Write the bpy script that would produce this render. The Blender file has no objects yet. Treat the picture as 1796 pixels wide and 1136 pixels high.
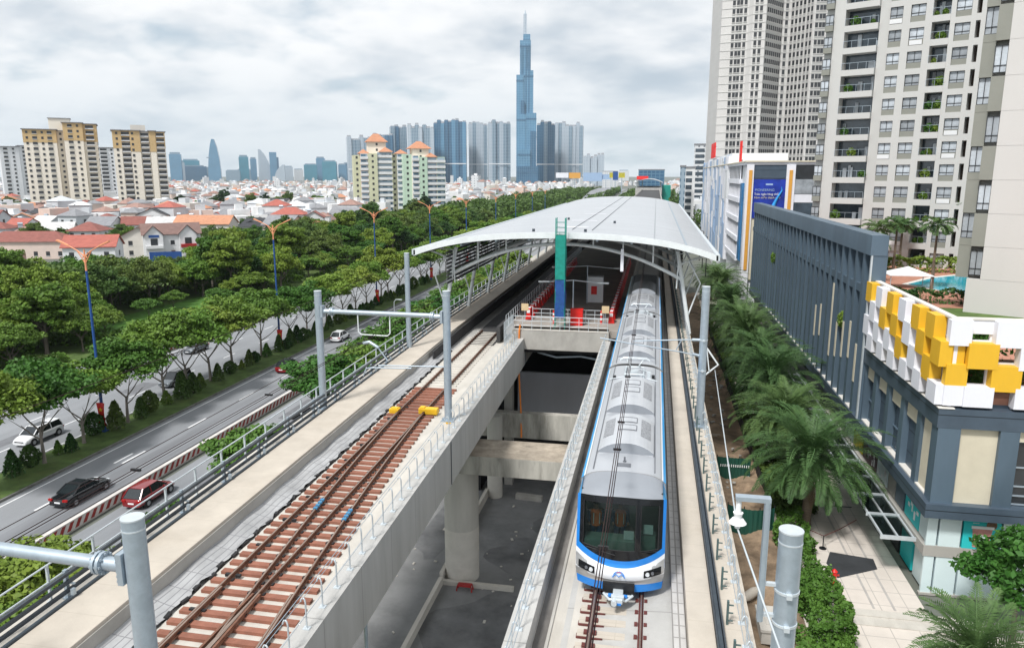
import bpy, bmesh, math, random
import numpy as np
from mathutils import Vector, Matrix
R = math.radians
S = bpy.context.scene
COL = S.collection
# ---------------------------------------------------------------- camera, sky, sun, exposure
cam_d = bpy.data.cameras.new('camera'); CAM = bpy.data.objects.new('camera', cam_d); COL.objects.link(CAM)
CAM.location = (0, 0, 26); CAM.rotation_euler = (R(90 - 11.31), 0, R(10.846))
cam_d.sensor_width = 36; cam_d.lens = 26.06; cam_d.clip_end = 20000; cam_d.clip_start = .3
S.camera = CAM
SUN_EL, SUN_AZ = 56, 205          # compass-like azimuth the light comes from (0 = +Y, clockwise)
W = bpy.data.worlds.new('World'); S.world = W; W.use_nodes = True
def build_world():
    nt = W.node_tree; N = nt.nodes; L = nt.links; N.clear()
    out = N.new('ShaderNodeOutputWorld'); bg = N.new('ShaderNodeBackground'); bg.inputs[1].default_value = .09
    sky = N.new('ShaderNodeTexSky'); sky.sky_type = 'NISHITA'; sky.sun_disc = False
    sky.sun_elevation = R(SUN_EL); sky.sun_rotation = R(SUN_AZ); sky.dust_density = 1.5; sky.air_density = 1.0
    tc = N.new('ShaderNodeTexCoord'); sep = N.new('ShaderNodeSeparateXYZ'); L.new(tc.outputs['Generated'], sep.inputs[0])
    def m(op, a, b=None, c=None):
        n = N.new('ShaderNodeMath'); n.operation = op
        for i, v in enumerate((a, b, c)):
            if v is None: continue
            if isinstance(v, (int, float)): n.inputs[i].default_value = v
            else: L.new(v, n.inputs[i])
        return n.outputs[0]
    zz = m('ADD', m('MAXIMUM', sep.outputs[2], 0), .30)
    cb = N.new('ShaderNodeCombineXYZ'); L.new(m('DIVIDE', sep.outputs[0], zz), cb.inputs[0]); L.new(m('DIVIDE', sep.outputs[1], zz), cb.inputs[1])
    L.new(m('MULTIPLY', zz, 2.0), cb.inputs[2])
    def noise(sc, det, off, rough=.55, dist=0.0):
        mp = N.new('ShaderNodeMapping'); mp.inputs['Location'].default_value = off; L.new(cb.outputs[0], mp.inputs[0])
        n = N.new('ShaderNodeTexNoise'); n.inputs['Scale'].default_value = sc; n.inputs['Detail'].default_value = det
        n.inputs['Roughness'].default_value = rough; n.inputs['Distortion'].default_value = dist; L.new(mp.outputs[0], n.inputs['Vector']); return n.outputs[0]
    def ramp(v, a, b, ca=(0,0,0,1), cb_=(1,1,1,1)):
        r = N.new('ShaderNodeValToRGB'); r.color_ramp.elements[0].position = a; r.color_ramp.elements[1].position = b
        r.color_ramp.elements[0].color = ca; r.color_ramp.elements[1].color = cb_; r.color_ramp.interpolation = 'EASE'; L.new(v, r.inputs[0]); return r.outputs[0]
    def vm(v, k):
        n = N.new('ShaderNodeVectorMath'); n.operation = 'SCALE'; n.inputs['Scale'].default_value = k; L.new(v, n.inputs[0]); return n.outputs[0]
    def dens(k):                                   # cloud density, sampled a little nearer the zenith when k < 1
        v = vm(cb.outputs[0], k); r_ = []
        for typ, sc, off in (('n', 1.0, (3.1, 7.4, .3)), ('n', 2.6, (8.2, 1.4, 2.0)), ('v', 2.7, (1.0, 5.0, .7))):
            mp = N.new('ShaderNodeMapping'); mp.inputs['Location'].default_value = off; L.new(v, mp.inputs[0])
            n = N.new('ShaderNodeTexNoise' if typ == 'n' else 'ShaderNodeTexVoronoi'); n.inputs['Scale'].default_value = sc; n.inputs['Detail'].default_value = 5 if typ == 'n' else 2; n.inputs['Roughness'].default_value = .55
            if typ == 'v': n.feature = 'F1'; n.normalize = True
            else: n.inputs['Distortion'].default_value = .2
            L.new(mp.outputs[0], n.inputs['Vector']); r_.append(n.outputs[0])
        return m('ADD', m('ADD', m('MULTIPLY', r_[0], .55), m('MULTIPLY', r_[1], .25)), m('MULTIPLY', m('SUBTRACT', 1.0, r_[2]), .30))
    d0 = dens(1.0); d1 = dens(.93)
    mask = ramp(d0, .48, .585)
    lit = m('ADD', m('MULTIPLY', m('SUBTRACT', d0, d1), 2.6), m('SUBTRACT', .62, m('MULTIPLY', m('SUBTRACT', d0, .55), 1.9)))
    ccol = ramp(lit, .16, .58, (4.9, 5.7, 6.5, 1), (9.6, 9.7, 9.8, 1))
    thin = N.new('ShaderNodeMix'); thin.data_type = 'RGBA'; thin.inputs[0].default_value = .66
    L.new(sky.outputs[0], thin.inputs[6]); thin.inputs[7].default_value = (5.0, 6.3, 7.2, 1)
    mx = N.new('ShaderNodeMix'); mx.data_type = 'RGBA'; L.new(mask, mx.inputs[0]); L.new(thin.outputs[2], mx.inputs[6]); L.new(ccol, mx.inputs[7])
    # milky horizon
    hz = ramp(sep.outputs[2], .0, .17, (1,1,1,1), (0,0,0,1))
    hm = N.new('ShaderNodeMix'); hm.data_type = 'RGBA'; L.new(m('MULTIPLY', hz, .6), hm.inputs[0]); L.new(mx.outputs[2], hm.inputs[6]); hm.inputs[7].default_value = (6.6, 7.6, 8.2, 1)
    L.new(hm.outputs[2], bg.inputs[0]); L.new(bg.outputs[0], out.inputs[0])
build_world()
sl = bpy.data.lights.new('sun', 'SUN'); sl.energy = 3.5; sl.angle = R(9); sl.color = (1, .975, .94)
SUN = bpy.data.objects.new('sun', sl); COL.objects.link(SUN)
az = R(SUN_AZ); dv = Vector((math.sin(az)*math.cos(R(SUN_EL)), math.cos(az)*math.cos(R(SUN_EL)), math.sin(R(SUN_EL))))
SUN.rotation_euler = dv.to_track_quat('Z', 'Y').to_euler()
S.view_settings.view_transform = 'Standard'; S.view_settings.look = 'None'; S.view_settings.exposure = .28; S.view_settings.gamma = 1
# ---------------------------------------------------------------- helpers
def tag(o, label=None, cat=None, group=None, kind=None):
    if label: o['label'] = label
    if cat: o['category'] = cat
    if group: o['group'] = group
    if kind: o['kind'] = kind
    return o
def thing(name, label, cat, loc=(0,0,0), rz=0, group=None):
    o = bpy.data.objects.new(name, None); COL.objects.link(o); o.location = loc; o.rotation_euler = (0, 0, rz); o.empty_display_size = .2
    return tag(o, label, cat, group)
def link(name, me, parent=None, loc=None, rz=None, mw=None):
    o = bpy.data.objects.new(name, me); COL.objects.link(o)
    if parent: o.parent = parent
    if loc is not None: o.location = loc
    if rz is not None: o.rotation_euler = (0, 0, rz)
    if mw is not None: o.matrix_local = mw
    return o
def dup(root, loc, rz=None, label=None, group=None, scale=None, parent=None):
    r = root.copy(); COL.objects.link(r); r.location = loc
    if parent: r.parent = parent
    if rz is not None: r.rotation_euler = (0, 0, rz)
    if scale: r.scale = scale
    if label: r['label'] = label
    if group: r['group'] = group
    for ch in list(root.children):
        c = ch.copy(); COL.objects.link(c); c.parent = r
        for g in list(ch.children):
            d = g.copy(); COL.objects.link(d); d.parent = c
    return r
class MB:
    def __init__(s): s.v = []; s.f = []; s.m = []; s.sm = []
    def add(s, vs, fs, mi=0, smooth=False):
        o = len(s.v); s.v += [tuple(v) for v in vs]
        for f in fs: s.f.append([i + o for i in f]); s.m.append(mi); s.sm.append(smooth)
        return s
    def box(s, x0, x1, y0, y1, z0, z1, mi=0):
        vs = [(x0,y0,z0),(x1,y0,z0),(x1,y1,z0),(x0,y1,z0),(x0,y0,z1),(x1,y0,z1),(x1,y1,z1),(x0,y1,z1)]
        return s.add(vs, [(0,3,2,1),(4,5,6,7),(0,1,5,4),(1,2,6,5),(2,3,7,6),(3,0,4,7)], mi)
    def obox(s, c, sx, sy, sz, rz=0, mi=0, M=None):
        m = M or Matrix.Rotation(rz, 3, 'Z')
        vs = [m @ Vector((a*sx/2, b*sy/2, d*sz/2)) + Vector(c) for d in (-1,1) for a, b in ((-1,-1),(1,-1),(1,1),(-1,1))]
        return s.add(vs, [(0,3,2,1),(4,5,6,7),(0,1,5,4),(1,2,6,5),(2,3,7,6),(3,0,4,7)], mi)
    def beam(s, p0, p1, w, h, mi=0, up=(0,0,1)):
        p0, p1 = Vector(p0), Vector(p1); d = (p1 - p0).normalized(); u = Vector(up)
        if abs(d.dot(u)) > .99: u = Vector((0,1,0))
        a = d.cross(u).normalized(); b = a.cross(d)
        vs = [p + a*i*w/2 + b*j*h/2 for p in (p0, p1) for i, j in ((-1,-1),(1,-1),(1,1),(-1,1))]
        return s.add(vs, [(0,1,2,3),(7,6,5,4),(0,4,5,1),(1,5,6,2),(2,6,7,3),(3,7,4,0)], mi)
    def tube(s, pts, r, n=8, mi=0, cap=True, smooth=True):
        pts = [Vector(p) for p in pts]; k = len(pts); rs = r if isinstance(r, (list, tuple)) else [r]*k
        vs = []; pa = None
        for i, p in enumerate(pts):
            d = (pts[min(i+1,k-1)] - pts[max(i-1,0)]).normalized()
            if pa is None:
                u = Vector((0,0,1)) if abs(d.z) < .9 else Vector((1,0,0)); pa = d.cross(u).normalized()
            else: pa = (pa - d*pa.dot(d)).normalized()
            b = d.cross(pa)
            vs += [p + (pa*math.cos(2*math.pi*j/n) + b*math.sin(2*math.pi*j/n))*rs[i] for j in range(n)]
        fs = [(i*n+j, i*n+(j+1)%n, (i+1)*n+(j+1)%n, (i+1)*n+j) for i in range(k-1) for j in range(n)]
        s.add(vs, fs, mi, smooth)
        if cap: s.add(vs[:n], [tuple(range(n))[::-1]], mi); s.add(vs[-n:], [tuple(range(n))], mi)
        return s
    def cyl(s, x, y, z0, z1, r, n=16, mi=0, r1=None):
        return s.tube([(x,y,z0),(x,y,z1)], [r, r if r1 is None else r1], n, mi)
    def sweep(s, prof, ys, xs=None, mi=0, caps=True):      # closed profile in (x, z) swept along y, xs(y) shifts x
        n = len(prof); vs = [(x + (xs(y) if xs else 0), y, z) for y in ys for x, z in prof]
        fs = [(i*n+j, i*n+(j+1)%n, (i+1)*n+(j+1)%n, (i+1)*n+j) for i in range(len(ys)-1) for j in range(n)]
        if caps: fs += [tuple(range(n))[::-1], tuple((len(ys)-1)*n + j for j in range(n))]
        return s.add(vs, fs, mi)
    def prism(s, poly, z0, z1, mi=0):
        n = len(poly); vs = [(x,y,z0) for x,y in poly] + [(x,y,z1) for x,y in poly]
        return s.add(vs, [tuple(range(n))[::-1], tuple(range(n,2*n))] + [(j,(j+1)%n,n+(j+1)%n,n+j) for j in range(n)], mi)
    def grid(s, fn, nu, nv, mi=0, smooth=True):
        vs = [fn(i/nu, j/nv) for j in range(nv+1) for i in range(nu+1)]
        return s.add(vs, [(j*(nu+1)+i, j*(nu+1)+i+1, (j+1)*(nu+1)+i+1, (j+1)*(nu+1)+i) for j in range(nv) for i in range(nu)], mi, smooth)
    def mesh(s, name, mats):
        me = bpy.data.meshes.new(name); me.from_pydata(s.v, [], s.f)
        for m_ in (mats if isinstance(mats, (list, tuple)) else [mats]): me.materials.append(m_)
        me.polygons.foreach_set('material_index', s.m); me.polygons.foreach_set('use_smooth', s.sm)
        bm = bmesh.new(); bm.from_mesh(me); bmesh.ops.recalc_face_normals(bm, faces=bm.faces); bm.to_mesh(me); bm.free()
        me.update(); return me
    def build(s, name, mats, parent=None, bevel=0, **k):
        o = link(name, s.mesh(name, mats), parent, **k)
        if bevel:
            b = o.modifiers.new('bevel', 'BEVEL'); b.width = bevel; b.segments = 2; b.limit_method = 'ANGLE'; b.angle_limit = R(40)
        return o
def quads(name, V, mat, nper=4):                            # numpy array (n, nper, 3) of loose polygons
    n = len(V); me = bpy.data.meshes.new(name); me.vertices.add(n*nper); me.vertices.foreach_set('co', np.asarray(V, dtype=np.float32).ravel())
    me.loops.add(n*nper); me.loops.foreach_set('vertex_index', np.arange(n*nper, dtype=np.int32)); me.polygons.add(n)
    me.polygons.foreach_set('loop_start', np.arange(0, n*nper, nper, dtype=np.int32)); me.polygons.foreach_set('loop_total', np.full(n, nper, dtype=np.int32))
    me.materials.append(mat); me.update(calc_edges=True); return me
def struct(name, mb, mats, kind='structure', **k):
    return tag(mb.build(name, mats, **k), kind=kind)
# ---------------------------------------------------------------- materials
def mat(name, col, rough=.7, metal=0.0, var=.14, scale=1.5, bump=0.0, bscale=12, stain=None, samt=.5, stretch=(1,1,1), spec=.4, rnd=0.0, detail=6, coat=0.0):
    m = bpy.data.materials.new(name); m.use_nodes = True; nt = m.node_tree; N = nt.nodes; L = nt.links
    p = N['Principled BSDF']; p.inputs['Roughness'].default_value = rough; p.inputs['Metallic'].default_value = metal
    p.inputs['Specular IOR Level'].default_value = spec; p.inputs['Coat Weight'].default_value = coat
    tc = N.new('ShaderNodeTexCoord'); mp = N.new('ShaderNodeMapping'); mp.inputs['Scale'].default_value = stretch; L.new(tc.outputs['Object'], mp.inputs[0])
    n = N.new('ShaderNodeTexNoise'); n.inputs['Scale'].default_value = scale; n.inputs['Detail'].default_value = detail; n.inputs['Roughness'].default_value = .62; L.new(mp.outputs[0], n.inputs['Vector'])
    r = N.new('ShaderNodeValToRGB'); r.color_ramp.elements[0].position = .3; r.color_ramp.elements[1].position = .7
    c = col
    r.color_ramp.elements[0].color = (*[max(0, x*(1-var)) for x in c], 1); r.color_ramp.elements[1].color = (*[min(1, x*(1+var)) for x in c], 1)
    L.new(n.outputs[0], r.inputs[0]); o = r.outputs[0]
    if stain:
        n2 = N.new('ShaderNodeTexNoise'); n2.inputs['Scale'].default_value = scale*.37; n2.inputs['Detail'].default_value = 9; n2.inputs['Roughness'].default_value = .7; L.new(mp.outputs[0], n2.inputs['Vector'])
        r2 = N.new('ShaderNodeValToRGB'); r2.color_ramp.elements[0].position = .5; r2.color_ramp.elements[1].position = .72
        r2.color_ramp.elements[1].color = (samt, samt, samt, 1); L.new(n2.outputs[0], r2.inputs[0])
        mx = N.new('ShaderNodeMix'); mx.data_type = 'RGBA'; L.new(r2.outputs[0], mx.inputs[0]); L.new(o, mx.inputs[6]); mx.inputs[7].default_value = (*stain, 1); o = mx.outputs[2]
    if rnd:
        oi = N.new('ShaderNodeObjectInfo'); hs = N.new('ShaderNodeHueSaturation'); mr = N.new('ShaderNodeMapRange')
        mr.inputs[3].default_value = 1-rnd; mr.inputs[4].default_value = 1+rnd; L.new(oi.outputs['Random'], mr.inputs[0]); L.new(mr.outputs[0], hs.inputs['Value']); L.new(o, hs.inputs['Color']); o = hs.outputs[0]
    L.new(o, p.inputs['Base Color'])
    if bump:
        nb = N.new('ShaderNodeTexNoise'); nb.inputs['Scale'].default_value = bscale; nb.inputs['Detail'].default_value = 5; L.new(mp.outputs[0], nb.inputs['Vector'])
        b = N.new('ShaderNodeBump'); b.inputs['Strength'].default_value = bump; b.inputs['Distance'].default_value = .05; L.new(nb.outputs[0], b.inputs['Height']); L.new(b.outputs[0], p.inputs['Normal'])
    return m
def joints(m, sx, sy, col, width=.02, axes='XY', off=(0,0,0), bump=0):     # brick-pattern joint lines over a material
    nt = m.node_tree; N = nt.nodes; L = nt.links; p = N['Principled BSDF']; src = p.inputs['Base Color'].links[0].from_socket
    tc = N.new('ShaderNodeTexCoord'); sp = N.new('ShaderNodeSeparateXYZ'); L.new(tc.outputs['Object'], sp.inputs[0]); cb = N.new('ShaderNodeCombineXYZ')
    L.new(sp.outputs[axes[0]], cb.inputs[0]); L.new(sp.outputs[axes[1]], cb.inputs[1])
    b = N.new('ShaderNodeTexBrick'); b.offset = 0; b.inputs['Scale'].default_value = 1; b.inputs['Brick Width'].default_value = sx; b.inputs['Row Height'].default_value = sy
    b.inputs['Mortar Size'].default_value = width; b.inputs['Mortar Smooth'].default_value = .1; b.inputs['Mortar'].default_value = (*col, 1); L.new(cb.outputs[0], b.inputs['Vector'])
    mx = N.new('ShaderNodeMix'); mx.data_type = 'RGBA'; L.new(b.outputs['Fac'], mx.inputs[0]); L.new(src, mx.inputs[6]); mx.inputs[7].default_value = (*col, 1); L.new(mx.outputs[2], p.inputs['Base Color'])
    return m
def leafmat(name, c1, c2, rnd=.18, scale=.35, trans=.22):
    m = bpy.data.materials.new(name); m.use_nodes = True; nt = m.node_tree; N = nt.nodes; L = nt.links; p = N['Principled BSDF']; p.inputs['Roughness'].default_value = .55
    p.inputs['Specular IOR Level'].default_value = .25
    tc = N.new('ShaderNodeTexCoord'); n = N.new('ShaderNodeTexNoise'); n.inputs['Scale'].default_value = scale; n.inputs['Detail'].default_value = 8; n.inputs['Roughness'].default_value = .75; L.new(tc.outputs['Object'], n.inputs['Vector'])
    r = N.new('ShaderNodeValToRGB'); r.color_ramp.elements[0].position = .3; r.color_ramp.elements[1].position = .7; r.color_ramp.elements[0].color = (*c1, 1); r.color_ramp.elements[1].color = (*c2, 1); L.new(n.outputs[0], r.inputs[0])
    oi = N.new('ShaderNodeObjectInfo'); hs = N.new('ShaderNodeHueSaturation'); mr = N.new('ShaderNodeMapRange'); mr.inputs[3].default_value = 1-rnd; mr.inputs[4].default_value = 1+rnd
    L.new(oi.outputs['Random'], mr.inputs[0]); L.new(mr.outputs[0], hs.inputs['Value'])
    mh = N.new('ShaderNodeMapRange'); mh.inputs[3].default_value = .5+rnd*.12; mh.inputs[4].default_value = .5-rnd*.12; L.new(oi.outputs['Random'], mh.inputs[0]); L.new(mh.outputs[0], hs.inputs['Hue'])
    L.new(r.outputs[0], hs.inputs['Color']); L.new(hs.outputs[0], p.inputs['Base Color'])
    t = N.new('ShaderNodeBsdfTranslucent'); L.new(hs.outputs[0], t.inputs[0]); ms = N.new('ShaderNodeMixShader'); ms.inputs[0].default_value = trans
    L.new(p.outputs[0], ms.inputs[1]); L.new(t.outputs[0], ms.inputs[2]); L.new(ms.outputs[0], N['Material Output'].inputs[0]); return m
def glassmat(name, tint, amt=.5, rough=.03):
    m = bpy.data.materials.new(name); m.use_nodes = True; nt = m.node_tree; N = nt.nodes; L = nt.links; p = N['Principled BSDF']
    p.inputs['Base Color'].default_value = (.01,.015,.015,1); p.inputs['Roughness'].default_value = rough; p.inputs['Specular IOR Level'].default_value = .6
    t = N.new('ShaderNodeBsdfTransparent'); t.inputs[0].default_value = (*tint, 1); ms = N.new('ShaderNodeMixShader'); ms.inputs[0].default_value = amt
    L.new(p.outputs[0], ms.inputs[1]); L.new(t.outputs[0], ms.inputs[2]); L.new(ms.outputs[0], N['Material Output'].inputs[0]); return m
M = {}
def mk(name, *a, **k): M[name] = mat(name, *a, **k)
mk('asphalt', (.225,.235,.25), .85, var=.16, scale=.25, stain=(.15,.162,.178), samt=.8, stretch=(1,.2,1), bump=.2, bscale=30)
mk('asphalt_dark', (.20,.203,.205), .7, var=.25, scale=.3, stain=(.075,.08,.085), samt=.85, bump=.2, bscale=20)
mk('road_paint', (.72,.73,.74), .7, var=.12, scale=4)
mk('ground', (.13,.14,.12), .95, var=.3, scale=.05)
mk('grass', (.075,.125,.03), .95, var=.45, scale=.6, stain=(.10,.11,.03), samt=.6, bump=.6, bscale=6)
mk('lawn', (.07,.17,.025), .95, var=.35, scale=.3, bump=.5, bscale=5)
mk('dirt', (.27,.195,.13), .95, var=.45, scale=.8, stain=(.09,.062,.042), samt=.9, bump=.9, bscale=3)
mk('concrete', (.40,.385,.355), .85, var=.13, scale=1.2, stain=(.24,.225,.20), samt=.55, stretch=(1,.5,.6), bump=.1)
mk('concrete_pale', (.50,.475,.43), .85, var=.1, scale=1.5, stain=(.33,.30,.26), samt=.45, stretch=(1,.35,1), bump=.1)
mk('concrete_girder', (.42,.415,.40), .85, var=.10, scale=.8, stain=(.24,.23,.21), samt=.6, stretch=(1,.9,.12), bump=.08)
joints(M['concrete_girder'], 3.05, 60, (.27,.265,.255), .022, 'YZ')
mk('concrete_old', (.43,.415,.375), .9, var=.22, scale=1.6, stain=(.10,.09,.075), samt=.85, stretch=(1,1,.18), bump=.25)
mk('concrete_pier', (.47,.455,.42), .9, var=.12, scale=1.2, stain=(.33,.315,.28), samt=.5, stretch=(1,1,.15), bump=.1); mk('concrete_pier_low', (.55,.525,.48), .9, var=.08, scale=1.2, stain=(.42,.39,.34), samt=.5)
mk('concrete_top', (.36,.31,.25), .95, var=.3, scale=1.4, stain=(.11,.095,.075), samt=.9, bump=.4)
mk('concrete_grey', (.44,.445,.45), .9, var=.14, scale=2.0, stain=(.27,.27,.27), samt=.5, stretch=(1,.4,1), bump=.15)
mk('drain', (.16,.15,.14), .9, var=.4, scale=1.2, stain=(.05,.046,.042), samt=.8, stretch=(1,.35,1))
mk('walkway', (.465,.42,.36), .85, var=.09, scale=.9, stain=(.37,.32,.26), samt=.5, bump=.08); joints(M['walkway'], 40, 1.55, (.40,.36,.30), .012, 'XY')
mk('galv', (.42,.49,.55), .42, .55, var=.09, scale=5, stain=(.33,.39,.45), samt=.5)
mk('galv_pale', (.58,.63,.66), .45, .35, var=.08, scale=4)
mk('steel_white', (.68,.72,.73), .5, 0, var=.08, scale=1.2, stain=(.5,.53,.54), samt=.3)
mk('wire_dark', (.045,.03,.03), .9, spec=.05)
mk('cable', (.045,.06,.075), .55, var=.2, scale=3)
mk('tray', (.045,.055,.066), .5, .1, var=.25, scale=2)
mk('rail_rust', (.20,.095,.06), .6, .3, var=.25, scale=4); mk('rail_maroon', (.12,.035,.03), .6, .1, var=.25, scale=4)
mk('rail_head', (.36,.28,.23), .35, .7, var=.2, scale=3, stretch=(1,.1,1))
mk('sleeper', (.25,.105,.07), .85, var=.18, scale=3, rnd=.12, stain=(.2,.09,.06), samt=.5)
mk('dark_iron', (.03,.03,.032), .6, .3, var=.3)
mk('blue_clip', (.05,.22,.40), .5, var=.15)
mk('yellow', (.75,.45,.02), .5, var=.1, scale=3, stain=(.5,.3,.02), samt=.4)
mk('red', (.68,.02,.015), .45, var=.1); mk('red_dark', (.32,.02,.02), .5, var=.15); mk('white', (.78,.79,.80), .5, var=.05)
mk('orange', (.75,.22,.03), .5, var=.15); mk('black', (.012,.013,.015), .4, var=.2); mk('rubber', (.02,.02,.021), .85, var=.2)
mk('blue_pole', (.02,.075,.26), .45, var=.15, rnd=.1); mk('lamp_orange', (.72,.30,.16), .5, var=.15)
mk('kerb_red', (.28,.035,.03), .8, var=.2, scale=2); mk('kerb_white', (.56,.53,.50), .8, var=.2, scale=2)
mk('roof_white', (.43,.45,.475), .34, .15, var=.08, scale=.35, stain=(.43,.45,.47), samt=.6, stretch=(.35,1.2,1))
joints(M['roof_white'], 60, 4.4, (.27,.29,.31), .06, 'XY')
mk('soffit', (.085,.09,.095), .8, var=.15); mk('void', (.02,.02,.022), .9, var=.2); mk('platform', (.33,.30,.27), .8, var=.15, scale=.5, stain=(.2,.18,.16), samt=.5)  # soffit and void are coloured dark to stand in for station shade
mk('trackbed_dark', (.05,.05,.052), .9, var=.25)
mk('net_green', (.01,.24,.19), .8, var=.2, scale=3); mk('net_blue', (.015,.07,.24), .8, var=.25, scale=3)
mk('wood_sign', (.62,.47,.28), .7, var=.1)
# train
mk('train_roof', (.50,.52,.55), .34, .45, var=.05, scale=.8, stain=(.44,.46,.49), samt=.4); mk('train_unit', (.56,.58,.61), .36, .4, var=.05, scale=1.5)
mk('train_dome', (.27,.29,.32), .4, .2, var=.05); mk('train_blue', (.015,.20,.62), .3, var=.05, coat=.4); mk('train_cyan', (.03,.34,.72), .3, var=.05, coat=.4)
mk('train_steel', (.50,.50,.50), .35, .6, var=.06, stretch=(1,1,6)); mk('train_white', (.78,.80,.83), .3, var=.03, coat=.3); mk('grille', (.16,.17,.19), .5, .3, var=.15)
mk('train_black', (.008,.009,.011), .12, var=.1); mk('interior', (.20,.30,.27), .7, var=.2); mk('interior_dark', (.03,.045,.045), .7, var=.3)
mk('skin', (.42,.24,.16), .6, var=.06); mk('hair', (.012,.01,.009), .6, var=.2); mk('vest', (.85,.20,.03), .6, var=.1); mk('shirt_blue', (.03,.10,.22), .7, var=.15)
mk('lens_clear', (.7,.74,.78), .1, .2, var=.05)
M['windscreen'] = glassmat('windscreen', (.45,.56,.52), .6); M['clear_glass'] = glassmat('clear_glass', (.75,.85,.83), .55)
mk('bldg_glass', (.045,.065,.085), .12, .0, var=.5, scale=.35, spec=.9); mk('bldg_dark', (.025,.028,.032), .35, var=.4, scale=.5, spec=.7)
mk('curtain', (.42,.46,.50), .4, var=.35, scale=.6, spec=.7, rnd=.35)
mk('panel_grey', (.075,.105,.14), .42, .2, var=.12, scale=.8, stain=(.06,.08,.105), samt=.5); joints(M['panel_grey'], 500, 1.5, (.02,.028,.036), .03, 'XZ')
mk('panel_grey2', (.10,.145,.19), .42, .2, var=.14, scale=.5, stain=(.075,.105,.14), samt=.5, stretch=(1,1,.2), rnd=.10); mk('cream', (.60,.55,.43), .8, var=.08, scale=.6, stain=(.48,.43,.33), samt=.4)
mk('box_white', (.74,.75,.80), .55, var=.05, scale=.5, stain=(.55,.55,.58), samt=.35, stretch=(1,1,.3)); mk('box_yellow', (.72,.42,.025), .5, var=.06, scale=.6, stain=(.48,.29,.03), samt=.35, stretch=(1,1,.3))
mk('stone_pave', (.58,.53,.48), .8, var=.07, scale=.5, stain=(.46,.42,.38), samt=.4); joints(M['stone_pave'], 1.6, 1.6, (.40,.37,.34), .03)
mk('slate', (.035,.038,.042), .8, var=.25, scale=.8)
mk('frosted', (.60,.72,.74), .3, var=.06, scale=.3, spec=.6); mk('teal', (.02,.50,.52), .5, var=.06); mk('brick_deck', (.40,.19,.13), .8, var=.15)
mk('pool', (.02,.42,.58), .08, var=.12, scale=.3, bump=.15, bscale=2, spec=.7); mk('tile_edge', (.62,.60,.56), .7, var=.1)
mk('beige_wall', (.53,.53,.515), .85, var=.045, scale=.08, stain=(.42,.405,.38), samt=.35, stretch=(1,1,.25)); mk('beige_dark', (.36,.35,.325), .85, var=.05, scale=.3); mk('olive', (.25,.255,.225), .85, var=.05, scale=.4)
mk('pink_wall', (.57,.56,.55), .85, var=.05, scale=.1); mk('ac_white', (.70,.71,.72), .6, var=.05)
mk('tower_cream', (.76,.71,.62), .85, var=.05, scale=.08); mk('tower_ochre', (.54,.39,.20), .85, var=.06, scale=.1); mk('tower_white', (.66,.68,.70), .8, var=.05, scale=.1)
mk('bark', (.14,.12,.10), .95, var=.3, scale=2, stretch=(3,3,.5), bump=.6, bscale=6); mk('bark_pale', (.24,.21,.185), .95, var=.3, scale=2, stretch=(3,3,.5)); mk('palm_trunk', (.16,.125,.09), .95, var=.4, scale=3, stretch=(1,1,4), bump=.9, bscale=6)
M['leaf_dark'] = leafmat('leaf_dark', (.03,.075,.016), (.105,.185,.04), .32); M['leaf_mid'] = leafmat('leaf_mid', (.05,.12,.015), (.16,.265,.04), .3); M['leaf_light'] = leafmat('leaf_light', (.085,.17,.02), (.19,.30,.045), .2)
M['leaf_pine'] = leafmat('leaf_pine', (.012,.038,.016), (.035,.078,.03), .25); M['leaf_palm'] = leafmat('leaf_palm', (.035,.085,.025), (.13,.22,.075), .12, scale=.9); M['leaf_hedge'] = leafmat('leaf_hedge', (.03,.10,.015), (.09,.21,.035), .15, scale=.8)
mk('shell_red', (.21,.010,.014), .22, var=.03, coat=.7); mk('shell_black', (.008,.009,.012), .18, var=.05, coat=.7); mk('shell_white', (.74,.75,.77), .25, var=.02, coat=.6); mk('shell_silver', (.18,.20,.22), .28, .5, var=.03, coat=.5)
mk('car_glass', (.015,.02,.024), .16, var=.1, spec=.8); mk('tail_red', (.35,.01,.01), .3, var=.1); mk('rim', (.35,.36,.37), .35, .8, var=.1)
mk('green_hoard', (.012,.07,.05), .5, var=.12, scale=1.5, stretch=(6,6,.3)); mk('mound', (.22,.16,.11), .95, var=.4, scale=1.2, bump=.8, bscale=4)
roofs = {'red': (.36,.11,.085), 'maroon': (.23,.085,.07), 'orange': (.46,.22,.13), 'brown': (.19,.12,.105), 'slate': (.045,.048,.055), 'grey': (.22,.225,.24), 'pale': (.50,.50,.50), 'rust': (.30,.185,.155)}
for k_, v_ in roofs.items(): mk('roof_' + k_ if k_ != 'white' else k_, v_, .8, var=.18, scale=.7, stretch=(1,1,3), bump=.3, bscale=4)
for k_, v_ in {'w1': (.66,.67,.68), 'w2': (.60,.57,.52), 'w3': (.52,.55,.58), 'w4': (.62,.50,.44)}.items(): mk('house_' + k_, v_, .85, var=.08, scale=.3, stain=(.42,.41,.40), samt=.4)
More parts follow.
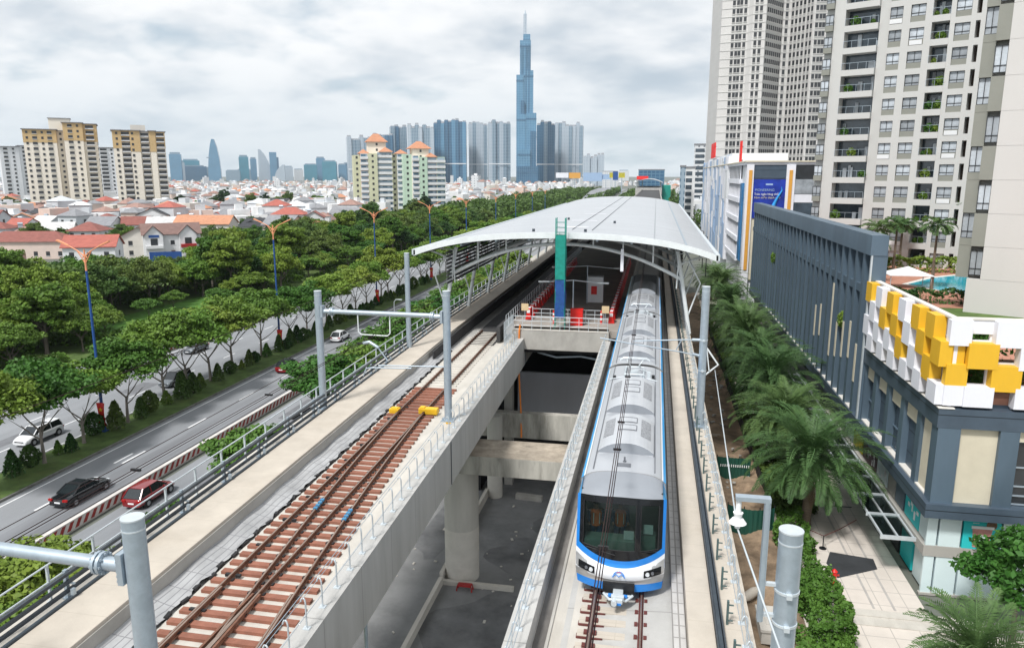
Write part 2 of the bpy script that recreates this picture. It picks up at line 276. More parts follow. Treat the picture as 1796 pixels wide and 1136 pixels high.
# ---------------------------------------------------------------- ground, roads
g = MB(); g.add([(-9000,-400,-.06),(9000,-400,-.06),(9000,15000,-.06),(-9000,15000,-.06)], [(0,1,2,3)]); struct('ground', g, M['ground'])
def sheet(name, x0, x1, y0, y1, z, m): return struct(name, MB().box(x0, x1, y0, y1, -.05, z), M[m])
ROAD_END = 1500
sheet('main_road', -51.3, -42.0, -10, ROAD_END, .0, 'asphalt'); sheet('far_road', -71.0, -56.2, -10, ROAD_END, .0, 'asphalt'); sheet('service_road', -41.2, -18.4, -10, ROAD_END, .001, 'asphalt')
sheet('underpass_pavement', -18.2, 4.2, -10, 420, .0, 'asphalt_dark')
sheet('outer_lane', -80.5, -71.9, -10, 700, .0, 'asphalt')
md = MB().box(-56.0, -51.5, -10, 900, -.05, .22); struct('median_grass', md, M['grass'])
kb = MB().box(-51.5, -51.3, -10, 900, -.05, .2).box(-56.2, -56.0, -10, 900, -.05, .2); struct('median_kerb', kb, [mat('kerb_stone', (.16,.16,.15), .9, var=.3)])
pk = MB().box(-128, -80.5, -10, 900, -.05, .10); struct('park_lawn', pk, M['grass'])
struct('lawn_clearing', MB().prism([(-98,106),(-84,100),(-81,132),(-84,150),(-97,146)], .1, .106), M['lawn'])
sheet('side_street', -140, -128, 60, 600, .02, 'asphalt')
pt = MB()
for y in range(-2, 520, 10):
    pt.box(-47.55, -47.35, y + 8.6, y + 11.8, .001, .006); pt.box(-61.0, -60.85, y + 7, y + 10, .001, .006); pt.box(-65.6, -65.45, y + 7, y + 10, .001, .006)
pt.box(-50.75, -50.6, -5, 520, .001, .006).box(-43.0, -42.9, -5, 520, .001, .006).box(-56.9, -56.78, -5, 520, .001, .006).box(-70.4, -70.28, -5, 520, .001, .006)
pt.box(-48.3, -48.1, 56.5, 59, .001, .0055)
struct('road_markings', pt, M['road_paint'])
tr = MB()
for dx in (-46.1, -44.2): tr.box(dx - .5, dx + .5, -5, 300, .0005, .003)
rp = MB(); random.seed(41)
for _ in range(16): x, y = random.choice((-49.5, -45.3, -44.6, -62.5, -59, -39, -37)), random.uniform(40, 150); rp.box(x - random.uniform(.5, 1.3), x + random.uniform(.5, 1.3), y, y + random.uniform(2, 9), .0006, .0024)
struct('road_patches', rp, [mat('patch_asphalt', (.155,.16,.172), .88, var=.2, scale=1.5)])
struct('tyre_tracks', tr, [mat('tyre_wear', (.17,.177,.19), .85, var=.3, scale=.4, stretch=(1,.08,1))])
sheet('mall_pavement', 9.6, 17.0, 44.2, 170, .15, 'stone_pave'); 
st = MB().box(9.6, 24, 43.5, 44.2, -.05, .14).box(9.6, 24, 42.6, 43.5, -.05, .07); struct('pavement_steps', st, M['concrete_pale'])
sheet('forecourt', 6.8, 40, 20, 42.6, .004, 'stone_pave')
struct('slate_inlay', MB().prism([(12.6,47.6),(15.5,49.3),(15.6,50.7),(12.9,51.2),(12.3,49.5)], .151, .156), M['slate'])
struct('paving_bands', MB().box(13.9, 14.05, 44.3, 90, .151, .155).box(15.1, 15.25, 44.3, 90, .151, .155), [mat('band_stone', (.38,.36,.34), .8)])
random.seed(3)
def dirt_z(x, y): return .12 + .35*math.sin(x*1.7 + y*.23)*math.sin(y*.41 + x*.6) + .25*math.sin(y*.13) + random.uniform(-.06, .06)
dm = MB(); dm.grid(lambda u, v: (4.2 + 5.4*u, 20 + 150*v, max(.02, dirt_z(4.2 + 5.4*u, 20 + 150*v))), 14, 320); struct('dirt_strip', dm, M['dirt'])
# ---------------------------------------------------------------- viaduct decks
def shL(y): return -.022*(min(y, 60) - 17)
def shS(y): return shL(y)
YL = [4, 12, 20, 30, 40, 50, 60, 100, 175]
vl = thing('viaduct_girder', 'left concrete viaduct girder carrying the brown sleepered turnout track', 'viaduct')
def rect(x0, x1, z0, z1): return [(x0,z0),(x1,z0),(x1,z1),(x0,z1)]
MB().sweep([(-18.3,12.9),(-17.0,11.2),(-15.4,9.6),(-11.2,9.6),(-9.4,10.9),(-9.12,10.9),(-9.12,13.2),(-9.78,13.2),(-9.78,12.44),(-15.32,12.44),(-15.32,12.9)], YL, shL).build('girder_shell', M['concrete_girder'], vl)
MB().sweep(rect(-17.05,-15.36,12.9,13.32), YL, shL).build('walkway_slab', M['walkway'], vl, bevel=.02)
MB().sweep(rect(-15.36,-15.31,12.45,13.2), [4,20,40,60], shL).build('walkway_kerb', M['concrete'], vl)
MB().sweep(rect(-18.3,-17.05,12.9,13.12), YL, shL).build('edge_beam', M['concrete_pale'], vl)
MB().sweep(rect(-14.35,-9.95,12.44,12.54), [4,20,36,60], shL).build('track_slab', M['concrete_pale'], vl)
gd = MB()
for y in (8.2, 33.4, 58.0): gd.box(-9.1 + shL(y), -9.07 + shL(y), y - .02, y + .02, 10.95, 13.19)
gd.build('movement_joint', M['cable'], vl)
dc = MB(); dc.sweep(rect(-9.86,-9.80,12.6,13.0), [4,20,40,57], shL); dc.sweep(rect(-9.95,-9.80,12.54,12.6), [4,20,40,57], shL); dc.build('trackside_cable', M['cable'], vl)
dr = MB()
nW = 120
def memb(u, v):
    y = 5 + 50*v; x0 = -15.30; wob = .07*math.sin(y*4.6) + .03*math.sin(y*11)
    x1 = -14.42 + wob; x = x0 + (x1 - x0)*u
    return (x + shL(y), y, 12.62 + .16*(1-u) + .03*math.sin(y*2.1 + u*3) + (.03*math.sin(y*4.6+1.2) if u > .9 else 0))
dr.grid(memb, 4, 260); tag(dr.build('drain_membrane', joints(mat('drain_cover', (.36,.365,.37), .9, var=.16, scale=2, stain=(.2,.2,.2), samt=.7, stretch=(1,.4,1)), .24, .9, (.22,.22,.23), .02)), 'pale wavy edged drain cover running beside the brown sleepers', 'drain cover')
de = MB()
for i in range(62):
    y = 5.6 + i*.8 + .1*math.sin(i*7.1); de.obox((-14.40 + shL(y) + .06*math.sin(y*4.6), y, 12.58), .12, .34, .13, .3*math.sin(i*3.3))
tag(de.build('drain_weights', M['dark_iron']), 'row of small dark weights along the wavy drain cover edge', 'weights', kind='stuff')
YR = [4, 20, 40, 57, 100, 175]
vr = thing('viaduct_girder', 'right concrete viaduct girder carrying the train on slab track', 'viaduct')
MB().sweep([(-3.75,10.9),(-3.2,9.6),(1.2,9.6),(3.2,11.6),(3.2,12.9),(-3.1,12.9-.46),(-3.1,13.2),(-3.75,13.2)], YR).build('girder_shell', M['concrete_girder'], vr)
MB().sweep(rect(-3.1,.95,12.44,12.50), YR).build('track_slab', M['concrete_pale'], vr)
MB().sweep(rect(-3.08,-2.72,12.50,12.512), YR).build('drain_channel', M['drain'], vr)
MB().sweep(rect(-2.72,-2.63,12.50,12.56), YR).build('drain_kerb', M['concrete'], vr)
MB().sweep(rect(.66,.94,12.50,12.512), YR).build('drain_channel', M['drain'], vr)
MB().sweep(rect(.95,1.33,12.4,12.92), YR).build('cable_trough', joints(mat('trough_lid', (.45,.44,.43), .85, var=.12), .19, .6, (.26,.25,.24), .025), vr)
MB().sweep(rect(1.35,2.10,12.4,13.30), YR).build('walkway_slab', M['walkway'], vr, bevel=.02)
MB().sweep(rect(2.36,3.2,12.7,13.14), YR).build('edge_beam', M['walkway'], vr)
wp_ = MB(); random.seed(52)
for cx, cy, rx, ry in ((-9.2,37.5,3.2,4.2),(-6.4,31,2.2,3.4),(-8.0,46.8,2.6,2.4),(-6.2,51.5,1.8,2.6),(-15,50,1.2,5),(-9.5,27,2.2,2.6)):
    n = 22; ph = random.random()*6
    wp_.prism([(cx + rx*math.cos(6.283*i/n)*(1 + .22*math.sin(3*6.283*i/n + ph) + .1*random.uniform(-1,1)), cy + ry*math.sin(6.283*i/n)*(1 + .2*math.sin(2*6.283*i/n + ph) + .1*random.uniform(-1,1))) for i in range(n)], .0005, .004)
struct('damp_patches', wp_, [mat('damp_asphalt', (.125,.128,.132), .55, var=.45, scale=.5, stain=(.19,.19,.19), samt=.8)])
db = MB()
for i in range(46): x, y = random.uniform(-17, -5), random.uniform(30, 56); s_ = random.uniform(.04, .16); db.obox((x, y, .04), s_*1.8, s_, .06, random.random()*3)
tag(db.build('litter', M['concrete_pale']), 'small pale litter scattered on the asphalt under the viaduct', 'litter', kind='stuff')
# ---------------------------------------------------------------- cable trays
ct = thing('cable_tray', 'black cable tray beside the left walkway railing', 'cable tray')
for k, (x, z) in enumerate(((-17.36,13.72),(-17.30,13.50),(-17.42,13.95))):
    MB().sweep(rect(x - .05, x + .05, z - .05, z + .05), [4,20,40,60,110], shL).build('cable', M['tray'], ct)
MB().sweep(rect(-17.14,-17.05,13.30,13.40), [4,20,40,60,110], shL).build('cable', M['cable'], ct)
br = MB().box(-.05, .05, -.06, .06, 0, .95).box(-.1, .1, -.12, .12, 0, .05).box(-.05, .3, -.03, .03, .5, .55).mesh('bracket', M['galv'])
for y in range(6, 108, 3): link('bracket', br, ct, (-17.5 + shL(y), y, 13.12))
br2 = MB().box(-.05, .05, -.06, .06, 0, .5).box(-.04, .2, -.03, .03, .12, .16).mesh('stand', M['galv'])
for y in range(5, 58, 3): link('stand', br2, ct, (-17.12 + shL(y), y + .8, 13.1))
c2 = thing('cable_tray', 'dark blue cable tray along the right walkway beside the train', 'cable tray')
MB().sweep([(2.11,12.9),(2.35,12.9),(2.35,13.42),(2.31,13.42),(2.31,13.2),(2.15,13.2),(2.15,13.42),(2.11,13.42)], YR).build('tray', M['tray'], c2)
MB().sweep(rect(2.17,2.29,13.2,13.33), YR).build('cable', M['cable'], c2)
br3 = MB().box(-.03, .03, -.05, .05, 0, .75).box(-.03, .16, -.02, .02, .1, .13).box(-.03, .16, -.02, .02, .35, .38).box(-.03, .16, -.02, .02, .6, .63).mesh('bracket', mat('bracket_green', (.09,.14,.14), .5, .3))
for i in range(44): link('bracket', br3, c2, (2.5, 9 + i*1.9, 13.14))
# ---------------------------------------------------------------- railings
def hoop_mesh(h=1.08, lean=.15, m='galv_pale'):
    p = [(0,0,0),(0,0,h*.72)] + [(lean*.5*(1-math.cos(a)), 0, h*.72 + lean*1.2*math.sin(a)) for a in (.4,.9,1.4,1.9,2.4,2.8)]
    mb = MB().tube(p, .026, 6).box(-.1, .1, -.09, .09, 0, .025)
    return mb.mesh('post', M[m])
def hoop_rail(name, label, x, side, ys, sh, z=13.2):
    t = thing(name, label, 'railing'); pm = hoop_mesh()
    for y in ys:
        o = link('post', pm, t, (x + sh(y), y, z), 0 if side > 0 else math.pi)
    y0, y1 = ys[0], ys[-1]; P = [y0 + (y1 - y0)*i/14 for i in range(15)]
    for dx, h, r in ((.10, 1.06, .013), (.2, .78, .010), (0, .42, .010)):
        MB().tube([(x + sh(y) + side*dx, y, z + h) for y in P], r, 5).build('guard_wire', M['galv'], t)
    return t
hoop_rail('guard_railing', 'hooped grey railing on the inner edge of the left girder', -9.42, -1, [9 + 1.1*i for i in range(43)], shL)
hoop_rail('guard_railing', 'hooped grey railing on the left edge of the train girder', -3.42, 1, [9 + 1.1*i for i in range(43)], lambda y: 0)
hoop_rail('guard_railing', 'hooped grey railing on the outer right edge of the train girder', 2.92, -1, [9 + 1.15*i for i in range(60)], lambda y: 0, 13.14)
orl = thing('guard_railing', 'straight grey handrail on the outer edge of the left walkway', 'railing')
pm = MB().box(-.035, .035, -.035, .035, 0, 1.22).box(-.09, .09, -.08, .08, 0, .03).mesh('post', M['galv_pale'])
for i in range(52): link('post', pm, orl, (-17.85 + shL(6 + 1.95*i), 6 + 1.95*i, 13.12))
P = [6 + 100*i/20 for i in range(21)]
for h in (1.22, .66): MB().tube([(-17.85 + shL(y), y, 13.12 + h) for y in P], .03, 6).build('rail', M['galv_pale'], orl)
# ---------------------------------------------------------------- left track with turnout
tl = thing('railway_track', 'rusty turnout track on brown sleepers on the left girder', 'railway track')
def railprof(mb, pts, top=True, mi=0):
    for (a, b) in zip(pts[:-1], pts[1:]):
        mb.beam((*a, 12.715), (*b, 12.715), .05, .10, mi); mb.beam((*a, 12.775), (*b, 12.775), .075, .05, mi); mb.beam((*a, 12.803), (*b, 12.803), .05, .006, 1); mb.beam((*a, 12.665), (*b, 12.665), .15, .025, mi)
def t1(y): return -12.83 + shL(y)             # centre of the through track
def t2(y):                                      # centre of the diverging track
    if y >= 39: return t1(y)
    k = (39 - y)/22; return t1(y) + 1.48*k*k*.55 + 1.48*k*.45
def rail(fn, y0, y1, n, mi='rail_rust'):
    mb = MB(); railprof(mb, [(fn(y0 + (y1-y0)*i/n), y0 + (y1-y0)*i/n) for i in range(n+1)]); return mb.build('rail', [M[mi], M['rail_head']], tl)
G = .735
rail(lambda y: t1(y) - G, 4, 62, 24); rail(lambda y: t1(y) + G, 17.5, 62, 16); rail(lambda y: t2(y) + G, 4, 39, 18); rail(lambda y: t2(y) - G, 17.5, 38.9, 14)
rail(lambda y: t1(y) + G, 4, 15.8, 6); rail(lambda y: t2(y) - G, 4, 15.8, 6)
rail(lambda y: t1(y) - G + .085, 13, 20, 3); rail(lambda y: t2(y) + G - .085, 13, 20, 3)
fg = MB(); fy = 16.9; fg.prism([(t1(15.6)+G-.2,15.4),(t1(15.6)+G+.14,15.4),(t1(fy)+G+.07,fy),(t1(19)+G+.03,19.4),(t1(19)+G-.04,19.4),(t1(fy)+G-.08,fy)], 12.66, 12.80); fg.build('crossing_frog', M['rail_head'], tl)
fg = MB(); fg.prism([(t1(15.6)+G-.3,15.0),(t1(15.6)+G-.22,15.0),(t1(20)+G-.1,19.8),(t1(20)+G-.17,19.8)], 12.66, 12.81); fg.prism([(t1(15.6)+G+.17,15.0),(t1(15.6)+G+.25,15.0),(t1(20)+G+.13,19.8),(t1(20)+G+.06,19.8)], 12.66, 12.81); fg.build('wing_rail', M['rail_rust'], tl)
def sleeper_mesh(w): return MB().box(-w/2, w/2, -.12, .12, 0, .12).mesh('sleeper', M['sleeper'])
cl = MB()
cache = {}
y = 5.0; k = 0
while y < 44.5:
    a = t1(y) - G - .62; b = max(t1(y) + G + .62, t2(y) + G + .6); w = round((b - a)/.12)*.12
    if w not in cache: cache[w] = sleeper_mesh(w)
    link('sleeper', cache[w], tl, ((a + b)/2, y, 12.53))
    for xx in {round(t1(y)-G,2), round(t1(y)+G,2), round(t2(y)-G,2), round(t2(y)+G,2)}:
        for d in (-.12, .12): cl.box(xx + d - .035, xx + d + .035, y - .07, y + .07, 12.65, 12.70)
    y += .6; k += 1
for i in range(16): yy = 8 + i*2.1; cl.obox((t1(yy) - G - .2, yy + .3, 12.66), .22, .12, .1); cl.obox((t1(yy) - G + .16, yy + .3, 12.66), .16, .12, .09)
tag(cl.build('rail_clip', M['dark_iron'], tl), kind='stuff')
pd = MB()
y = 45.0
while y < 62: pd.box(t1(y) - G - .4, t1(y) + G + .4, y - .13, y + .13, 12.54, 12.60); y += .62
tag(pd.build('rail_pad', M['concrete_pale'], tl), kind='stuff')
for dx, yy in ((G, 25.3), (-G, 26.0)):
    bc = MB(); 
    for j in range(4): bc.obox((t2(yy + j*.26) + dx, yy + j*.26, 12.80), .16, .13, .08)
    bc.build('blue_clamp', M['blue_clip'], tl)
sw = MB().box(-.55, .55, -.22, .22, 0, .34).box(-.5, -.2, -.18, .18, .34, .4)
o = sw.build('switch_machine', M['yellow'], bevel=.05, loc=(-13.36 + 1.0, 39.1, 12.62)); tag(o, 'long yellow point machine cover between the left track rails', 'switch cover')
o = MB().box(-.28, .28, -.24, .24, 0, .34).box(-.2, .2, -.16, .16, .34, .39).build('switch_machine', M['yellow'], bevel=.05, loc=(-14.32, 38.9, 12.55)); tag(o, 'short yellow point machine cover outside the left rail', 'switch cover')
o = MB().box(-.22, .22, -.18, .18, 0, .3).box(-.08, .08, -.1, .1, .3, .38).build('switch_machine', M['yellow'], bevel=.04, loc=(-10.75, 37.9, 12.55)); tag(o, 'small yellow point machine box by the right rail ends', 'switch cover')
# ---------------------------------------------------------------- right slab track
trk = thing('railway_track', 'slab track with maroon rails in front of the train', 'railway track')
XT = -.72
for s in (-1, 1):
    mb = MB(); railprof(mb, [(XT + s*G, 4), (XT + s*G, 80)]); mb.build('rail', [M['rail_maroon'], M['rail_head']], trk)
MB().box(XT - 1.35, XT + 1.33, 4, 110, 12.5, 12.56).build('plinth', M['concrete_pale'], trk)
pl = MB().box(-1.12, 1.12, -.17, .17, 0, .075).mesh('sleeper', M['walkway']); fl = MB()
for s in (-1, 1):
    for d in (-.14, .14): fl.box(s*G + d - .05, s*G + d + .05, -.09, .09, .075, .14)
    fl.box(s*G - .38, s*G + .38, -.215, -.175, 0, .065)
    fl.box(s*1.12 + (-.02), s*1.12 + .02, -.2, -.02, 0, .06)
flm = fl.mesh('fastening', M['rail_maroon'])
for i in range(28):
    o = link('sleeper', pl, trk, (XT, 5 + i*.65, 12.56)); f = link('fastening', flm, o)
# ---------------------------------------------------------------- piers and structure below
def pier(label, x, y, h, r=1.1, cap=None):
    t = thing('viaduct_pier', label, 'pier', (x, y, 0))
    MB().cyl(0, 0, 3.6, h, r, 40).build('column', M['concrete_pier'], t); MB().cyl(0, 0, -.02, 3.6, r*1.004, 40).build('column_base', M['concrete_pier_low'], t)
    if cap: cap(t)
def cap1(t):
    mb = MB().sweep([(-1.5,8.0),(-.2,7.75),(12.4,7.75),(12.4,8.95),(-1.9,8.95),(-1.9,8.5)], [-1.4, 1.75]); mb.build('crosshead', M['concrete_old'], t)
    MB().box(-1.85, 12.4, -1.36, 1.71, 8.951, 8.97).build('crosshead_top', M['concrete_top'], t)
    MB().box(-.8, .8, -.5, .5, 8.97, 9.6).build('bearing', M['concrete'], t); MB().box(9.6, 12, -.5, .5, 8.97, 9.6).build('bearing', M['concrete'], t)
pier('stained round concrete pier under the left girder with a long crosshead', -11.7, 43.6, 7.9, 1.12, cap1)
pier('round concrete pier standing directly under the front half of the train', -.9, 43.6, 7.75)
pier('slim concrete pier behind the crosshead beside the station void', -12.2, 56.2, 7, .62)
pw = MB().box(-12.9, -8, 42.2, 42.5, 0, .28).box(-12.9, -12.65, 20, 42.2, 0, .55).box(-12.95, -12.7, 42.5, 56, 0, .7); tag(pw.build('low_kerb_wall', M['concrete_pale']), 'low pale kerb wall around the foot of the round pier', 'kerb')
tag(MB().box(-17.9, -17.6, 34, 60, 0, .35).build('low_kerb_wall', M['concrete_pale']), 'low pale kerb along the underside of the left girder', 'kerb')
tag(MB().obox((-9.3, 56, .2), 2.2, .5, .4, -.1).build('concrete_beam', M['concrete']), 'short pale concrete beam lying on the asphalt behind the pier', 'beam')
o = MB().tube([(-.5,0,0),(-.45,0,.35),(.45,0,.35),(.5,0,0)], .05, 6).tube([(-.5,.35,0),(-.45,.35,.35),(.45,.35,.35),(.5,.35,0)], .05, 6).box(-.45, .45, 0, .35, .36, .42)
tag(o.build('trestle', M['red_dark'], loc=(-11.1, 41.7, 0)), 'small dark red trestle at the foot of the round pier', 'trestle')
o = MB().tube([(0,0,0),(0,0,10.9)], .07, 8).box(-.12, .12, -.12, .12, 0, .05); tag(o.build('drain_pipe', M['galv'], loc=(-9.6, 22.4, 0)), 'thin grey pipe standing against the left girder side', 'pipe')
# ---------------------------------------------------------------- station
CX = -7.4; HW = 12.3; Y0 = 59.3; Y1 = 168
def rz_(x): u = (x - CX)/HW; return 19.86 + 1.62*(1 - .5*u*u - .5*u**4)
cn = thing('station_canopy', 'long white arched metro station roof on leaning white columns', 'canopy')
rm = M['roof_white']; nt = rm.node_tree; N_ = nt.nodes; wv = N_.new('ShaderNodeTexWave'); wv.bands_direction = 'Y'; wv.inputs['Scale'].default_value = 1.1; wv.inputs['Distortion'].default_value = 0
tc_ = N_.new('ShaderNodeTexCoord'); nt.links.new(tc_.outputs['Object'], wv.inputs['Vector']); bp = N_.new('ShaderNodeBump'); bp.inputs['Strength'].default_value = .35; bp.inputs['Distance'].default_value = .06
nt.links.new(wv.outputs['Color'], bp.inputs['Height']); nt.links.new(bp.outputs[0], N_['Principled BSDF'].inputs['Normal'])
xs_ = [CX - HW + 2*HW*i/40 for i in range(41)]
MB().sweep([(x, rz_(x)) for x in xs_] + [(x, rz_(x) - .16) for x in reversed(xs_)], [Y0, 80, 110, 135, Y1]).build('roof_shell', rm, cn)
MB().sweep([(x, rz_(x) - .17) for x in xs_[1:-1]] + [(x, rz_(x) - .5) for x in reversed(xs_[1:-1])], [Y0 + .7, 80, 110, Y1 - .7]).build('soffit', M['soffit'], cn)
e = MB(); e.sweep([(x, rz_(x) + .05) for x in xs_] + [(x, rz_(x) - .42) for x in reversed(xs_)], [Y0 - .18, Y0 - .002]); e.build('front_fascia', M['steel_white'], cn)
for s in (-1, 1):
    xe = CX + s*HW; MB().sweep(rect(xe - .14, xe + .14, rz_(xe) - .34, rz_(xe) + .12), [Y0 - .18, Y1]).build('gutter', M['galv_pale'], cn)
    xo = CX + s*9.9; MB().sweep([(xo - .09, rz_(xo - .09) + .004), (xo + .09, rz_(xo + .09) + .004), (xo + .09, rz_(xo + .09) + .045), (xo - .09, rz_(xo - .09) + .045)], [Y0 + 1, Y1 - 1]).build('walk_track', M['galv'], cn)
ln = MB()
for x in (-6.9, -5.2):
    ln.sweep([(x - .03, rz_(x) + .002), (x + .03, rz_(x) + .002), (x + .03, rz_(x) + .035), (x - .03, rz_(x) + .035)], [Y0 + 4, Y1 - 4])
ln.build('roof_cable', M['cable'], cn)
for y in (66, 76, 90, 105, 122): MB().grid(lambda u, v: (-8.4 + 2.6*u, y + .9*v, rz_(-8.4 + 2.6*u) + .02), 5, 1).build('skylight', M['box_white'], cn)
vb = MB()
for x, y in ((-9.9, 61.2), (-5.6, 61.3), (-3.9, 74), (-8.9, 78)): vb.cyl(x, y, rz_(x), rz_(x) + .22, .12, 8)
vb.build('roof_vent', M['cable'], cn)
def lowc(x): return 20.42 - 2.75*((x - CX)/9.7)**2
for fi, yf in enumerate([61.6 + 8.8*i for i in range(12)]):
    ax = [CX - 9.8 + 19.6*i/24 for i in range(25)]
    MB().tube([(x, yf, lowc(x)) for x in ax], .15, 8).build('arch_rib', M['steel_white'], cn)
    for s in (-1, 1):
        MB().tube([(CX + s*10.5, yf, 13.2), (CX + s*9.3, yf, 20.0)], .17, 10).build('column', M['steel_white'], cn)
    if fi < 5:
        b = MB()
        for i in range(1, 8):
            x = CX - 9.8 + 19.6*i/8; b.beam((x, yf, lowc(x)), (x, yf, rz_(x) - .45), .12, .12)
        b.build('arch_post', M['steel_white'], cn)
        for s in (-1, 1):
            b = MB(); p0 = (CX + s*9.6, yf, 18.9); p1 = (CX + s*11.2, yf + .1, 17.4); p2 = (CX + s*10.3, yf + .1, 14.6)
            b.tube([p0, (CX + s*10.2, yf, 19.2), p1, p2], .07, 6); b.tube([(CX + s*10.6, yf - .5, 19.9), (CX + s*9.4, yf - .5, 19.8), (CX + s*9.3, yf - .5, 17)], .06, 6)
            b.tube([(CX + s*9.4, yf, 18.9), (CX + s*11.8, yf, 19.75)], .09, 6); b.build('side_bracket', M['steel_white'], cn)
pu = MB()
for x in (-16, -13, -10.2, -7.4, -4.6, -1.8, 1.2): pu.sweep(rect(x - .08, x + .08, rz_(x) - .72, rz_(x) - .51), [Y0 + 1.4, Y1 - 1])
pu.build('purlin', M['galv'], cn)
lv = MB()
for j in range(9): lv.box(CX - 9.75, CX - 9.65, 60, Y1 - 4, 17.0 + j*.32, 17.18 + j*.32)
for j in range(9): lv.box(CX + 9.65, CX + 9.75, 62, Y1 - 4, 17.0 + j*.32, 17.18 + j*.32)
lv.build('side_louvre', M['soffit'], cn)
tag(MB().box(-2.62, -2.38, 60.2, 60.5, 18.4, 20.2).build('hanging_panel', M['box_white']), 'tall white panel hanging under the front of the station arch', 'panel')
# platform and void
ps = thing('station_platform', 'island station platform slab with open dark concourse below its end', 'platform', (0,0,0))
MB().box(-11.6, -2.45, 57.9, 157, 13.35, 13.9).build('platform_floor', M['platform'], ps)
MB().box(-11.0, -3.25, 57.3, 57.9, 12.3, 13.88).build('end_beam', M['concrete'], ps)
MB().box(-10.95, -3.3, 57.28, 58.6, 13.881, 13.90).build('end_paving', M['concrete_pale'], ps)
MB().box(-13.6, 1.5, 56.9, 57.6, 4.9, 7.0).build('concourse_beam', M['concrete_old'], ps)
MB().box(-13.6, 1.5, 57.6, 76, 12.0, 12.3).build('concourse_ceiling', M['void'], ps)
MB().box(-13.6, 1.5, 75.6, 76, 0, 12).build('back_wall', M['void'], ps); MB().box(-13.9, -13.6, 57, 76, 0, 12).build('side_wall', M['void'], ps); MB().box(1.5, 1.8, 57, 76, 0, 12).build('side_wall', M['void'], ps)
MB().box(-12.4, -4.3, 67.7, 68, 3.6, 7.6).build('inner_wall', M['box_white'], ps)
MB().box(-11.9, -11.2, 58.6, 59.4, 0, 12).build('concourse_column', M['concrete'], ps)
MB().box(-12.4, -12.1, 58, 150, 12.6, 13.9).build('platform_wall', M['trackbed_dark'], ps)  # dark colour stands in for shade beside the track trough
MB().tube([(-9,58.2,11.9),(-7.5,58.3,11.5),(-5.5,58.2,11.7),(-3.6,58.2,11.4)], .09, 8).build('duct', M['galv'], ps)
sw_ = MB().sweep(rect(-14.98,-14.9,12.45,13.32), [51, 60, 100, 157], shL).sweep(rect(-14.9,-12.45,12.545,12.56), [57, 100, 157]); tag(sw_.build('trackbed_shade', M['trackbed_dark']), 'track trough darkened for shade, running under the station roof on the left', 'track bed')  # dark sheets carry the roof's shade in their colour
o = MB().tube([(-10.3,57.22,14.3),(-10.36,57.2,13.8),(-10.42,57.15,11),(-10.2,57.1,7.2),(-10.1,56.8,5)], .07, 8); tag(o.build('hose', M['orange']), 'orange hose hanging from the platform end into the void', 'hose')
def fence(name, label, p0, p1, z, h, n, rails=3, m='galv_pale', r=.022):
    t = thing(name, label, 'railing'); p0, p1 = Vector((*p0, z)), Vector((*p1, z)); pm = MB().cyl(0,0,0,h,r*1.2,6).mesh('post', M[m])
    for i in range(n + 1): link('post', pm, t, p0.lerp(p1, i/n))
    for j in range(rails): hh = h*(j + 1)/rails - .02; MB().tube([p0 + Vector((0,0,hh)), p1 + Vector((0,0,hh))], r, 6).build('rail', M[m], t)
    return t
fence('platform_railing', 'light grey railing along the very end of the station platform', (-10.9, 57.45), (-3.35, 57.45), 13.9, 1.1, 10)
fence('platform_railing', 'second grey railing standing behind the platform end railing', (-9.9, 61.0), (-3.9, 61.0), 13.9, 1.1, 8)
fence('platform_railing', 'grey barred railing along the left edge of the platform', (-11.5, 57.5), (-11.5, 120), 13.9, 1.1, 60, 2)
fence('platform_railing', 'short railing of close bars at the left corner of the platform end', (-10.95, 54.0), (-10.95, 57.4), 13.2, 1.9, 9, 3)
bt = thing('safety_barrier', 'red plastic safety barrier with white reflector in the left platform row', 'barrier', (-10.35, 62, 13.9), 0, 'red barriers on the station platform')
MB().sweep([(-.28,0),(.28,0),(.17,.5),(.17,.95),(-.17,.95),(-.17,.5)], [-.5, .5]).build('body', M['red'], bt, bevel=.03); MB().box(-.13, .13, -.52, -.505, .6, .88).build('reflector', M['white'], bt); MB().box(-.12, .12, -.2, .2, .95, 1.02).build('cap', M['white'], bt)
for i in range(1, 24): dup(bt, (-10.35 - .012*i, 62 + 1.75*i, 13.9))
for i in range(26): dup(bt, (-3.3, 61.6 + 1.7*i, 13.9), label='red plastic safety barrier with white reflector in the right platform row')
sc = thing('scaffold_tower', 'slim scaffold tower wrapped in green and blue netting on the platform', 'scaffold', (-7.25, 58.45, 13.9))
f = MB(); w = .37
for sx in (-1, 1):
    for sy in (-1, 1): f.tube([(sx*w*1.15, sy*w, 0), (sx*w, sy*w, 1.5), (sx*w, sy*w, 8.85)], .03, 6)
for j in range(22):
    z = .3 + j*.39
    for s in (-1, 1): f.tube([(-w, s*w, z), (w, s*w, z)], .014, 4); f.tube([(s*w, -w, z), (s*w, w, z)], .014, 4)
f.build('frame', M['net_green'], sc)
def net(z0, z1, m, seed, gap=.0):
    random.seed(seed); n = MB()
    for s, ax in ((-1,'y'),(1,'y'),(-1,'x'),(1,'x')):
        n.grid(lambda u, v: ((-w + 2*w*u)*1.03 if ax == 'y' else s*(w + .03 + .03*math.sin(9*v + 3*u)), s*(w + .03 + .03*math.sin(8*v + 4*u)) if ax == 'y' else (-w + 2*w*u)*1.03, z0 + (z1 - z0)*v), 4, 14)
    n.build('netting', M[m], sc)
net(4.0, 7.5, 'net_green', 1); net(.9, 3.98, 'net_blue', 2)
for sx in (-1, 1): MB().box(sx*w - .04, sx*w + .04, -w - .04, -w + .04, 7.5, 8.85).build('netting', M['net_green'], sc)
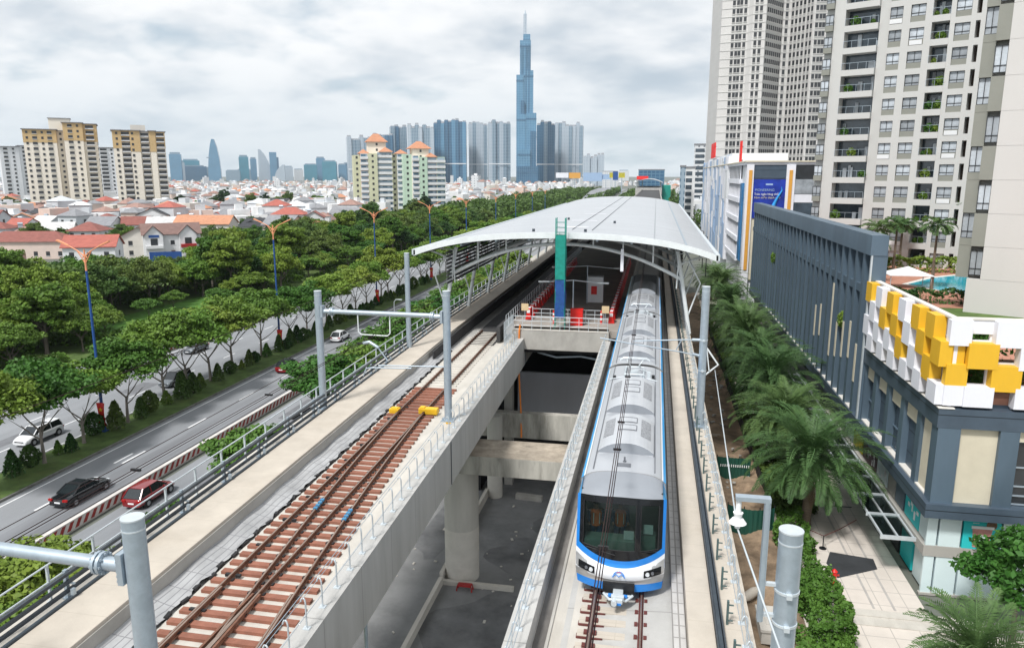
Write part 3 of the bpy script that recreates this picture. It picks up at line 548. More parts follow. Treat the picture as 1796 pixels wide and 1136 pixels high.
def dlamp(x, y, h, arm, label):
    t = thing('platform_lamp', label, 'lamp post', (x, y, 13.9)); MB().cyl(0,0,0,h,.06,8).build('pole', M['galv'], t)
    MB().tube([(-arm,0,h-.25),(0,0,h),(arm,0,h-.25)], .045, 6).build('arm', M['galv_pale'], t)
    for s in (-1, 1): MB().obox((s*(arm - .45), 0, h - .17), .95, .22, .12).build('lamp_head', M['steel_white'], t)
dlamp(-6.7, 63, 3.3, 3.0, 'nearer double armed platform lamp beside the netted scaffold'); dlamp(-6.2, 71, 3.6, 3.4, 'farther double armed platform lamp behind the scaffold')
o = MB().box(-.5,.5,-.3,.3,0,1.3).box(-.52,.52,-.32,.32,1.3,1.36).box(-.02,.02,-.31,-.3,.1,1.25); tag(o.build('red_cabinet', M['red'], loc=(-6.05, 60, 13.9), bevel=.02), 'bright red cabinet standing on the platform end', 'cabinet')
cb_ = thing('equipment_cabinet', 'white cabinet with a red box on its front, deeper on the platform', 'cabinet', (-5.5, 72, 13.9)); MB().box(-.8,.8,-.6,.6,0,2.5).build('body', M['white'], cb_); MB().box(-.35,.2,-.68,-.6,.8,1.6).build('red_box', M['red'], cb_)
for x, y, l in ((-10.5, 60.6, 'yellow paper notice board at the left end of the platform fence'), (-3.75, 60.6, 'yellow paper notice board at the right end of the platform fence')):
    t = thing('notice_board', l, 'sign', (x, y, 13.9)); MB().cyl(0,0,0,1.0,.03,6).build('post', M['galv'], t); MB().box(-.3,.3,-.03,.03,.95,1.55).build('board', M['wood_sign'], t)
for x, y, l in ((-8.0, 60.3, 'left striped red and white post by the scaffold foot'), (-4.1, 60.9, 'striped red and white post at the right end of the platform railing')):
    t = thing('striped_post', l, 'post', (x, y, 13.9)); MB().cyl(0,0,0,1.1,.09,8).build('pole', M['red'], t)
    for z in (.3, .7): MB().cyl(0,0,z,z+.2,.095,8).build('band', M['white'], t)
# ---------------------------------------------------------------- catenary masts
def mast(x, y, top, label, r=.2, z=13.3, bracket=None):
    t = thing('catenary_mast', label, 'mast', (x, y, z)); h = top - z
    MB().cyl(0,0,0,h,r,24).build('pole', M['galv'], t); MB().cyl(0,0,h,h+.03,r*1.04,24).cyl(0,0,h-.22,h-.19,r*1.03,24).build('cap', M['galv_pale'], t); MB().box(-.34,.34,-.34,.34,0,.06).cyl(.24,.24,.06,.2,.04,6).cyl(-.24,.24,.06,.2,.04,6).cyl(-.24,-.24,.06,.2,.04,6).cyl(.24,-.24,.06,.2,.04,6).build('base_plate', M['galv'], t)
    return t
def clamp(t, z, r=.2):
    MB().cyl(0,0,z,z+.05,r*1.08,20).box(-.05,.05,-r*1.4,-r,z-.02,z+.07).build('clamp_band', M['galv_pale'], t)
def collar(t, side, z, r=.2):
    b = MB().box(side*r*.9, side*(r + .1), -.2, .2, z - .32, z + .32).tube([(side*(r+.08),0,z),(side*(r+.62),0,z)], .14, 14).tube([(side*(r+.5),0,z),(side*(r+.56),0,z)], .23, 14).tube([(side*(r+.6),0,z),(side*(r+.66),0,z)], .23, 14)
    for j in range(8): a = j*math.pi/4; b.box(side*(r+.46), side*(r+.7), .19*math.cos(a)-.02, .19*math.cos(a)+.02, z + .19*math.sin(a)-.02, z + .19*math.sin(a)+.02)
    for j in range(6): b.box(side*(r+.1), side*(r+.14), -.17, -.12, z-.28+j*.1, z-.24+j*.1)
    b.build('beam_collar', M['galv'], t)
m1 = mast(-9.55, 11.5, 19.62, 'nearest galvanised mast at the bottom left beside the brown sleepers', .21, 13.2); collar(m1, -1, 18.62 - 13.2, .21)
m1b = mast(-17.7, 11.7, 19.6, 'galvanised mast outside the walkway at the far end of the nearest crossbeam', .2, 13.1)
b = MB().tube([(-10.3, 11.5, 18.62), (-17.6, 11.7, 18.7)], .13, 16); tag(b.build('portal_beam', M['galv']), 'thick galvanised crossbeam from the bottom left mast', 'beam')
m2 = mast(-18.0, 37.4, 19.8, 'galvanised mast on the outer walkway edge carrying the crossbeam', .2, 13.1); collar(m2, 1, 5.6)
m2r = mast(-10.45, 36.5, 20.15, 'galvanised mast on the inner girder edge carrying the right end of the crossbeam', .2, 13.2); collar(m2r, -1, 5.6)
pb = thing('portal_beam', 'galvanised crossbeam spanning the left track before the station', 'beam', (0,0,0)); MB().tube([(-17.2, 37.3, 18.72), (-11.2, 36.6, 18.82)], .13, 14).build('tube', M['galv'], pb)
MB().tube([(-15.6,37.1,18.75),(-15.6,37.1,17.7),(-15.45,37.1,17.55),(-13.9,37,17.55),(-13.75,37,17.7),(-13.75,37,18.75)], .035, 6).build('drop_frame', M['steel_white'], pb)
ca = MB().tube([(-15.3,37,17.1),(-14.9,36.9,17.2),(-14.4,36.9,16.9)], .09, 8).tube([(-14.5,36.9,17),(-13.9,36.9,16.2)], .04, 6).tube([(-14.4,36.8,15.95),(-10.6,36.6,16.1)], .035, 6).tube([(-15.3,36.8,15.3),(-15.1,36.8,15.75),(-14.8,36.8,15.8),(-12.5,36.7,15.9)], .04, 6)
tag(ca.build('steady_arm', M['galv']), 'white steady arm and insulator hung below the left crossbeam', 'bracket')
mast(-17.85, 52, 20.4, 'galvanised mast beside the left front corner of the station roof', .19, 13.1)
m4 = mast(2.62, 13.1, 19.72, 'nearest thick galvanised mast at the bottom right with two clamp bands', .21, 13.14); 
for z in (4.75, 5.4): clamp(m4, z, .21)
hb = thing('feeder_bracket', 'galvanised drop bracket with white bell insulator beside the bottom right mast', 'bracket', (2.2, 13.1, 17.9))
MB().box(-.07,.0,-.08,.08,0,2.35).box(-.03,.03,-.06,.06,0,2.35).build('hanger', M['galv'], hb); MB().box(-.58,.03,-.08,.08,2.35,2.43).build('arm', M['galv'], hb)
MB().cyl(-.52,0,2.1,2.35,.05,10).cyl(-.52,0,1.98,2.1,.05,14,r1=.09).cyl(-.52,0,1.90,1.98,.16,16,r1=.1).cyl(-.52,0,1.8,1.9,.05,10).build('insulator', M['white'], hb)
MB().box(.0,.26,-.04,.04,.1,.16).box(.0,.26,-.04,.04,.72,.78).build('stay', M['galv_pale'], hb)
m5 = mast(2.66, 38.2, 20.5, 'galvanised mast beside the train just before the station', .2, 13.14)
for z in (3.0, 4.6): clamp(m5, z)
tb = MB().tube([(2.8,38.2,17.4),(3.45,38.2,16.5),(2.8,38.2,15.9)], .05, 6).tube([(2.8,38.2,17.6),(3.0,38.1,16.2)], .03, 6); tag(tb.build('side_bracket', M['steel_white']), 'white triangular bracket on the mast beside the train', 'bracket')
cv = MB().tube([(2.5,38.2,17.75),(1.6,38.1,17.75),(-.9,38,17.6)], .035, 6).tube([(2.5,38.2,16.9),(1.6,38.1,17.1),(-.9,38,17.45),(-2.6,38,17.7)], .035, 6).tube([(1.3,38.1,17.2),(1.55,38.1,17.72)], .03, 6).tube([(2.5,38.2,17.75),(2.1,38.2,17.75)], .08, 8).tube([(2.5,38.2,16.92),(2.15,38.2,17.0)], .08, 8)
tag(cv.build('cantilever_arm', M['galv']), 'thin white cantilever arms reaching over the train from the mast', 'bracket')
# ---------------------------------------------------------------- wires
def wire(label, pts_sets, r=.014, m='wire_dark'):
    t = thing('overhead_wire', label, 'wire')
    for pts in pts_sets: MB().tube(pts, r, 5).build('strand', M[m], t)
    return t
def span(x, z, ys, sag=.0): return [(x(y) if callable(x) else x, y, z) for y in ys]
WY = [3, 13, 25, 38, 48, 58, 80, 110]
t = wire('pair of dark contact wires over the middle of the train', [[(-.88 + d, y, 17.8) for y in WY] for d in (-.06, .06)] + [[(-.86, y, 17.95) for y in WY]], .013)
sp = MB()
for y in (15.5, 21.7, 24.3, 30.2, 38.6, 46): sp.obox((-.88, y, 17.8), .24, .06, .06)
sp.build('spacer', M['black'], t)
t = wire('pair of dark contact wires over the left track', [[(-14.25 + d, y, 17.8) for y in WY] for d in (-.07, .07)], .013)
sp = MB()
for y in (17.5, 25, 34, 43): sp.obox((-14.25, y, 17.8), .3, .07, .07)
sp.build('spacer', M['black'], t)
def sagw(p0, p1, sag, n=10): return [Vector(p0).lerp(Vector(p1), i/n) - Vector((0,0,4*sag*(i/n)*(1-i/n))) for i in range(n+1)]
wire('upper dark feeder wire strung along the outer left masts', [sagw((-18.2,4,19.3),(-18.2,37.4,19.3),.1), sagw((-18.2,37.4,19.3),(-18.05,52,20.0),.05), sagw((-18.05,52,20.0),(-17.6,70,20.0),.05)], .014)
wire('lower pair of feeder wires along the outer left masts', [sagw((-18.2,4,z),(-18.2,37.4,z),.12) for z in (16.1, 15.3)] + [sagw((-18.2,37.4,z),(-17.9,60,z),.08) for z in (16.1, 15.3)], .014)
wire('pale feeder wire sagging from the bell insulator along the right side', [sagw((2.5,2,19.3),(1.68,13.1,19.7),.05), sagw((1.68,13.1,19.7),(3.3,38.2,16.2),.0)], .018, 'galv_pale')
wire('thin pale cable crossing low at the bottom left', [sagw((-16, 9.5, 16.3), (-8.8, 10.5, 15.5), .05)], .02, 'galv_pale')
# ---------------------------------------------------------------- train
tn = thing('metro_train', 'silver metro train with blue framed black cab front under overhead wires', 'train', (XT, 0, 0))
HWT = 1.415; ZB = 13.12
def roofz(u): return 16.42 - .10*u*u - .22*abs(u)**6         # u in -1..1 across
def body_prof(w=HWT):
    p = [(-w*.93, ZB), (w*.93, ZB), (w, ZB + .25), (w, 15.75), (w*.985, 15.95)]
    us = [1 - i/10 for i in range(21)]; return p[:4] + [(w*.975*u, roofz(u)) for u in us] + [(-w, 15.75), (-w, ZB + .25)]
def car(y0, y1, front=False):
    c = MB().sweep(body_prof(), [y0, y1]).build('car', [M['train_steel']], tn)
    MB().grid(lambda u, v: (HWT*.86*(2*u - 1), y0 + .03 + (y1 - y0 - .06)*v, roofz(.882*(2*u - 1)) + .006), 16, 1).build('roof', M['train_roof'], c)
    for s in (-1, 1):
        sh_ = [(HWT + .008, 15.3), (HWT + .008, 15.76), (HWT*.99 + .006, 15.95), (HWT*.975 + .004, roofz(1) + .012), (HWT*.92, roofz(.945) + .014), (HWT*.885, roofz(.908) + .014)]
        for k_, m_ in ((0,'train_cyan'),(1,'train_cyan'),(2,'train_cyan'),(3,'train_cyan'),(4,'train_white')):
            (xa, za), (xb, zb2) = sh_[k_], sh_[k_+1]; MB().add([(s*xa, y0, za), (s*xa, y1, za), (s*xb, y1, zb2), (s*xb, y0, zb2)], [(0,1,2,3)]).build('blue_band' if k_ < 4 else 'white_band', M[m_], c)
        wd = MB(); dd = MB(); y = y0 + 1.2
        while y < y1 - 2.6:
            wd.box(s*HWT - .005*0 + s*.002 if s > 0 else s*HWT - .012, s*HWT + .012 if s > 0 else s*HWT - .002, y, y + 1.9, 14.3, 15.2); dd.box(*(sorted((s*HWT + s*.002, s*HWT + s*.014))), y + 2.3, y + 3.6, 13.3, 15.25); y += 4.1
        wd.build('window', M['bldg_glass'], c); dd.build('door', M['train_steel'], c)
        MB().box(s*HWT*.72 - .015, s*HWT*.72 + .015, y0 + .3, y1 - .1, roofz(.72), roofz(.72) + .03).build('roof_seam', M['grille'], c)
    return c
def ac(c, y0, y1):
    w = .98; prof = [(-w, 16.3), (w, 16.3)] + [(w*(1 - i/8)*1.0, 16.46 + .34*(1 - abs(1 - i/8)**2.4)) for i in range(17)]
    a = MB().sweep(prof, [y0, y1]).build('ac_unit', M['train_unit'], c, bevel=.03)
def ac_parts(c, y0, y1):
    w = .98
    def top(x): return 16.46 + .34*(1 - abs(x/w)**2.4)
    a = [o for o in c.children if o.name.startswith('ac_unit')][-1]
    for s in (-1, 1):
        MB().grid(lambda u, v: (s*(.5 + .36*u), y0 + (y1-y0)*(.3 + .55*v), top(.5 + .36*u) + .012), 5, 1).build('grille', mat('grille_fine', (.30,.31,.33), .5, .3, var=.5, scale=14, stretch=(1,1,1)) if 'gf' not in M else M['gf'], a)
    for f0, f1 in ((.42, .58), (.68, .84)):
        g_ = MB()
        g_.grid(lambda u, v: (-.33 + .66*u, y0 + (y1-y0)*(f0 + (f1-f0)*v), top(-.33 + .66*u) + .014), 6, 1); g_.build('fan_panel', M['train_unit'], a)
        r_ = MB()
        for fx in (-.33, .33): r_.beam((fx, y0 + (y1-y0)*f0, top(fx) + .02), (fx, y0 + (y1-y0)*f1, top(fx) + .02), .03, .02)
        for ff in (f0, f1): r_.tube([(-.33 + .11*i, y0 + (y1-y0)*ff, top(-.33 + .11*i) + .016) for i in range(7)], .016, 4)
        r_.build('fan_frame', M['grille'], a)
    MB().grid(lambda u, v: (w*(2*u - 1)*.99, y0 - .012 - .3*(1 - v)*0, 16.42 + (top(w*(2*u - 1)*.99) - 16.42)*v), 12, 2).build('end_panel', M['train_dome'], a)
M['gf'] = mat('grille_fine', (.30,.31,.33), .5, .3, var=.5, scale=14)
def panto(c, y):
    b = MB()
    for s in (-1, 1):
        b.tube([(s*.45, y - .5, 16.55), (s*.45, y + .9, 16.55)], .035, 6); b.tube([(s*.3, y + .8, 16.6), (s*.2, y - .2, 16.95), (s*.42, y + .45, 17.12)], .03, 6); b.cyl(s*.45, y - .4, 16.4, 16.56, .07, 8); b.cyl(s*.45, y + .8, 16.4, 16.56, .07, 8)
    for yy in (y + .4, y + .62): b.tube([(-.72,yy,17.05),(-.55,yy,17.16),(.55,yy,17.16),(.72,yy,17.05)], .03, 6)
    b.tube([(-.45,y-.5,16.6),(.45,y-.5,16.6)], .04, 6); b.tube([(-.45,y+.9,16.6),(.45,y+.9,16.6)], .04, 6); b.box(-.18,.18,y-.35,y-.05,16.5,16.72); b.box(.62,.78,y-.1,y+.2,16.38,16.6)
    b.tube([(.7,y,16.6),(.45,y+.3,16.62),(0,y+.2,16.66)], .022, 5); b.tube([(-1.15,y-.7,16.36),(-.5,y-.62,16.5)], .02, 5); b.tube([(1.1,y-.7,16.36),(.6,y-.6,16.46)], .02, 5)
    b.build('pantograph', M['galv_pale'], c)
    MB().box(.84,.98,y-.3,y-.12,16.34,16.52).box(-1.0,-.86,y-.6,y-.45,16.34,16.5).build('insulator', M['black'], c)
c1 = car(23.3, 37.5); ac(c1, 25.0, 28.4); ac_parts(c1, 25.0, 28.4); ac(c1, 29.6, 34.0); ac_parts(c1, 29.6, 34.0); panto(c1, 35.6)
c2_ = car(37.9, 53.0); ac(c2_, 39.2, 43.6); ac_parts(c2_, 39.2, 43.6); ac(c2_, 45, 50.4); ac_parts(c2_, 45, 50.4); panto(c2_, 51.6)
c3 = car(53.4, 74); ac(c3, 55, 59.5); ac_parts(c3, 55, 59.5); ac(c3, 62, 67)
for ya in (37.45, 52.95): MB().sweep(body_prof(HWT*.9), [ya, ya + .5]).build('gangway', M['rubber'], tn)
MB().cyl(0, 23.9 + .3, 16.38, 16.46, .06, 8).cyl(0, 24.2, 16.46, 16.6, .03, 8).box(-.22,.22,23.75,24.0,16.40,16.46).build('antenna', M['grille'], c1)
# cab front: surface F(u, z); u -1..1
def F(u, z, off=0):
    k = max(0, (z - 13.9)/2.15); y = 21.85 + .42*abs(u)**2.6 + .34*k**1.5 - off - (.10 if 13.3 < z < 13.9 else 0)*math.sin((z-13.3)/.6*math.pi if 13.3 < z < 13.9 else 0)
    w = HWT*(1 - .05*max(0, (13.5 - z)/.6))
    return (u*w, y, z)
cab = MB()
def band(name, lo, hi, m, u0=-1, u1=1, off=0.0, n=28, nv=5, parent=None):
    mb = MB().grid(lambda a, b: F(u0 + (u1-u0)*a, lo(u0 + (u1-u0)*a) + (hi(u0 + (u1-u0)*a) - lo(u0 + (u1-u0)*a))*b, off), n, nv)
    return mb.build(name, M[m], parent or cabo)
ztop = lambda u: 16.03 - .13*u*u
zmask = lambda u: 14.02 + .42*u*u
zblue = lambda u: 13.80 + .40*u*u
zwhite = lambda u: 13.36 + .22*u*u
# shell behind: sides joining front edge to the car body
cabo = MB()
for s in (-1, 1):
    cabo.grid(lambda a, b: (lambda z, p: (p[0] + (s*HWT - p[0])*a, p[1] + (23.32 - p[1])*a, z))(13.0 + 2.78*b, F(s, 13.0 + 2.78*b)), 4, 8)
cabo.grid(lambda a, b: (lambda u: (lambda p: (p[0], p[1] + (23.32 - p[1])*b, 13.0))(F(u, 13.0)))(2*a - 1), 8, 2)
cabo = cabo.build('cab', M['train_blue'], tn)
band('skirt', lambda u: 12.98, lambda u: 13.24, 'train_blue')
band('lower_panel', lambda u: 13.24, lambda u: max(zwhite(u), 13.241), 'train_steel', off=.002)
band('white_panel', zwhite, zblue, 'train_white', off=.004)
band('blue_curve', zblue, zmask, 'train_blue', off=.006)
for s in (-1, 1): band('blue_frame', zmask, ztop, 'train_blue', s*.93, s*1.0, .003, 4, 10)
for s in (-1, 1): band('side_steel', lambda u: 13.32, lambda u: zblue(u) - .16, 'train_steel', s*.72, s*.995, .012, 6, 4)
# black mask as frame around the two windows
WIN = [(-.84, .34), (.45, .84)]
zb_ = lambda u: 14.36 + .05*u*u; zt_ = lambda u: 15.82 - .1*u*u
band('mask', zmask, zb_, 'train_black', -.93, .93, .012, 24, 3); band('mask', zt_, ztop, 'train_black', -.93, .93, .012, 24, 3)
for a, b_ in ((-.93, -.84), (.34, .45), (.84, .93)): band('mask', zb_, zt_, 'train_black', a, b_, .012, 3, 8)
for a, b_ in WIN:
    band('windscreen', zb_, zt_, 'windscreen', a, b_, -.02, 12, 8)
    fr = MB(); fr.tube([F(a + (b_-a)*i/10, zb_(a + (b_-a)*i/10), .015) for i in range(11)], .014, 5); fr.tube([F(b_, zb_(b_) + (zt_(b_) - zb_(b_))*i/8, .015) for i in range(9)], .014, 5); fr.tube([F(a, zb_(a) + (zt_(a) - zb_(a))*i/8, .015) for i in range(9)], .012, 5)
    fr.build('window_trim', M['dark_iron'], cabo)
wp = MB().tube([F(-.75, 14.33, .05), F(-.1, 14.22, .06)], .014, 5).tube([F(.5, 14.34, .05), F(.8, 14.36, .06)], .014, 5); wp.build('wiper', M['black'], cabo)
# dome between mask top and roof
MB().grid(lambda a, b: (lambda u: (lambda p: (p[0]*.985 + 0, p[1] + (23.32 - p[1])*b, p[2] + (roofz(u*.985) - p[2])*(b**.6) + .004))(F(u*.93, ztop(u*.93), .0)))(2*a - 1), 24, 6).build('roof_dome', M['train_dome'], cabo)
for s in (-1, 1):
    MB().grid(lambda a, b: (lambda p, q: (p[0] + (q[0] - p[0])*b, p[1] + (q[1] - p[1])*b, p[2] + (q[2] - p[2])*b))((lambda f_: (f_[0], f_[1] + (23.32 - f_[1])*a, f_[2] + (roofz(.925) - f_[2])*(a**.6)))(F(s*.92, ztop(.92))), (s*HWT, F(s, 15.78)[1] + (23.32 - F(s, 15.78)[1])*a, 15.78)), 6, 3).build('cab_shoulder', M['train_cyan'], cabo)
    MB().obox(F(s*.86, ztop(.86) + .06, -.25), .18, .1, .08).build('marker_light', M['black'], cabo)
    hl = band('headlight', lambda u: 13.50 + .22*(abs(u) - .5), lambda u: 13.74 + .2*(abs(u) - .5), 'train_black', s*.55, s*.93, .03, 6, 2)
    p = F(s*.63, 13.64, .04); MB().tube([(p[0], p[1] + .05, p[2]), (p[0], p[1] - .015, p[2])], .065, 12).build('lens', M['lens_clear'], hl)
    p = F(s*.74, 13.66, .04); MB().tube([(p[0], p[1] + .05, p[2]), (p[0], p[1] - .015, p[2])], .05, 12).build('lens', M['grille'], hl)
# emblem: arc over an M-like zigzag
em = MB(); pe = F(0, 13.55, .012)
def ep(x, z): q = F(x/HWT, 13.55 + z, .03); return (q[0], q[1] - .01, q[2])
em.tube([ep(.17*math.cos(a), .0 + .17*math.sin(a)) for a in [math.pi*(.08 + .84*i/10) for i in range(11)]], .014, 5)
em.tube([ep(-.2,-.03), ep(-.09,.09), ep(0,-.01), ep(.09,.09), ep(.2,-.03)], .018, 5)
em.build('emblem', M['train_blue'], cabo); MB().tube([ep(.15*math.cos(a), .155*math.sin(a)) for a in [math.pi*(.35 + .3*i/5) for i in range(6)]], .012, 5).build('emblem_arc', M['red'], cabo)
# coupler
cp = MB().box(-.5,.5,21.72,21.9,12.98,13.28); cp.build('coupler_recess', M['black'], cabo)
cp = MB().box(-.16,.16,21.1,21.75,12.96,13.12).tube([(-.1,21.15,13.05),(-.1,20.95,13.05)], .09, 10).box(-.42,.42,21.5,21.6,12.95,13.03).tube([(-.45,21.6,13.0),(-.25,21.3,12.98),(-.1,21.3,13.0)], .05, 6).tube([(.45,21.6,13.0),(.25,21.3,12.98),(.1,21.3,13.0)], .05, 6).box(-.2,.2,21.15,21.3,13.1,13.2)
cp.build('coupler', M['galv_pale'], cabo, bevel=.02); MB().box(-.3,.3,21.35,21.45,13.05,13.11).box(-.12,.12,21.08,21.13,12.93,13.0).build('coupler_handle', M['train_blue'], cabo)
# cab interior
ci = MB().box(-1.2,1.2,22.25,24.4,13.7,13.75).box(-1.2,1.2,24.3,24.4,13.7,16.0).box(-1.25,-1.2,22.6,24.4,13.7,15.9).box(1.2,1.25,22.6,24.4,13.7,15.9); ci.build('cab_interior', M['interior_dark'], cabo)
MB().box(-1.15,.45,22.2,22.75,14.15,14.5).box(.62,1.1,22.25,22.6,14.1,14.75).build('console', M['interior'], cabo); MB().box(.1,.42,22.35,22.4,14.52,14.8).box(.72,1.02,22.28,22.33,14.8,15.1).build('screen', M['frosted'], cabo)
bg_ = MB()
for yy in (25.2, 34.5, 40, 50.5): 
    for s in (-1, 1): bg_.tube([(s*.66, yy, 13.2), (s*.8, yy, 13.2)], .4, 16)
    bg_.box(-.9,.9,yy - 1, yy + 1, 12.95, 13.2)
bg_.build('bogie', M['dark_iron'], tn)
# ---------------------------------------------------------------- people in the cab
def person(label, loc, rz, arm=0.0, hair='hair'):
    V = [(0,0,.92),(0,.01,1.12),(0,0,1.32),(0,0,1.46),(0,.01,1.54),(0,.02,1.64),(0,.02,1.72), (-.1,0,.88),(-.11,-.02,.48),(-.11,.02,.08),(-.11,-.14,.03),(.1,0,.88),(.11,-.02,.48),(.11,.02,.08),(.11,-.14,.03),
         (-.19,0,1.40),(-.25,.02,1.12),(-.24,-.14-arm,.96+arm),(-.24,-.2-arm,.92+arm),(.19,0,1.40),(.25,.02,1.12),(.24,-.14-arm,.96+arm),(.24,-.2-arm,.92+arm)]
    E_ = [(0,1),(1,2),(2,3),(3,4),(4,5),(5,6),(0,7),(7,8),(8,9),(9,10),(0,11),(11,12),(12,13),(13,14),(2,15),(15,16),(16,17),(17,18),(2,19),(19,20),(20,21),(21,22)]
    rad = [.15,.14,.16,.07,.055,.085,.06, .095,.06,.042,.04,.095,.06,.042,.04, .065,.045,.032,.035,.065,.045,.032,.035]
    me = bpy.data.meshes.new('person'); me.from_pydata(V, E_, []); me.materials.append(M['skin'])
    o = link('person', me, None, loc, rz); tag(o, label, 'person')
    sk = o.modifiers.new('skin', 'SKIN'); sk.use_smooth_shade = True
    for i, v in enumerate(me.skin_vertices[0].data): v.radius = (rad[i], rad[i]); v.use_root = (i == 0)
    o.modifiers.new('sub', 'SUBSURF').levels = 1
    o.modifiers['sub'].render_levels = 2
    MB().tube([(0,0,.9),(0,0,1.1),(0,0,1.36),(0,0,1.45)], [.185,.18,.21,.1], 12).build('vest', M['vest'], o)
    for s in (-1, 1): MB().tube([(s*.19,0,1.40),(s*.25,.02,1.12),(s*.245,-.1-arm,.98+arm)], [.085,.065,.05], 8).build('sleeve', M['shirt_blue'], o); MB().tube([(s*.1,0,.92),(s*.11,-.02,.48),(s*.11,.02,.1)], [.12,.085,.065], 8).build('trouser_leg', M['shirt_blue'], o)
    MB().tube([(0,.03,1.62),(0,.03,1.72),(0,.03,1.77)], [.105,.1,.04], 10).build('hair', M[hair], o)
    MB().tube([(-.1,-.18,1.0),(-.1,-.205,1.38)], .02, 5).tube([(.1,-.18,1.0),(.1,-.205,1.38)], .02, 5).build('reflective_strip', M['white'], o)
    return o
person('person in orange vest at the far left behind the train windscreen', (XT - .85, 23.0, 13.76), .2, .05)
person('second person in orange vest from the left behind the windscreen', (XT - .5, 23.5, 13.76), -.2, .02)
person('person in orange vest near the middle of the train windscreen', (XT - .05, 23.1, 13.76), .1, .08)
# ---------------------------------------------------------------- vegetation builders
rng = np.random.default_rng(5)
def leaf_quads(P, size, up=.5, elong=1.6, outv=None, seed=0):
    r = np.random.default_rng(seed); n = len(P)
    nrm = r.normal(size=(n,3)); nrm /= np.linalg.norm(nrm, axis=1)[:,None]; nrm = nrm*.8 + np.array([0,0,up])
    if outv is not None: nrm += outv*.5
    nrm /= np.linalg.norm(nrm, axis=1)[:,None]
    t = r.normal(size=(n,3)); a = np.cross(nrm, t); a /= np.linalg.norm(a, axis=1)[:,None]; b = np.cross(nrm, a)
    s = (size*(.6 + .8*r.random(n)))[:,None]
    return np.stack([P - a*s*elong/2, P - b*s/2, P + a*s*elong/2, P + b*s/2], 1)
def crown_mesh(name, m, seed, rx, rz, zc, nclump, per, size, flat=0.0, clump_r=.3, hollow=.45):
    r = np.random.default_rng(seed); Q = []
    d = r.normal(size=(nclump,3)); d[:,2] = np.abs(d[:,2])*1.0 - .25*r.random(nclump); d /= np.linalg.norm(d, axis=1)[:,None]
    rad = hollow + (1 - hollow)*r.random(nclump)**.6; lump = .8 + .35*r.random(nclump)
    C = d*(rad*lump)[:,None]*np.array([rx, rx, rz]) + np.array([0,0,zc])
    for i in range(nclump):
        k = int(per*(.6 + .8*r.random())); cr = clump_r*rx*(.7 + .6*r.random())
        p = r.normal(size=(k,3)); p /= np.linalg.norm(p, axis=1)[:,None]; p *= (r.random(k)**.45)[:,None]
        p[:,2] = p[:,2]*(.55 - .25*flat)
        o = p.copy(); Q.append(leaf_quads(C[i] + p*cr, size, .45 + flat, 1.6, o, seed*997 + i))
    return quads(name, np.concatenate(Q), m)
def trunk_mesh(name, m, seed, h, r0, spread, nb=5, rise=.9):
    random.seed(seed); mb = MB(); top = Vector((random.uniform(-.3,.3), random.uniform(-.3,.3), h))
    mb.tube([(0,0,-.1),(0,0,.15),(top.x*.4, top.y*.4, h*.55), top], [r0*1.5, r0*1.1, r0*.85, r0*.65], 8)
    a0 = random.random()*6
    for i in range(nb):
        a = a0 + i*2*math.pi/nb + random.uniform(-.4,.4); s = Vector((top.x*.7, top.y*.7, h*(.72 + .05*random.random()))) if i % 2 else top
        e = s + Vector((math.cos(a)*spread*random.uniform(.6,1), math.sin(a)*spread*random.uniform(.6,1), spread*rise*random.uniform(.7,1.2)))
        mid = s.lerp(e, .5) + Vector((0,0,-.12*spread*.5)); mb.tube([s, mid, e], [r0*.5, r0*.36, r0*.16], 6)
        for j in range(2):
            b = a + random.uniform(-1,1); mb.tube([mid.lerp(e,.4), e + Vector((math.cos(b)*spread*.4, math.sin(b)*spread*.4, spread*.35))], [r0*.25, r0*.08], 5)
    return mb.mesh(name, m)
TREE = {}
def tkind(key, leaf, seed, rx, rz, zc, ncl, per, size, th, tr, sp, flat=0, cr=.3, bark='bark', hollow=.45, rise=.9):
    TREE[key] = (crown_mesh('crown', M[leaf], seed, rx, rz, zc, ncl, per, size, flat, cr, hollow), trunk_mesh('trunk', M[bark], seed, th, tr, sp, 5, rise))
for i in range(3): tkind('road%d' % i, ('leaf_mid','leaf_mid','leaf_light')[i], 10 + i, 3.9, 2.5, 5.6, 70, 150, .215, 2.6, .15, 1.9, .3, .27, 'bark_pale', .3, 1.1)
for i in range(4): tkind('park%d' % i, ('leaf_dark','leaf_mid','leaf_dark','leaf_light')[i], 30 + i, 4.6, 4.0, 5.2, 92, 150, .285, 3.2, .26, 2.4, .1, .26, 'bark', .4)
for i in range(3): tkind('flat%d' % i, ('leaf_mid','leaf_hedge','leaf_mid')[i], 50 + i, 3.7, 1.9, 4.4, 76, 150, .215, 2.4, .16, 2.0, .45, .27, 'bark', .3)
for i in range(2): tkind('tall%d' % i, ('leaf_dark','leaf_mid')[i], 70 + i, 4.1, 5.2, 7.4, 100, 130, .33, 5, .3, 2.2, .1, .26, 'bark', .4)
tkind('pine', 'leaf_pine', 80, 3.6, 6.5, 7.0, 80, 70, .45, 6, .25, 1.6, .1, .26)
tkind('glossy', 'leaf_hedge', 83, 2.9, 2.6, 4.6, 70, 90, .26, 3, .16, 1.6, .1, .3)
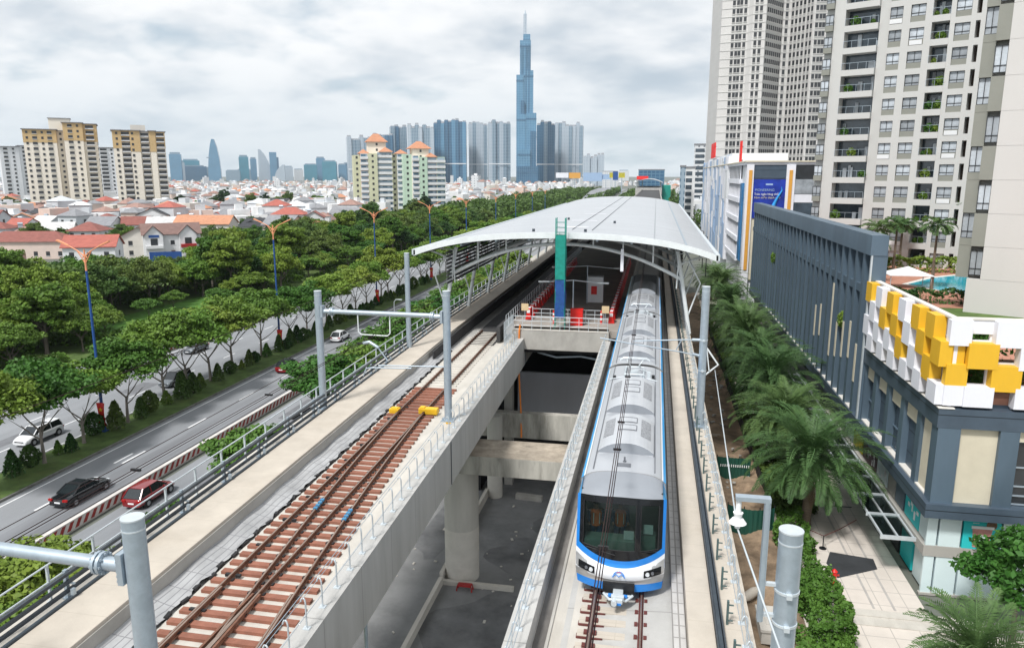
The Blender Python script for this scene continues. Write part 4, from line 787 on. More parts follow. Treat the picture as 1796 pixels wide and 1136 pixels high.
def shrub_mesh(seed, r, h, n, size, leaf, cone=True):
    g = np.random.default_rng(seed); t = g.random(n)**.8; a = g.random(n)*2*np.pi; rr = r*(1 - t**1.5*.85 if cone else np.sqrt(np.maximum(.05, 1 - (2*t - .9)**2)))*(.75 + .35*g.random(n))*(1 + .12*np.sin(5*a + seed))
    P = np.stack([np.cos(a)*rr, np.sin(a)*rr, .08 + t*h], 1); o = np.stack([np.cos(a), np.sin(a), .4*np.ones(n)], 1)
    return quads('foliage', leaf_quads(P, size, .3, 1.5, o, seed), M[leaf])
SHR = [shrub_mesh(1, .62, 1.75, 900, .15, 'leaf_dark'), shrub_mesh(2, .7, 1.5, 900, .16, 'leaf_dark', False), shrub_mesh(3, .45, 1.2, 600, .13, 'leaf_mid')]
def tree(kind, loc, s, label, group, cat='tree', rz=None, name='broadleaf_tree'):
    t = thing(name, label, cat, loc, random.uniform(0, 6.28) if rz is None else rz, group); t.scale = (s, s, s*random.uniform(.9, 1.1))
    link('crown', TREE[kind][0], t); link('trunk', TREE[kind][1], t); return t
ORD = ['nearest','second','third','fourth','fifth','sixth','seventh','eighth','ninth','tenth','eleventh','twelfth','thirteenth','fourteenth','fifteenth','sixteenth','seventeenth','eighteenth','nineteenth','twentieth']
def nth(i):
    if i < 20: return ORD[i]
    tens = {2:'twenty',3:'thirty',4:'forty',5:'fifty',6:'sixty',7:'seventy',8:'eighty',9:'ninety'}; k = i + 1
    t, u = divmod(k, 10); base = tens.get(t, 'hundred')
    if not u: return {20:'twentieth',30:'thirtieth',40:'fortieth',50:'fiftieth',60:'sixtieth',70:'seventieth',80:'eightieth',90:'ninetieth'}.get(k, 'hundredth')
    return base + ('-' + ['','first','second','third','fourth','fifth','sixth','seventh','eighth','ninth'][u] if u else 'ieth'[0:0] + 'th')
random.seed(11)
med = [(-54.4,48.5),(-54.1,54.9),(-54.4,60.1),(-54.4,66.4),(-55.3,73.8),(-55.1,77.9),(-55.3,83),(-55.6,88.6),(-55.8,96.6),(-55.4,104.5),(-55.6,110.9)]
med += [(-55.2 + random.uniform(-.4,.4), 117.5 + 6.4*i + random.uniform(-1,1)) for i in range(34)]
for i, (x, y) in enumerate(med):
    tree('road%d' % (i*7 % 3 if i % 4 else 0), (x, y, .2), random.uniform(1.0, 1.28), 'slender spreading green tree, %s in the median row counted from the photo\'s left' % nth(i), 'trees in the road median', name='median_tree')
sh = [(-54.4,51.8),(-54.6,53.9),(-54.5,57),(-53.9,57.9),(-55.2,62.4),(-54.2,64.4),(-54.1,68.1),(-54.5,70.1),(-54.4,72.9)]; y = 75.5
while y < 175: sh.append((-54.5 + random.uniform(-.4,.4), y)); y += random.choice((1.7, 2.2, 3.4))
for i, (x, y) in enumerate(sh):
    t = thing('shrub', 'dark clipped conical shrub, %s along the median grass from the near end' % nth(i), 'shrub', (x, y, .2), random.uniform(0,6), 'shrubs along the median'); s = random.uniform(.85,1.5); t.scale = (s, s, s*random.uniform(.9,1.2)); link('foliage', SHR[i % 3 if i % 5 else 0], t); link('stem', TREE['road0'][1], t).scale = (.25,.25,.12)
# trees between the service road and the viaduct
verge = MB().box(-33.5, -18.4, -10, 420, -.05, .08); struct('verge_grass', verge, M['grass'])
fl_ = [(-27.5,23.5,1.0,0),(-32.0,31.5,1.02,0),(-25.5,30.5,1.05,1),(-28.5,38.2,.85,2),(-23.8,36.5,.8,0),(-29.8,49.5,1.0,1),(-25.0,52.5,.95,0),(-27.0,58,.95,2),(-26,65,1.0,1)]
y = 68.5
while y < 175: fl_ += [(-32.0 + random.uniform(-1,1), y, random.uniform(1.05,1.3), random.randrange(3)), (-25.5 + random.uniform(-1,1), y + 3, random.uniform(.95,1.15), random.randrange(3))]; y += random.uniform(4.2,5)
for i, (x, y, s, k) in enumerate(fl_): tree('flat%d' % k, (x, y, .05), s, 'feathery bright green tree, %s beside the viaduct from the bottom left' % nth(i), 'feathery trees beside the viaduct', name='feathery_tree')
# park trees
def clear(x, y): return (-98 < x < -79 and 106 < y < 144)
pts = []
def addp(x, y, d):
    if clear(x, y) or any((x-a)**2 + (y-b)**2 < d*d for a, b in pts): return False
    pts.append((x, y)); return True
random.seed(21); K = 0
for _ in range(9000):
    if K >= 285: break
    x = random.uniform(-122, -83); y = 58 + (360 - 58)*random.random()**1.2
    if x < -y*1.05 - 8: continue
    if addp(x, y, 4.7 if y < 160 else 6.2): K += 1
def proj(x, y):
    f_ = Vector((-math.sin(R(10.846))*math.cos(R(11.31)), math.cos(R(10.846))*math.cos(R(11.31)), -math.sin(R(11.31)))); v = Vector((x, y, -18)); d = v.dot(f_); return 898 + 1300*(x*math.cos(R(10.846)) + y*math.sin(R(10.846)))/d, d
pts.sort(key=lambda p: p[1]); cnt_ = {}
def CT(*k): cnt_[k] = cnt_.get(k, -1) + 1; return cnt_[k]
for i, (x, y) in enumerate(pts):
    row = 'near the road' if x > -97 else ('mid park' if x > -110 else 'beside the houses')
    k = random.choice(['park0','park1','park2','park0','park3','flat0','flat1','tall1']) if x > -112 else random.choice(['park0','park2','tall0','park0','tall1','park1'])
    if -86 < x and y < 220: k = random.choice(['flat0','flat1','park3','flat2'])
    col = {'park0':'dark green','park1':'mid green','park2':'deep green','park3':'yellow green','flat0':'flat topped','flat1':'bright flat topped','flat2':'flat topped','tall0':'tall dark','tall1':'tall'}[k]
    s_ = random.uniform(.8, 1.2)*.98; px_, dep = proj(x, y); lim = 430 if px_ < 60 else 452 if px_ < 345 else 400 if px_ < 480 else 384 if px_ < 600 else 350
    top_ = {'p':9.4, 'f':6.4, 't':12.6}[k[0]]; zmax = 26 - (lim - 308)/1300*dep; s_ = max(.4, min(s_, zmax/top_)) if zmax > 1 else .4
    o = tree(k, (x, y, .1), s_, '%s tree %s, %s such from the near end' % (col, row, nth(CT(col, row))), 'trees in the roadside park', name='park_tree'); o.scale.x *= random.uniform(.8, 1.2); o.rotation_euler.x = random.uniform(-.06, .06)
for i, (x, y) in enumerate([(-92,128),(-90,118),(-96,112),(-88,142),(-84,131)]): tree('flat%d' % (i % 3), (x, y, .1), .62, 'small spreading tree, %s in the bright lawn clearing' % nth(i), 'small trees in the lawn clearing', name='park_tree')
# far woods: one mass
def undergrowth():
    r = np.random.default_rng(4); Q = []
    for _ in range(560):
        x, y = r.uniform(-127, -82), 52 + 300*r.random()**1.3
        if clear(x, y): continue
        n = 110; d = r.normal(size=(n,3)); d[:,2] = abs(d[:,2]); d /= np.linalg.norm(d, axis=1)[:,None]; s = r.uniform(1.2, 2.6)
        Q.append(leaf_quads(np.array([x, y, .2]) + d*np.array([s, s, s*.8]), .42, .5, 1.5, d, int(r.integers(1e9))))
    return quads('park_undergrowth', np.concatenate(Q), M['leaf_mid'])
tag(link('park_undergrowth', undergrowth()), 'low green undergrowth between the park trees', 'undergrowth', kind='stuff')
def far_wood():
    r = np.random.default_rng(8); Q = []
    P = []
    for _ in range(900):
        x = r.uniform(-128, -80) if r.random() < .75 else r.uniform(-57, -20); y = 330 + 800*r.random()**1.3
        if -57 < x < -20: x = -55 + r.normal()*1.0 if r.random() < .5 else r.uniform(-33, -22)
        P.append((x, y))
    for _ in range(520): P.append((r.uniform(-700, -150), 180 + 900*r.random()))
    for _ in range(160): P.append((r.uniform(10, 90), r.uniform(330, 1100)))
    for x, y in P:
        h = r.uniform(6, 11) if x > -150 else r.uniform(4, 9.5); rx = r.uniform(3, 5); n = 110 if y < 600 else 60
        d = r.normal(size=(n,3)); d /= np.linalg.norm(d, axis=1)[:,None]; d *= (.55 + .45*r.random(n))[:,None]
        Q.append(leaf_quads(np.array([x, y, h*.62]) + d*np.array([rx, rx, h*.4]), 1.25 if y < 600 else 1.7, .4, 1.5, d, int(r.integers(1e9))))
    return quads('far_woodland', np.concatenate(Q), M['leaf_dark'])
tag(link('far_woodland', far_wood()), 'mass of distant dark trees along the road and between far houses', 'woods', kind='stuff')
# ---------------------------------------------------------------- road furniture
def striped(name, label, x, y0, y1, h=.8, w=.28, pitch=.62):
    t = thing(name, label, 'barrier'); mb = MB(); n = int((y1 - y0)/pitch*2); z0, z1 = .12, h - .1
    for i in range(n):
        a = y0 + i*pitch/2; b = a + pitch/2; sk = .45
        vs = [(x-w/2,a,z0),(x+w/2,a,z0),(x+w/2,b,z0),(x-w/2,b,z0),(x-w/2,a+sk,z1),(x+w/2,a+sk,z1),(x+w/2,b+sk,z1),(x-w/2,b+sk,z1)]
        mb.add(vs, [(4,5,6,7),(1,2,6,5),(3,0,4,7)] + ([(0,1,5,4)] if i == 0 else []) + ([(2,3,7,6)] if i == n-1 else []), i % 2)
    mb.build('striped_rail', [M['kerb_red'], M['kerb_white']], t); MB().box(x - w*.6, x + w*.6, y0, y1 + .4, h - .098, h).build('coping', M['kerb_white'], t); MB().box(x - w*.8, x + w*.8, y0, y1, .0, .118).build('base', M['concrete'], t)
striped('road_barrier', 'red and white striped concrete barrier beside the service road', -42.0, 10, 130, .85, .3, .8)
striped('road_barrier', 'red and white striped barrier on the far side of the far road', -71.4, 40, 230, .8, .3, 1.1)
def lamp_parts():
    t = thing('street_lamp', 'blue street lamp with twin orange arms, nearest of the median row', 'street lamp', (-54.9, 63.5, .2), 0, 'blue street lamps along the median')
    MB().tube([(0,0,0),(0,0,6),(0,0,16.6)], [.17,.14,.11], 12).box(-.28,.28,-.28,.28,0,.12).cyl(0,0,.1,1.1,.2,12).build('pole', M['blue_pole'], t)
    MB().tube([(0,0,16.6),(0,0,18.7)], [.10,.08], 10).tube([(-.25,0,17.9),(0,0,18.2),(.25,0,17.9)], .06, 6).build('upper_pole', M['lamp_orange'], t)
    for s in (-1, 1):
        a = MB().tube([(0,0,18.0),(s*.7,0,18.55),(s*1.5,0,18.95),(s*1.9,0,19.1)], [.07,.06,.05,.05], 8).tube([(0,0,17.3),(s*.5,0,18.1),(s*.8,0,18.55)], .04, 6).build('arm', M['lamp_orange'], t)
        MB().add([(s*1.7,-.1,19.0),(s*2.95,-.16,19.5),(s*2.95,.16,19.5),(s*1.7,.1,19.0),(s*1.7,-.1,19.12),(s*2.9,-.16,19.63),(s*2.9,.16,19.63),(s*1.7,.1,19.12)], [(0,1,2,3),(4,5,6,7),(0,1,5,4),(1,2,6,5),(2,3,7,6),(3,0,4,7)]).build('lamp_head', M['lamp_orange'], a)
    return t
lp0 = lamp_parts(); LY = [63.5, 100.7, 141, 178.5, 215, 257, 295, 336, 376]
for i, y in enumerate(LY[1:]): dup(lp0, (-55.0, y, .2), label='blue street lamp with twin orange arms, %s of the median row' % nth(i + 1))
def banner(i, y):
    t = thing('banner', 'red banner with yellow star tied to the %s blue lamp post' % nth(i), 'banner', (-54.75, y - .25, .9), 0, 'red banners on the lamp posts')
    MB().grid(lambda u, v: ((u - .5)*(.95 - .28*math.sin(math.pi*v)), -.06 - .05*math.cos(u*6), 2.45*v), 6, 8).grid(lambda u, v: ((u - .5)*(.95 - .28*math.sin(math.pi*v)), -.03 - .05*math.cos(u*6), 2.45*v), 6, 8).build('cloth', M['red'], t)
    p = [((.27 if k % 2 == 0 else .11)*math.sin(k*math.pi/5), (.27 if k % 2 == 0 else .11)*math.cos(k*math.pi/5)) for k in range(10)]
    MB().add([(a, -.125, 1.75 + b) for a, b in p], [tuple(range(10))]).build('star', M['yellow'], t)
    for z in (.05, 2.4): MB().tube([(-.25,.0,z),(.25,.0,z)], .025, 5).build('tie', M['dark_iron'], t)
for i, y in enumerate(LY[:5]): banner(i, y)
tag(MB().cyl(0,0,0,9,.14,8,r1=.1).box(-.9,.9,-.06,.06,8.1,8.25).box(-.05,.05,-.1,.1,8.25,8.5).box(-.8,-.7,-.1,.1,8.25,8.5).box(.7,.8,-.1,.1,8.25,8.5).build('utility_pole', M['concrete'], loc=(-98,176,0)), 'pale concrete utility pole with crossarm among the park trees', 'pole')
tag(MB().tube([(0,0,0),(0,0,5.2),(.3,0,5.6),(1.0,0,5.65)], .06, 8).box(.9,1.4,-.12,.12,5.55,5.68).build('short_lamp', M['galv_pale'], loc=(-48.6+6, 117, 0)), 'short grey lamp post beside the road left of the crossbeam', 'lamp post')
# ---------------------------------------------------------------- cars
def car_build(label, loc, rz, paint, L_=4.6, Wd=1.82, H=1.48, kind='sedan', roof=None, group=None):
    t = thing('car', label, 'car', loc, rz, group); hw = Wd/2; hl = L_/2
    if kind == 'sedan': top = [(-hl,.62,.80),(-hl+.12,.86,.95),(-hl+.75,.98,1),(-.9,.97,1),(.6,.95,1),(hl-1.1,.92,1),(hl-.35,.78,.95),(hl,.58,.78)]; gh = (-hl+.85, -hl+1.75, .25, 1.15)
    elif kind == 'hatch': top = [(-hl,.7,.84),(-hl+.1,.95,.96),(-hl+.6,1.0,1),(-.9,.99,1),(.6,.97,1),(hl-1.0,.94,1),(hl-.35,.8,.95),(hl,.6,.78)]; gh = (-hl+.10, -hl+.72, .2, 1.2)
    else: top = [(-hl,.75,.86),(-hl+.1,1.0,.97),(-hl+.6,1.03,1),(-.9,1.02,1),(.6,1.0,1),(hl-.95,.97,1),(hl-.35,.84,.95),(hl,.62,.80)]; gh = (-hl+.08, -hl+.35, .55, 1.45)
    b = MB(); rings = []
    for y, z, wf in top:
        w = hw*wf; rings.append([(-w*.92,y,.24),(-w,y,.42),(-w*1.0,y,z*.72),(-w*.93,y,z*.95),(-w*.75,y,z),(w*.75,y,z),(w*.93,y,z*.95),(w,y,z*.72),(w,y,.42),(w*.92,y,.24)])
    n = 10; vs = [p for r_ in rings for p in r_]
    b.add(vs, [(i*n+j, i*n+(j+1)%n, (i+1)*n+(j+1)%n, (i+1)*n+j) for i in range(len(top)-1) for j in range(n)] , 0, True); b.add(rings[0], [tuple(range(n))]); b.add(rings[-1], [tuple(range(n))[::-1]])
    body = b.build('body', M[paint], t)
    sub = body.modifiers.new('sub', 'SUBSURF'); sub.levels = 1; sub.render_levels = 1
    y0b, y0t, y1t, y1b = gh; zb = .93; wb = hw*.86; wt = hw*.68
    B = [(-wb,y0b,zb),(wb,y0b,zb),(wb,y1b,zb),(-wb,y1b,zb)]; T = [(-wt,y0t,H-.04),(wt,y0t,H-.04),(wt,y1t,H-.04),(-wt,y1t,H-.04)]
    def quadp(nm, a, b_, c, d, e=.0):
        MB().add([a,b_,c,d], [(0,1,2,3)]).build(nm, M['car_glass'], t)
    quadp('rear_window', B[0],B[1],T[1],T[0]); quadp('windscreen', B[2],B[3],T[3],T[2]); quadp('side_window', B[1],B[2],T[2],T[1]); quadp('side_window', B[3],B[0],T[0],T[3])
    r_ = MB()
    def RZ(u, v): x = wt*1.04*(2*u - 1); y = y0t - .06 + (y1t - y0t + .12)*v; return (x, y, H - .04 + .05*(1 - (2*u-1)**2)*(1 - .5*(2*v-1)**2))
    r_.grid(RZ, 6, 6); r_.box(-wt*1.03, wt*1.03, y0t - .05, y1t + .05, H - .075, H - .042)
    for i in range(4): r_.beam(Vector(B[i]), Vector(T[i]), .09, .07)
    ym = (y0t + y1t)/2
    for s in (-1, 1): r_.beam((s*wb*1.0, ym - .1, zb), (s*wt*1.0, ym - .1, H - .05), .06, .09)
    r_.build('roof', M[roof or paint], t)
    if roof == 'black' or kind == 'mpv': MB().box(-wt*.7, wt*.7, ym - .1, y1t - .1, H + .004, H + .02).build('sunroof', M['car_glass'], t)
    tm = MB().tube([(-.11,0,0),(.11,0,0)], .33, 18).mesh('tyre', M['rubber']); rmm = MB().tube([(-.115,0,0),(.115,0,0)], .2, 10).mesh('rim', M['rim'])
    for sx in (-1, 1):
        for yy in (-hl + .85, hl - .85):
            MB().tube([(sx*(hw - .3), yy, .34),(sx*(hw + .006), yy, .34)], .40, 18).build('wheel_arch', M['rubber'], t)
            w = link('wheel', tm, t, (sx*(hw - .08), yy, .33)); link('rim', rmm, w)
        MB().obox((sx*hw*.62, hl - .2, .62), .34, .22, .13, -sx*.35).build('headlight', M['lens_clear'], t)
        MB().obox((sx*hw*.72, -hl + .07, .74), .38, .14, .16, sx*.2).build('tail_light', M['tail_red'], t)
        MB().obox((sx*(hw + .06), y1t + .35, 1.0), .16, .12, .12).build('mirror', M[paint], t)
    MB().box(-.26,.26,-hl - .02,-hl + .03,.5,.62).build('number_plate', M['white'], t); MB().box(-.26,.26,hl - .04,hl + .02,.36,.47).build('number_plate', M['white'], t)
    MB().box(-hw*.55, hw*.55, hl - .1, hl + .008, .5, .62).build('grille', M['black'], t); MB().box(-hw*.8, hw*.8, -hl + .02, -hl - .012 + .02, .28, .4).build('bumper', M['black'], t)
    return t
car_build('black saloon car driving beside the striped barrier, dark glass roof', (-45.7, 49.6, .006), -.02, 'shell_black', 5.0, 1.88, 1.46, 'sedan', 'black')
car_build('dark red hatchback on the service road right of the striped barrier', (-39.9, 50.3, .006), 0, 'shell_red', 4.5, 1.84, 1.6, 'hatch')
car_build('white people carrier on the far road at the left edge, facing the camera', (-60.0, 60.6, .006), math.pi, 'shell_white', 4.8, 1.85, 1.62, 'mpv', 'shell_white')
car_build('black and silver off-roader half hidden behind median trees', (-59.3, 81.5, .006), math.pi, 'shell_silver', 4.7, 1.88, 1.7, 'mpv', 'shell_black')
car_build('red car with black roof part hidden by foliage left of the mast', (-48.4, 90.5, .006), 0, 'shell_red', 4.3, 1.8, 1.58, 'hatch', 'black')
car_build('white hatchback seen from behind right of the gantry mast', (-49.2, 109.6, .006), 0, 'shell_white', 4.3, 1.8, 1.6, 'hatch')
car_build('silver car behind the median trees on the far road', (-67.3, 98, .006), math.pi, 'shell_silver', 4.5, 1.8, 1.5, 'sedan')
car_build('black car parked on the side street by the houses', (-131.5, 184, .026), .05, 'shell_black', 4.6, 1.85, 1.6, 'mpv')
car_build('white car far off on the main road beyond the station front', (-47.5, 178, .006), 0, 'shell_white', 4.3, 1.8, 1.6, 'hatch')
# ---------------------------------------------------------------- palms
def palm_mesh(name, seed, nf, L_, nl, ll, lw, droop, el0=-.45, el1=1.35, leaf='leaf_palm', keel=.35):
    r = np.random.default_rng(seed); Q = []
    for i in range(nf):
        az = i*2.39996 + r.normal()*.15; t0 = (i + .5)/nf; el = el1 + (el0 - el1)*t0**.85 + r.normal()*.07; Lf = L_*(.72 + .28*math.sin(math.pi*min(1, t0*1.1 + .12)))*(.9 + .2*r.random()); n = nl
        s = np.linspace(0, 1, n); ang = el - droop*(s**1.5)*(1.0 if el > 0 else .75)
        dl = Lf/n; rad = np.cumsum(np.cos(ang))*dl; z = np.cumsum(np.sin(ang))*dl; tw = r.normal()*.12*s**2
        ca, sa = np.cos(az + tw), np.sin(az + tw); P = np.stack([ca*rad, sa*rad, z], 1); T = np.stack([np.cos(az)*np.cos(ang), np.sin(az)*np.cos(ang), np.sin(ang)], 1)
        side = np.array([-math.sin(az), math.cos(az), 0]); up = np.cross(T, side)
        wp = np.sin(np.pi*np.clip(s*.92 + .06, 0, 1))**.6
        for sg in (-1, 1):
            d = T*.62 + side*sg*.8 + up*(keel + r.normal(size=(n,1))*.12); d /= np.linalg.norm(d, axis=1)[:,None]; d2 = d + np.array([0,0,-.35]); d2 /= np.linalg.norm(d2, axis=1)[:,None]
            l = (ll*wp*(.85 + .3*r.random(n)))[:,None]; w = np.cross(d, up); w /= np.linalg.norm(w, axis=1)[:,None]; m_ = P + d*l*.5; tip = m_ + d2*l*.5
            Q.append(np.stack([P, m_ + w*lw, tip, m_ - w*lw], 1)[2:])
        w = side*.035; Q.append(np.stack([P[:-1] - w, P[:-1] + w, P[1:] + w*.8, P[1:] - w*.8], 1))
    return quads(name, np.concatenate(Q), M[leaf])
DP = [palm_mesh('fronds', 3, 105, 6.0, 50, .74, .038, 1.25), palm_mesh('fronds', 7, 105, 5.8, 50, .74, .038, 1.4)]
M['leaf_dead'] = leafmat('leaf_dead', (.10,.075,.04), (.22,.17,.08), .1)
DD = palm_mesh('dead_fronds', 9, 16, 3.4, 30, .5, .035, .7, -1.3, -.7, 'leaf_dead')
def ptrunk(h, r0, r1): return MB().tube([(0,0,-.1),(0,0,.3),(.05,0,h*.5),(0,0,h*.93),(0,0,h)], [r0*1.25, r0, (r0+r1)/2, r1, r1*1.35], 12).mesh('trunk', M['palm_trunk'])
PT = ptrunk(5.4, .36, .33)
for i, (x, y, s) in enumerate([(12.0,55.2,1.0),(12.1,66.6,.97),(12.3,76.6,1.0),(12.3,87.0,1.02),(12.3,98.4,1.0),(12.4,110.5,1.05),(12.5,124,1.0),(12.8,143,1.05),(12.4,160,1)]):
    t = thing('date_palm', 'feathery dark green date palm, %s along the mall from the near end' % nth(i), 'palm', (x, y, .1), 1.3*i + .4, 'date palms in a row beside the mall'); t.scale = (s, s, s*(1 + .05*math.sin(i*3))); link('fronds', DP[i % 2], t, (0,0,5.4)); link('dead_fronds', DD, t, (0,0,5.2)); link('trunk', PT, t); t.scale.z *= (1, .92, 1.06, .97, 1.08, .9, 1.04, 1, .95)[i]
t = thing('date_palm', 'foreground date palm cut by the bottom edge at the right', 'palm', (16.4, 36.6, 0), .7); link('fronds', palm_mesh('fronds', 12, 58, 3.9, 36, .6, .04, .95, -.2, 1.4), t, (0,0,2.6)); link('trunk', ptrunk(2.6, .25, .25), t)
RP = [palm_mesh('fronds', 21, 20, 2.7, 22, .75, .07, 1.5, -.1, 1.2, 'leaf_palm', .1), palm_mesh('fronds', 25, 18, 2.6, 22, .75, .07, 1.6, -.2, 1.1, 'leaf_palm', .1)]; RT = ptrunk(1, .17, .12)
for i, (x, y, h, l) in enumerate([(28.6,104.5,6.2,'leftmost slim palm on the pool deck behind the dark screen'),(31.5,106.5,6.6,'second slim palm behind the dark screen, right of the leftmost'),(34.6,114.5,6.0,'short slim palm on the deck in front of the residential block'),(31.9,93.2,7.4,'tall slim palm standing in front of the blue pool'),(43.3,115.5,8.6,'tall slim palm at the right beside the windowless tower'),(26.6,98.5,4.6,'low slim palm half hidden behind the dark screen')]):
    t = thing('slim_palm', l, 'palm', (x, y, 13.0), i*1.1); link('fronds', RP[i % 2], t, (0,0,h)); o = link('trunk', RT, t); o.scale = (1, 1, h)
# ---------------------------------------------------------------- greenery and things by the pavement
def hedge(name, label, boxes, leaf='leaf_hedge', dens=55, size=.16, seed=1, cat='hedge'):
    r = np.random.default_rng(seed); P = []
    for x0, x1, y0, y1, z0, z1 in boxes:
        n = int(dens*((x1-x0)*(y1-y0) + (z1-z0)*2*((x1-x0)+(y1-y0)))); p = r.random((n,3)); k = r.integers(0, 5, n)
        p[k == 0, 2] = 1 - .12*r.random((k == 0).sum()); p[k == 1, 0] *= .12; p[k == 2, 0] = 1 - .12*p[k == 2, 0]; p[k == 3, 1] *= .1; p[k == 4, 2] = 1 - .2*p[k == 4, 2]
        q = np.array([x0, y0, z0]) + p*np.array([x1-x0, y1-y0, z1-z0]); q += .16*np.sin(q[:, [1,2,0]]*2.3) ; q[:,2] += .22*np.sin(q[:,0]*1.9)*np.sin(q[:,1]*1.3)*p[:,2]; P.append(q)
    P = np.concatenate(P); return tag(link(name, quads(name, leaf_quads(P, size, .6, 1.5, None, seed), M[leaf])), label, cat)
hedge('creeper_hedge', 'bright green creeper hedge beside the pavement at the bottom right', [(9.2,11.2,43.0,52.5,0,1.5),(9.6,11.9,39.6,46.5,0,1.5),(9.9,11.6,50,56,0,1.2),(8.6,11.3,35,40.5,0,.9)], 'leaf_hedge', 110, .15, 2)
hedge('creeper_hedge', 'dark low planting under the row of date palms', [(9.9,13.2,57,150,0,.9)], 'leaf_dark', 34, .28, 3)
t = thing('glossy_tree', 'glossy round green tree in front of the mall corner at the bottom right', 'tree', (20.9, 42.6, 0), .5); link('crown', TREE['glossy'][0], t); link('trunk', TREE['glossy'][1], t); t.scale = (1.0, .9, .88)
fn = thing('mesh_fence', 'low black mesh fence along the left side of the date palms', 'fence')
f = MB(); 
for z in (.1, .5, .9, 1.3): f.box(9.58, 9.62, 57, 140, z, z + .05)
f.build('rail', M['black'], fn); f = MB().box(9.595, 9.605, 57, 140, .1, 1.3); f.build('mesh_panel', M['rubber'], fn)
pm = MB().box(-.04,.04,-.04,.04,0,1.45).mesh('post', M['black'])
for i in range(34): link('post', pm, fn, (9.6, 57 + 2.5*i, .0))
def hoarding(label, x0, x1, y, h, bow):
    t = thing('hoarding', label, 'hoarding'); MB().grid(lambda u, v: (x0 + (x1-x0)*u, y + bow*math.sin(math.pi*u)*-1 + .03*math.sin(u*60), h*v), 60, 2).grid(lambda u, v: (x0 + (x1-x0)*u, y + .05 - bow*math.sin(math.pi*u) + .03*math.sin(u*60), h*v), 60, 2).build('sheet', M['green_hoard'], t)
    pm = MB().cyl(0,0,0,h + .15,.04,6).mesh('post', M['dark_iron'])
    for i in range(4): link('post', pm, t, (x0 + (x1-x0)*i/3, y + .12 - bow*math.sin(math.pi*i/3), 0))
    return t
t = hoarding('farther green metal hoarding panel in the dirt trench', 6.1, 8.9, 63.4, 2.0, .1); hoarding('nearer curved green metal hoarding panel in the dirt trench', 6.1, 9.4, 53.4, 2.1, .7)
mb = MB(); 
for i in range(14): mb.obox((6.4 + .18*i, 63.26, 1.3), .07, .02, .22, 0, 0)
mb.build('sign_strokes', M['white'], t)
o = MB().box(0,1.5,0,2.4,0,.75).box(-.08,1.58,-.08,2.48,.75,.9).box(.3,1.2,.5,1.9,.9,.93); tag(o.build('concrete_chamber', M['concrete_pale'], loc=(6.7, 39.2, .3)), 'pale concrete chamber beside the bottom right mast', 'chamber')
o = MB().tube([(0,0,0),(.25,.3,.12),(.7,.75,.22),(1.15,1.2,.12),(1.3,1.35,.05)], [.12,.3,.3,.25,.08], 10); tag(o.build('sack', M['walkway'], loc=(6.2, 43.4, .35)), 'pale sack lying on the dirt by the concrete chamber', 'sack')
o = MB().box(0,1.6,0,.12,0,.05).box(.2,1.9,.4,.5,.0,.05); tag(o.build('plank', M['walkway'], loc=(5.3, 73, .5)), 'pale planks lying in the dirt trench beneath the bracket', 'planks')
random.seed(4); mb = MB()
for i in range(70): x, y = random.uniform(4.6, 9.2), random.uniform(56, 120); s = random.uniform(.08, .3); mb.obox((x, y, .3), s*1.6, s, s*.7, random.random()*3)
tag(mb.build('rubble', M['concrete']), 'scattered pale rubble on the brown dirt strip', 'rubble', kind='stuff')
o = thing('fire_hydrant', 'red hydrant post half sunk in the hedge beside the pavement', 'hydrant', (12.15, 46.7, .15)); MB().cyl(0,0,0,.95,.16,12).cyl(0,0,.95,1.1,.2,12,r1=.06).cyl(0,0,0,.08,.22,12).build('body', M['red'], o); MB().tube([(-.3,0,.7),(.3,0,.7)], .08, 8).build('outlet', M['red_dark'], o)
o = thing('rope_post', 'black stanchion post with rope across the pavement', 'stanchion', (12.5, 51.6, .15)); MB().cyl(0,0,0,.05,.25,14).cyl(0,0,.05,1.0,.035,8).build('post', M['black'], o); MB().tube([(0,0,.95),(1.4,1.6,.8),(2.9,3.1,.95)], .03, 6).tube([(0,0,.95),(-1.2,1.5,.85),(-1.9,3,.9)], .025, 6).build('rope', M['rail_maroon'], o)
o = MB().tube([(11.9,57.5,1.1),(13.8,57.2,.95),(15.6,56.9,1.1)], .03, 6); tag(o.build('barrier_rope', M['dark_iron']), 'dark rope strung across the pavement behind the date palm', 'rope')
tag(MB().beam((9.6,39,.6),(11.2,45.2,.9),.06,.06).cyl(9.6,39,0,.6,.04,6).cyl(11.2,45.2,0,.9,.04,6).build('hand_rail', M['galv_pale']), 'thin pale handrail running through the creeper hedge', 'handrail')
# ---------------------------------------------------------------- text helper
def textmesh(body, size, m, ext=.01, align='LEFT'):
    cu = bpy.data.curves.new('t', 'FONT'); cu.body = body; cu.size = size; cu.extrude = ext; cu.align_x = align; o = bpy.data.objects.new('t', cu); COL.objects.link(o)
    bpy.context.view_layer.update(); me = bpy.data.meshes.new_from_object(o.evaluated_get(bpy.context.evaluated_depsgraph_get())); bpy.data.objects.remove(o); me.materials.clear(); me.materials.append(m); return me
RX = Matrix.Rotation(R(90), 4, 'X')
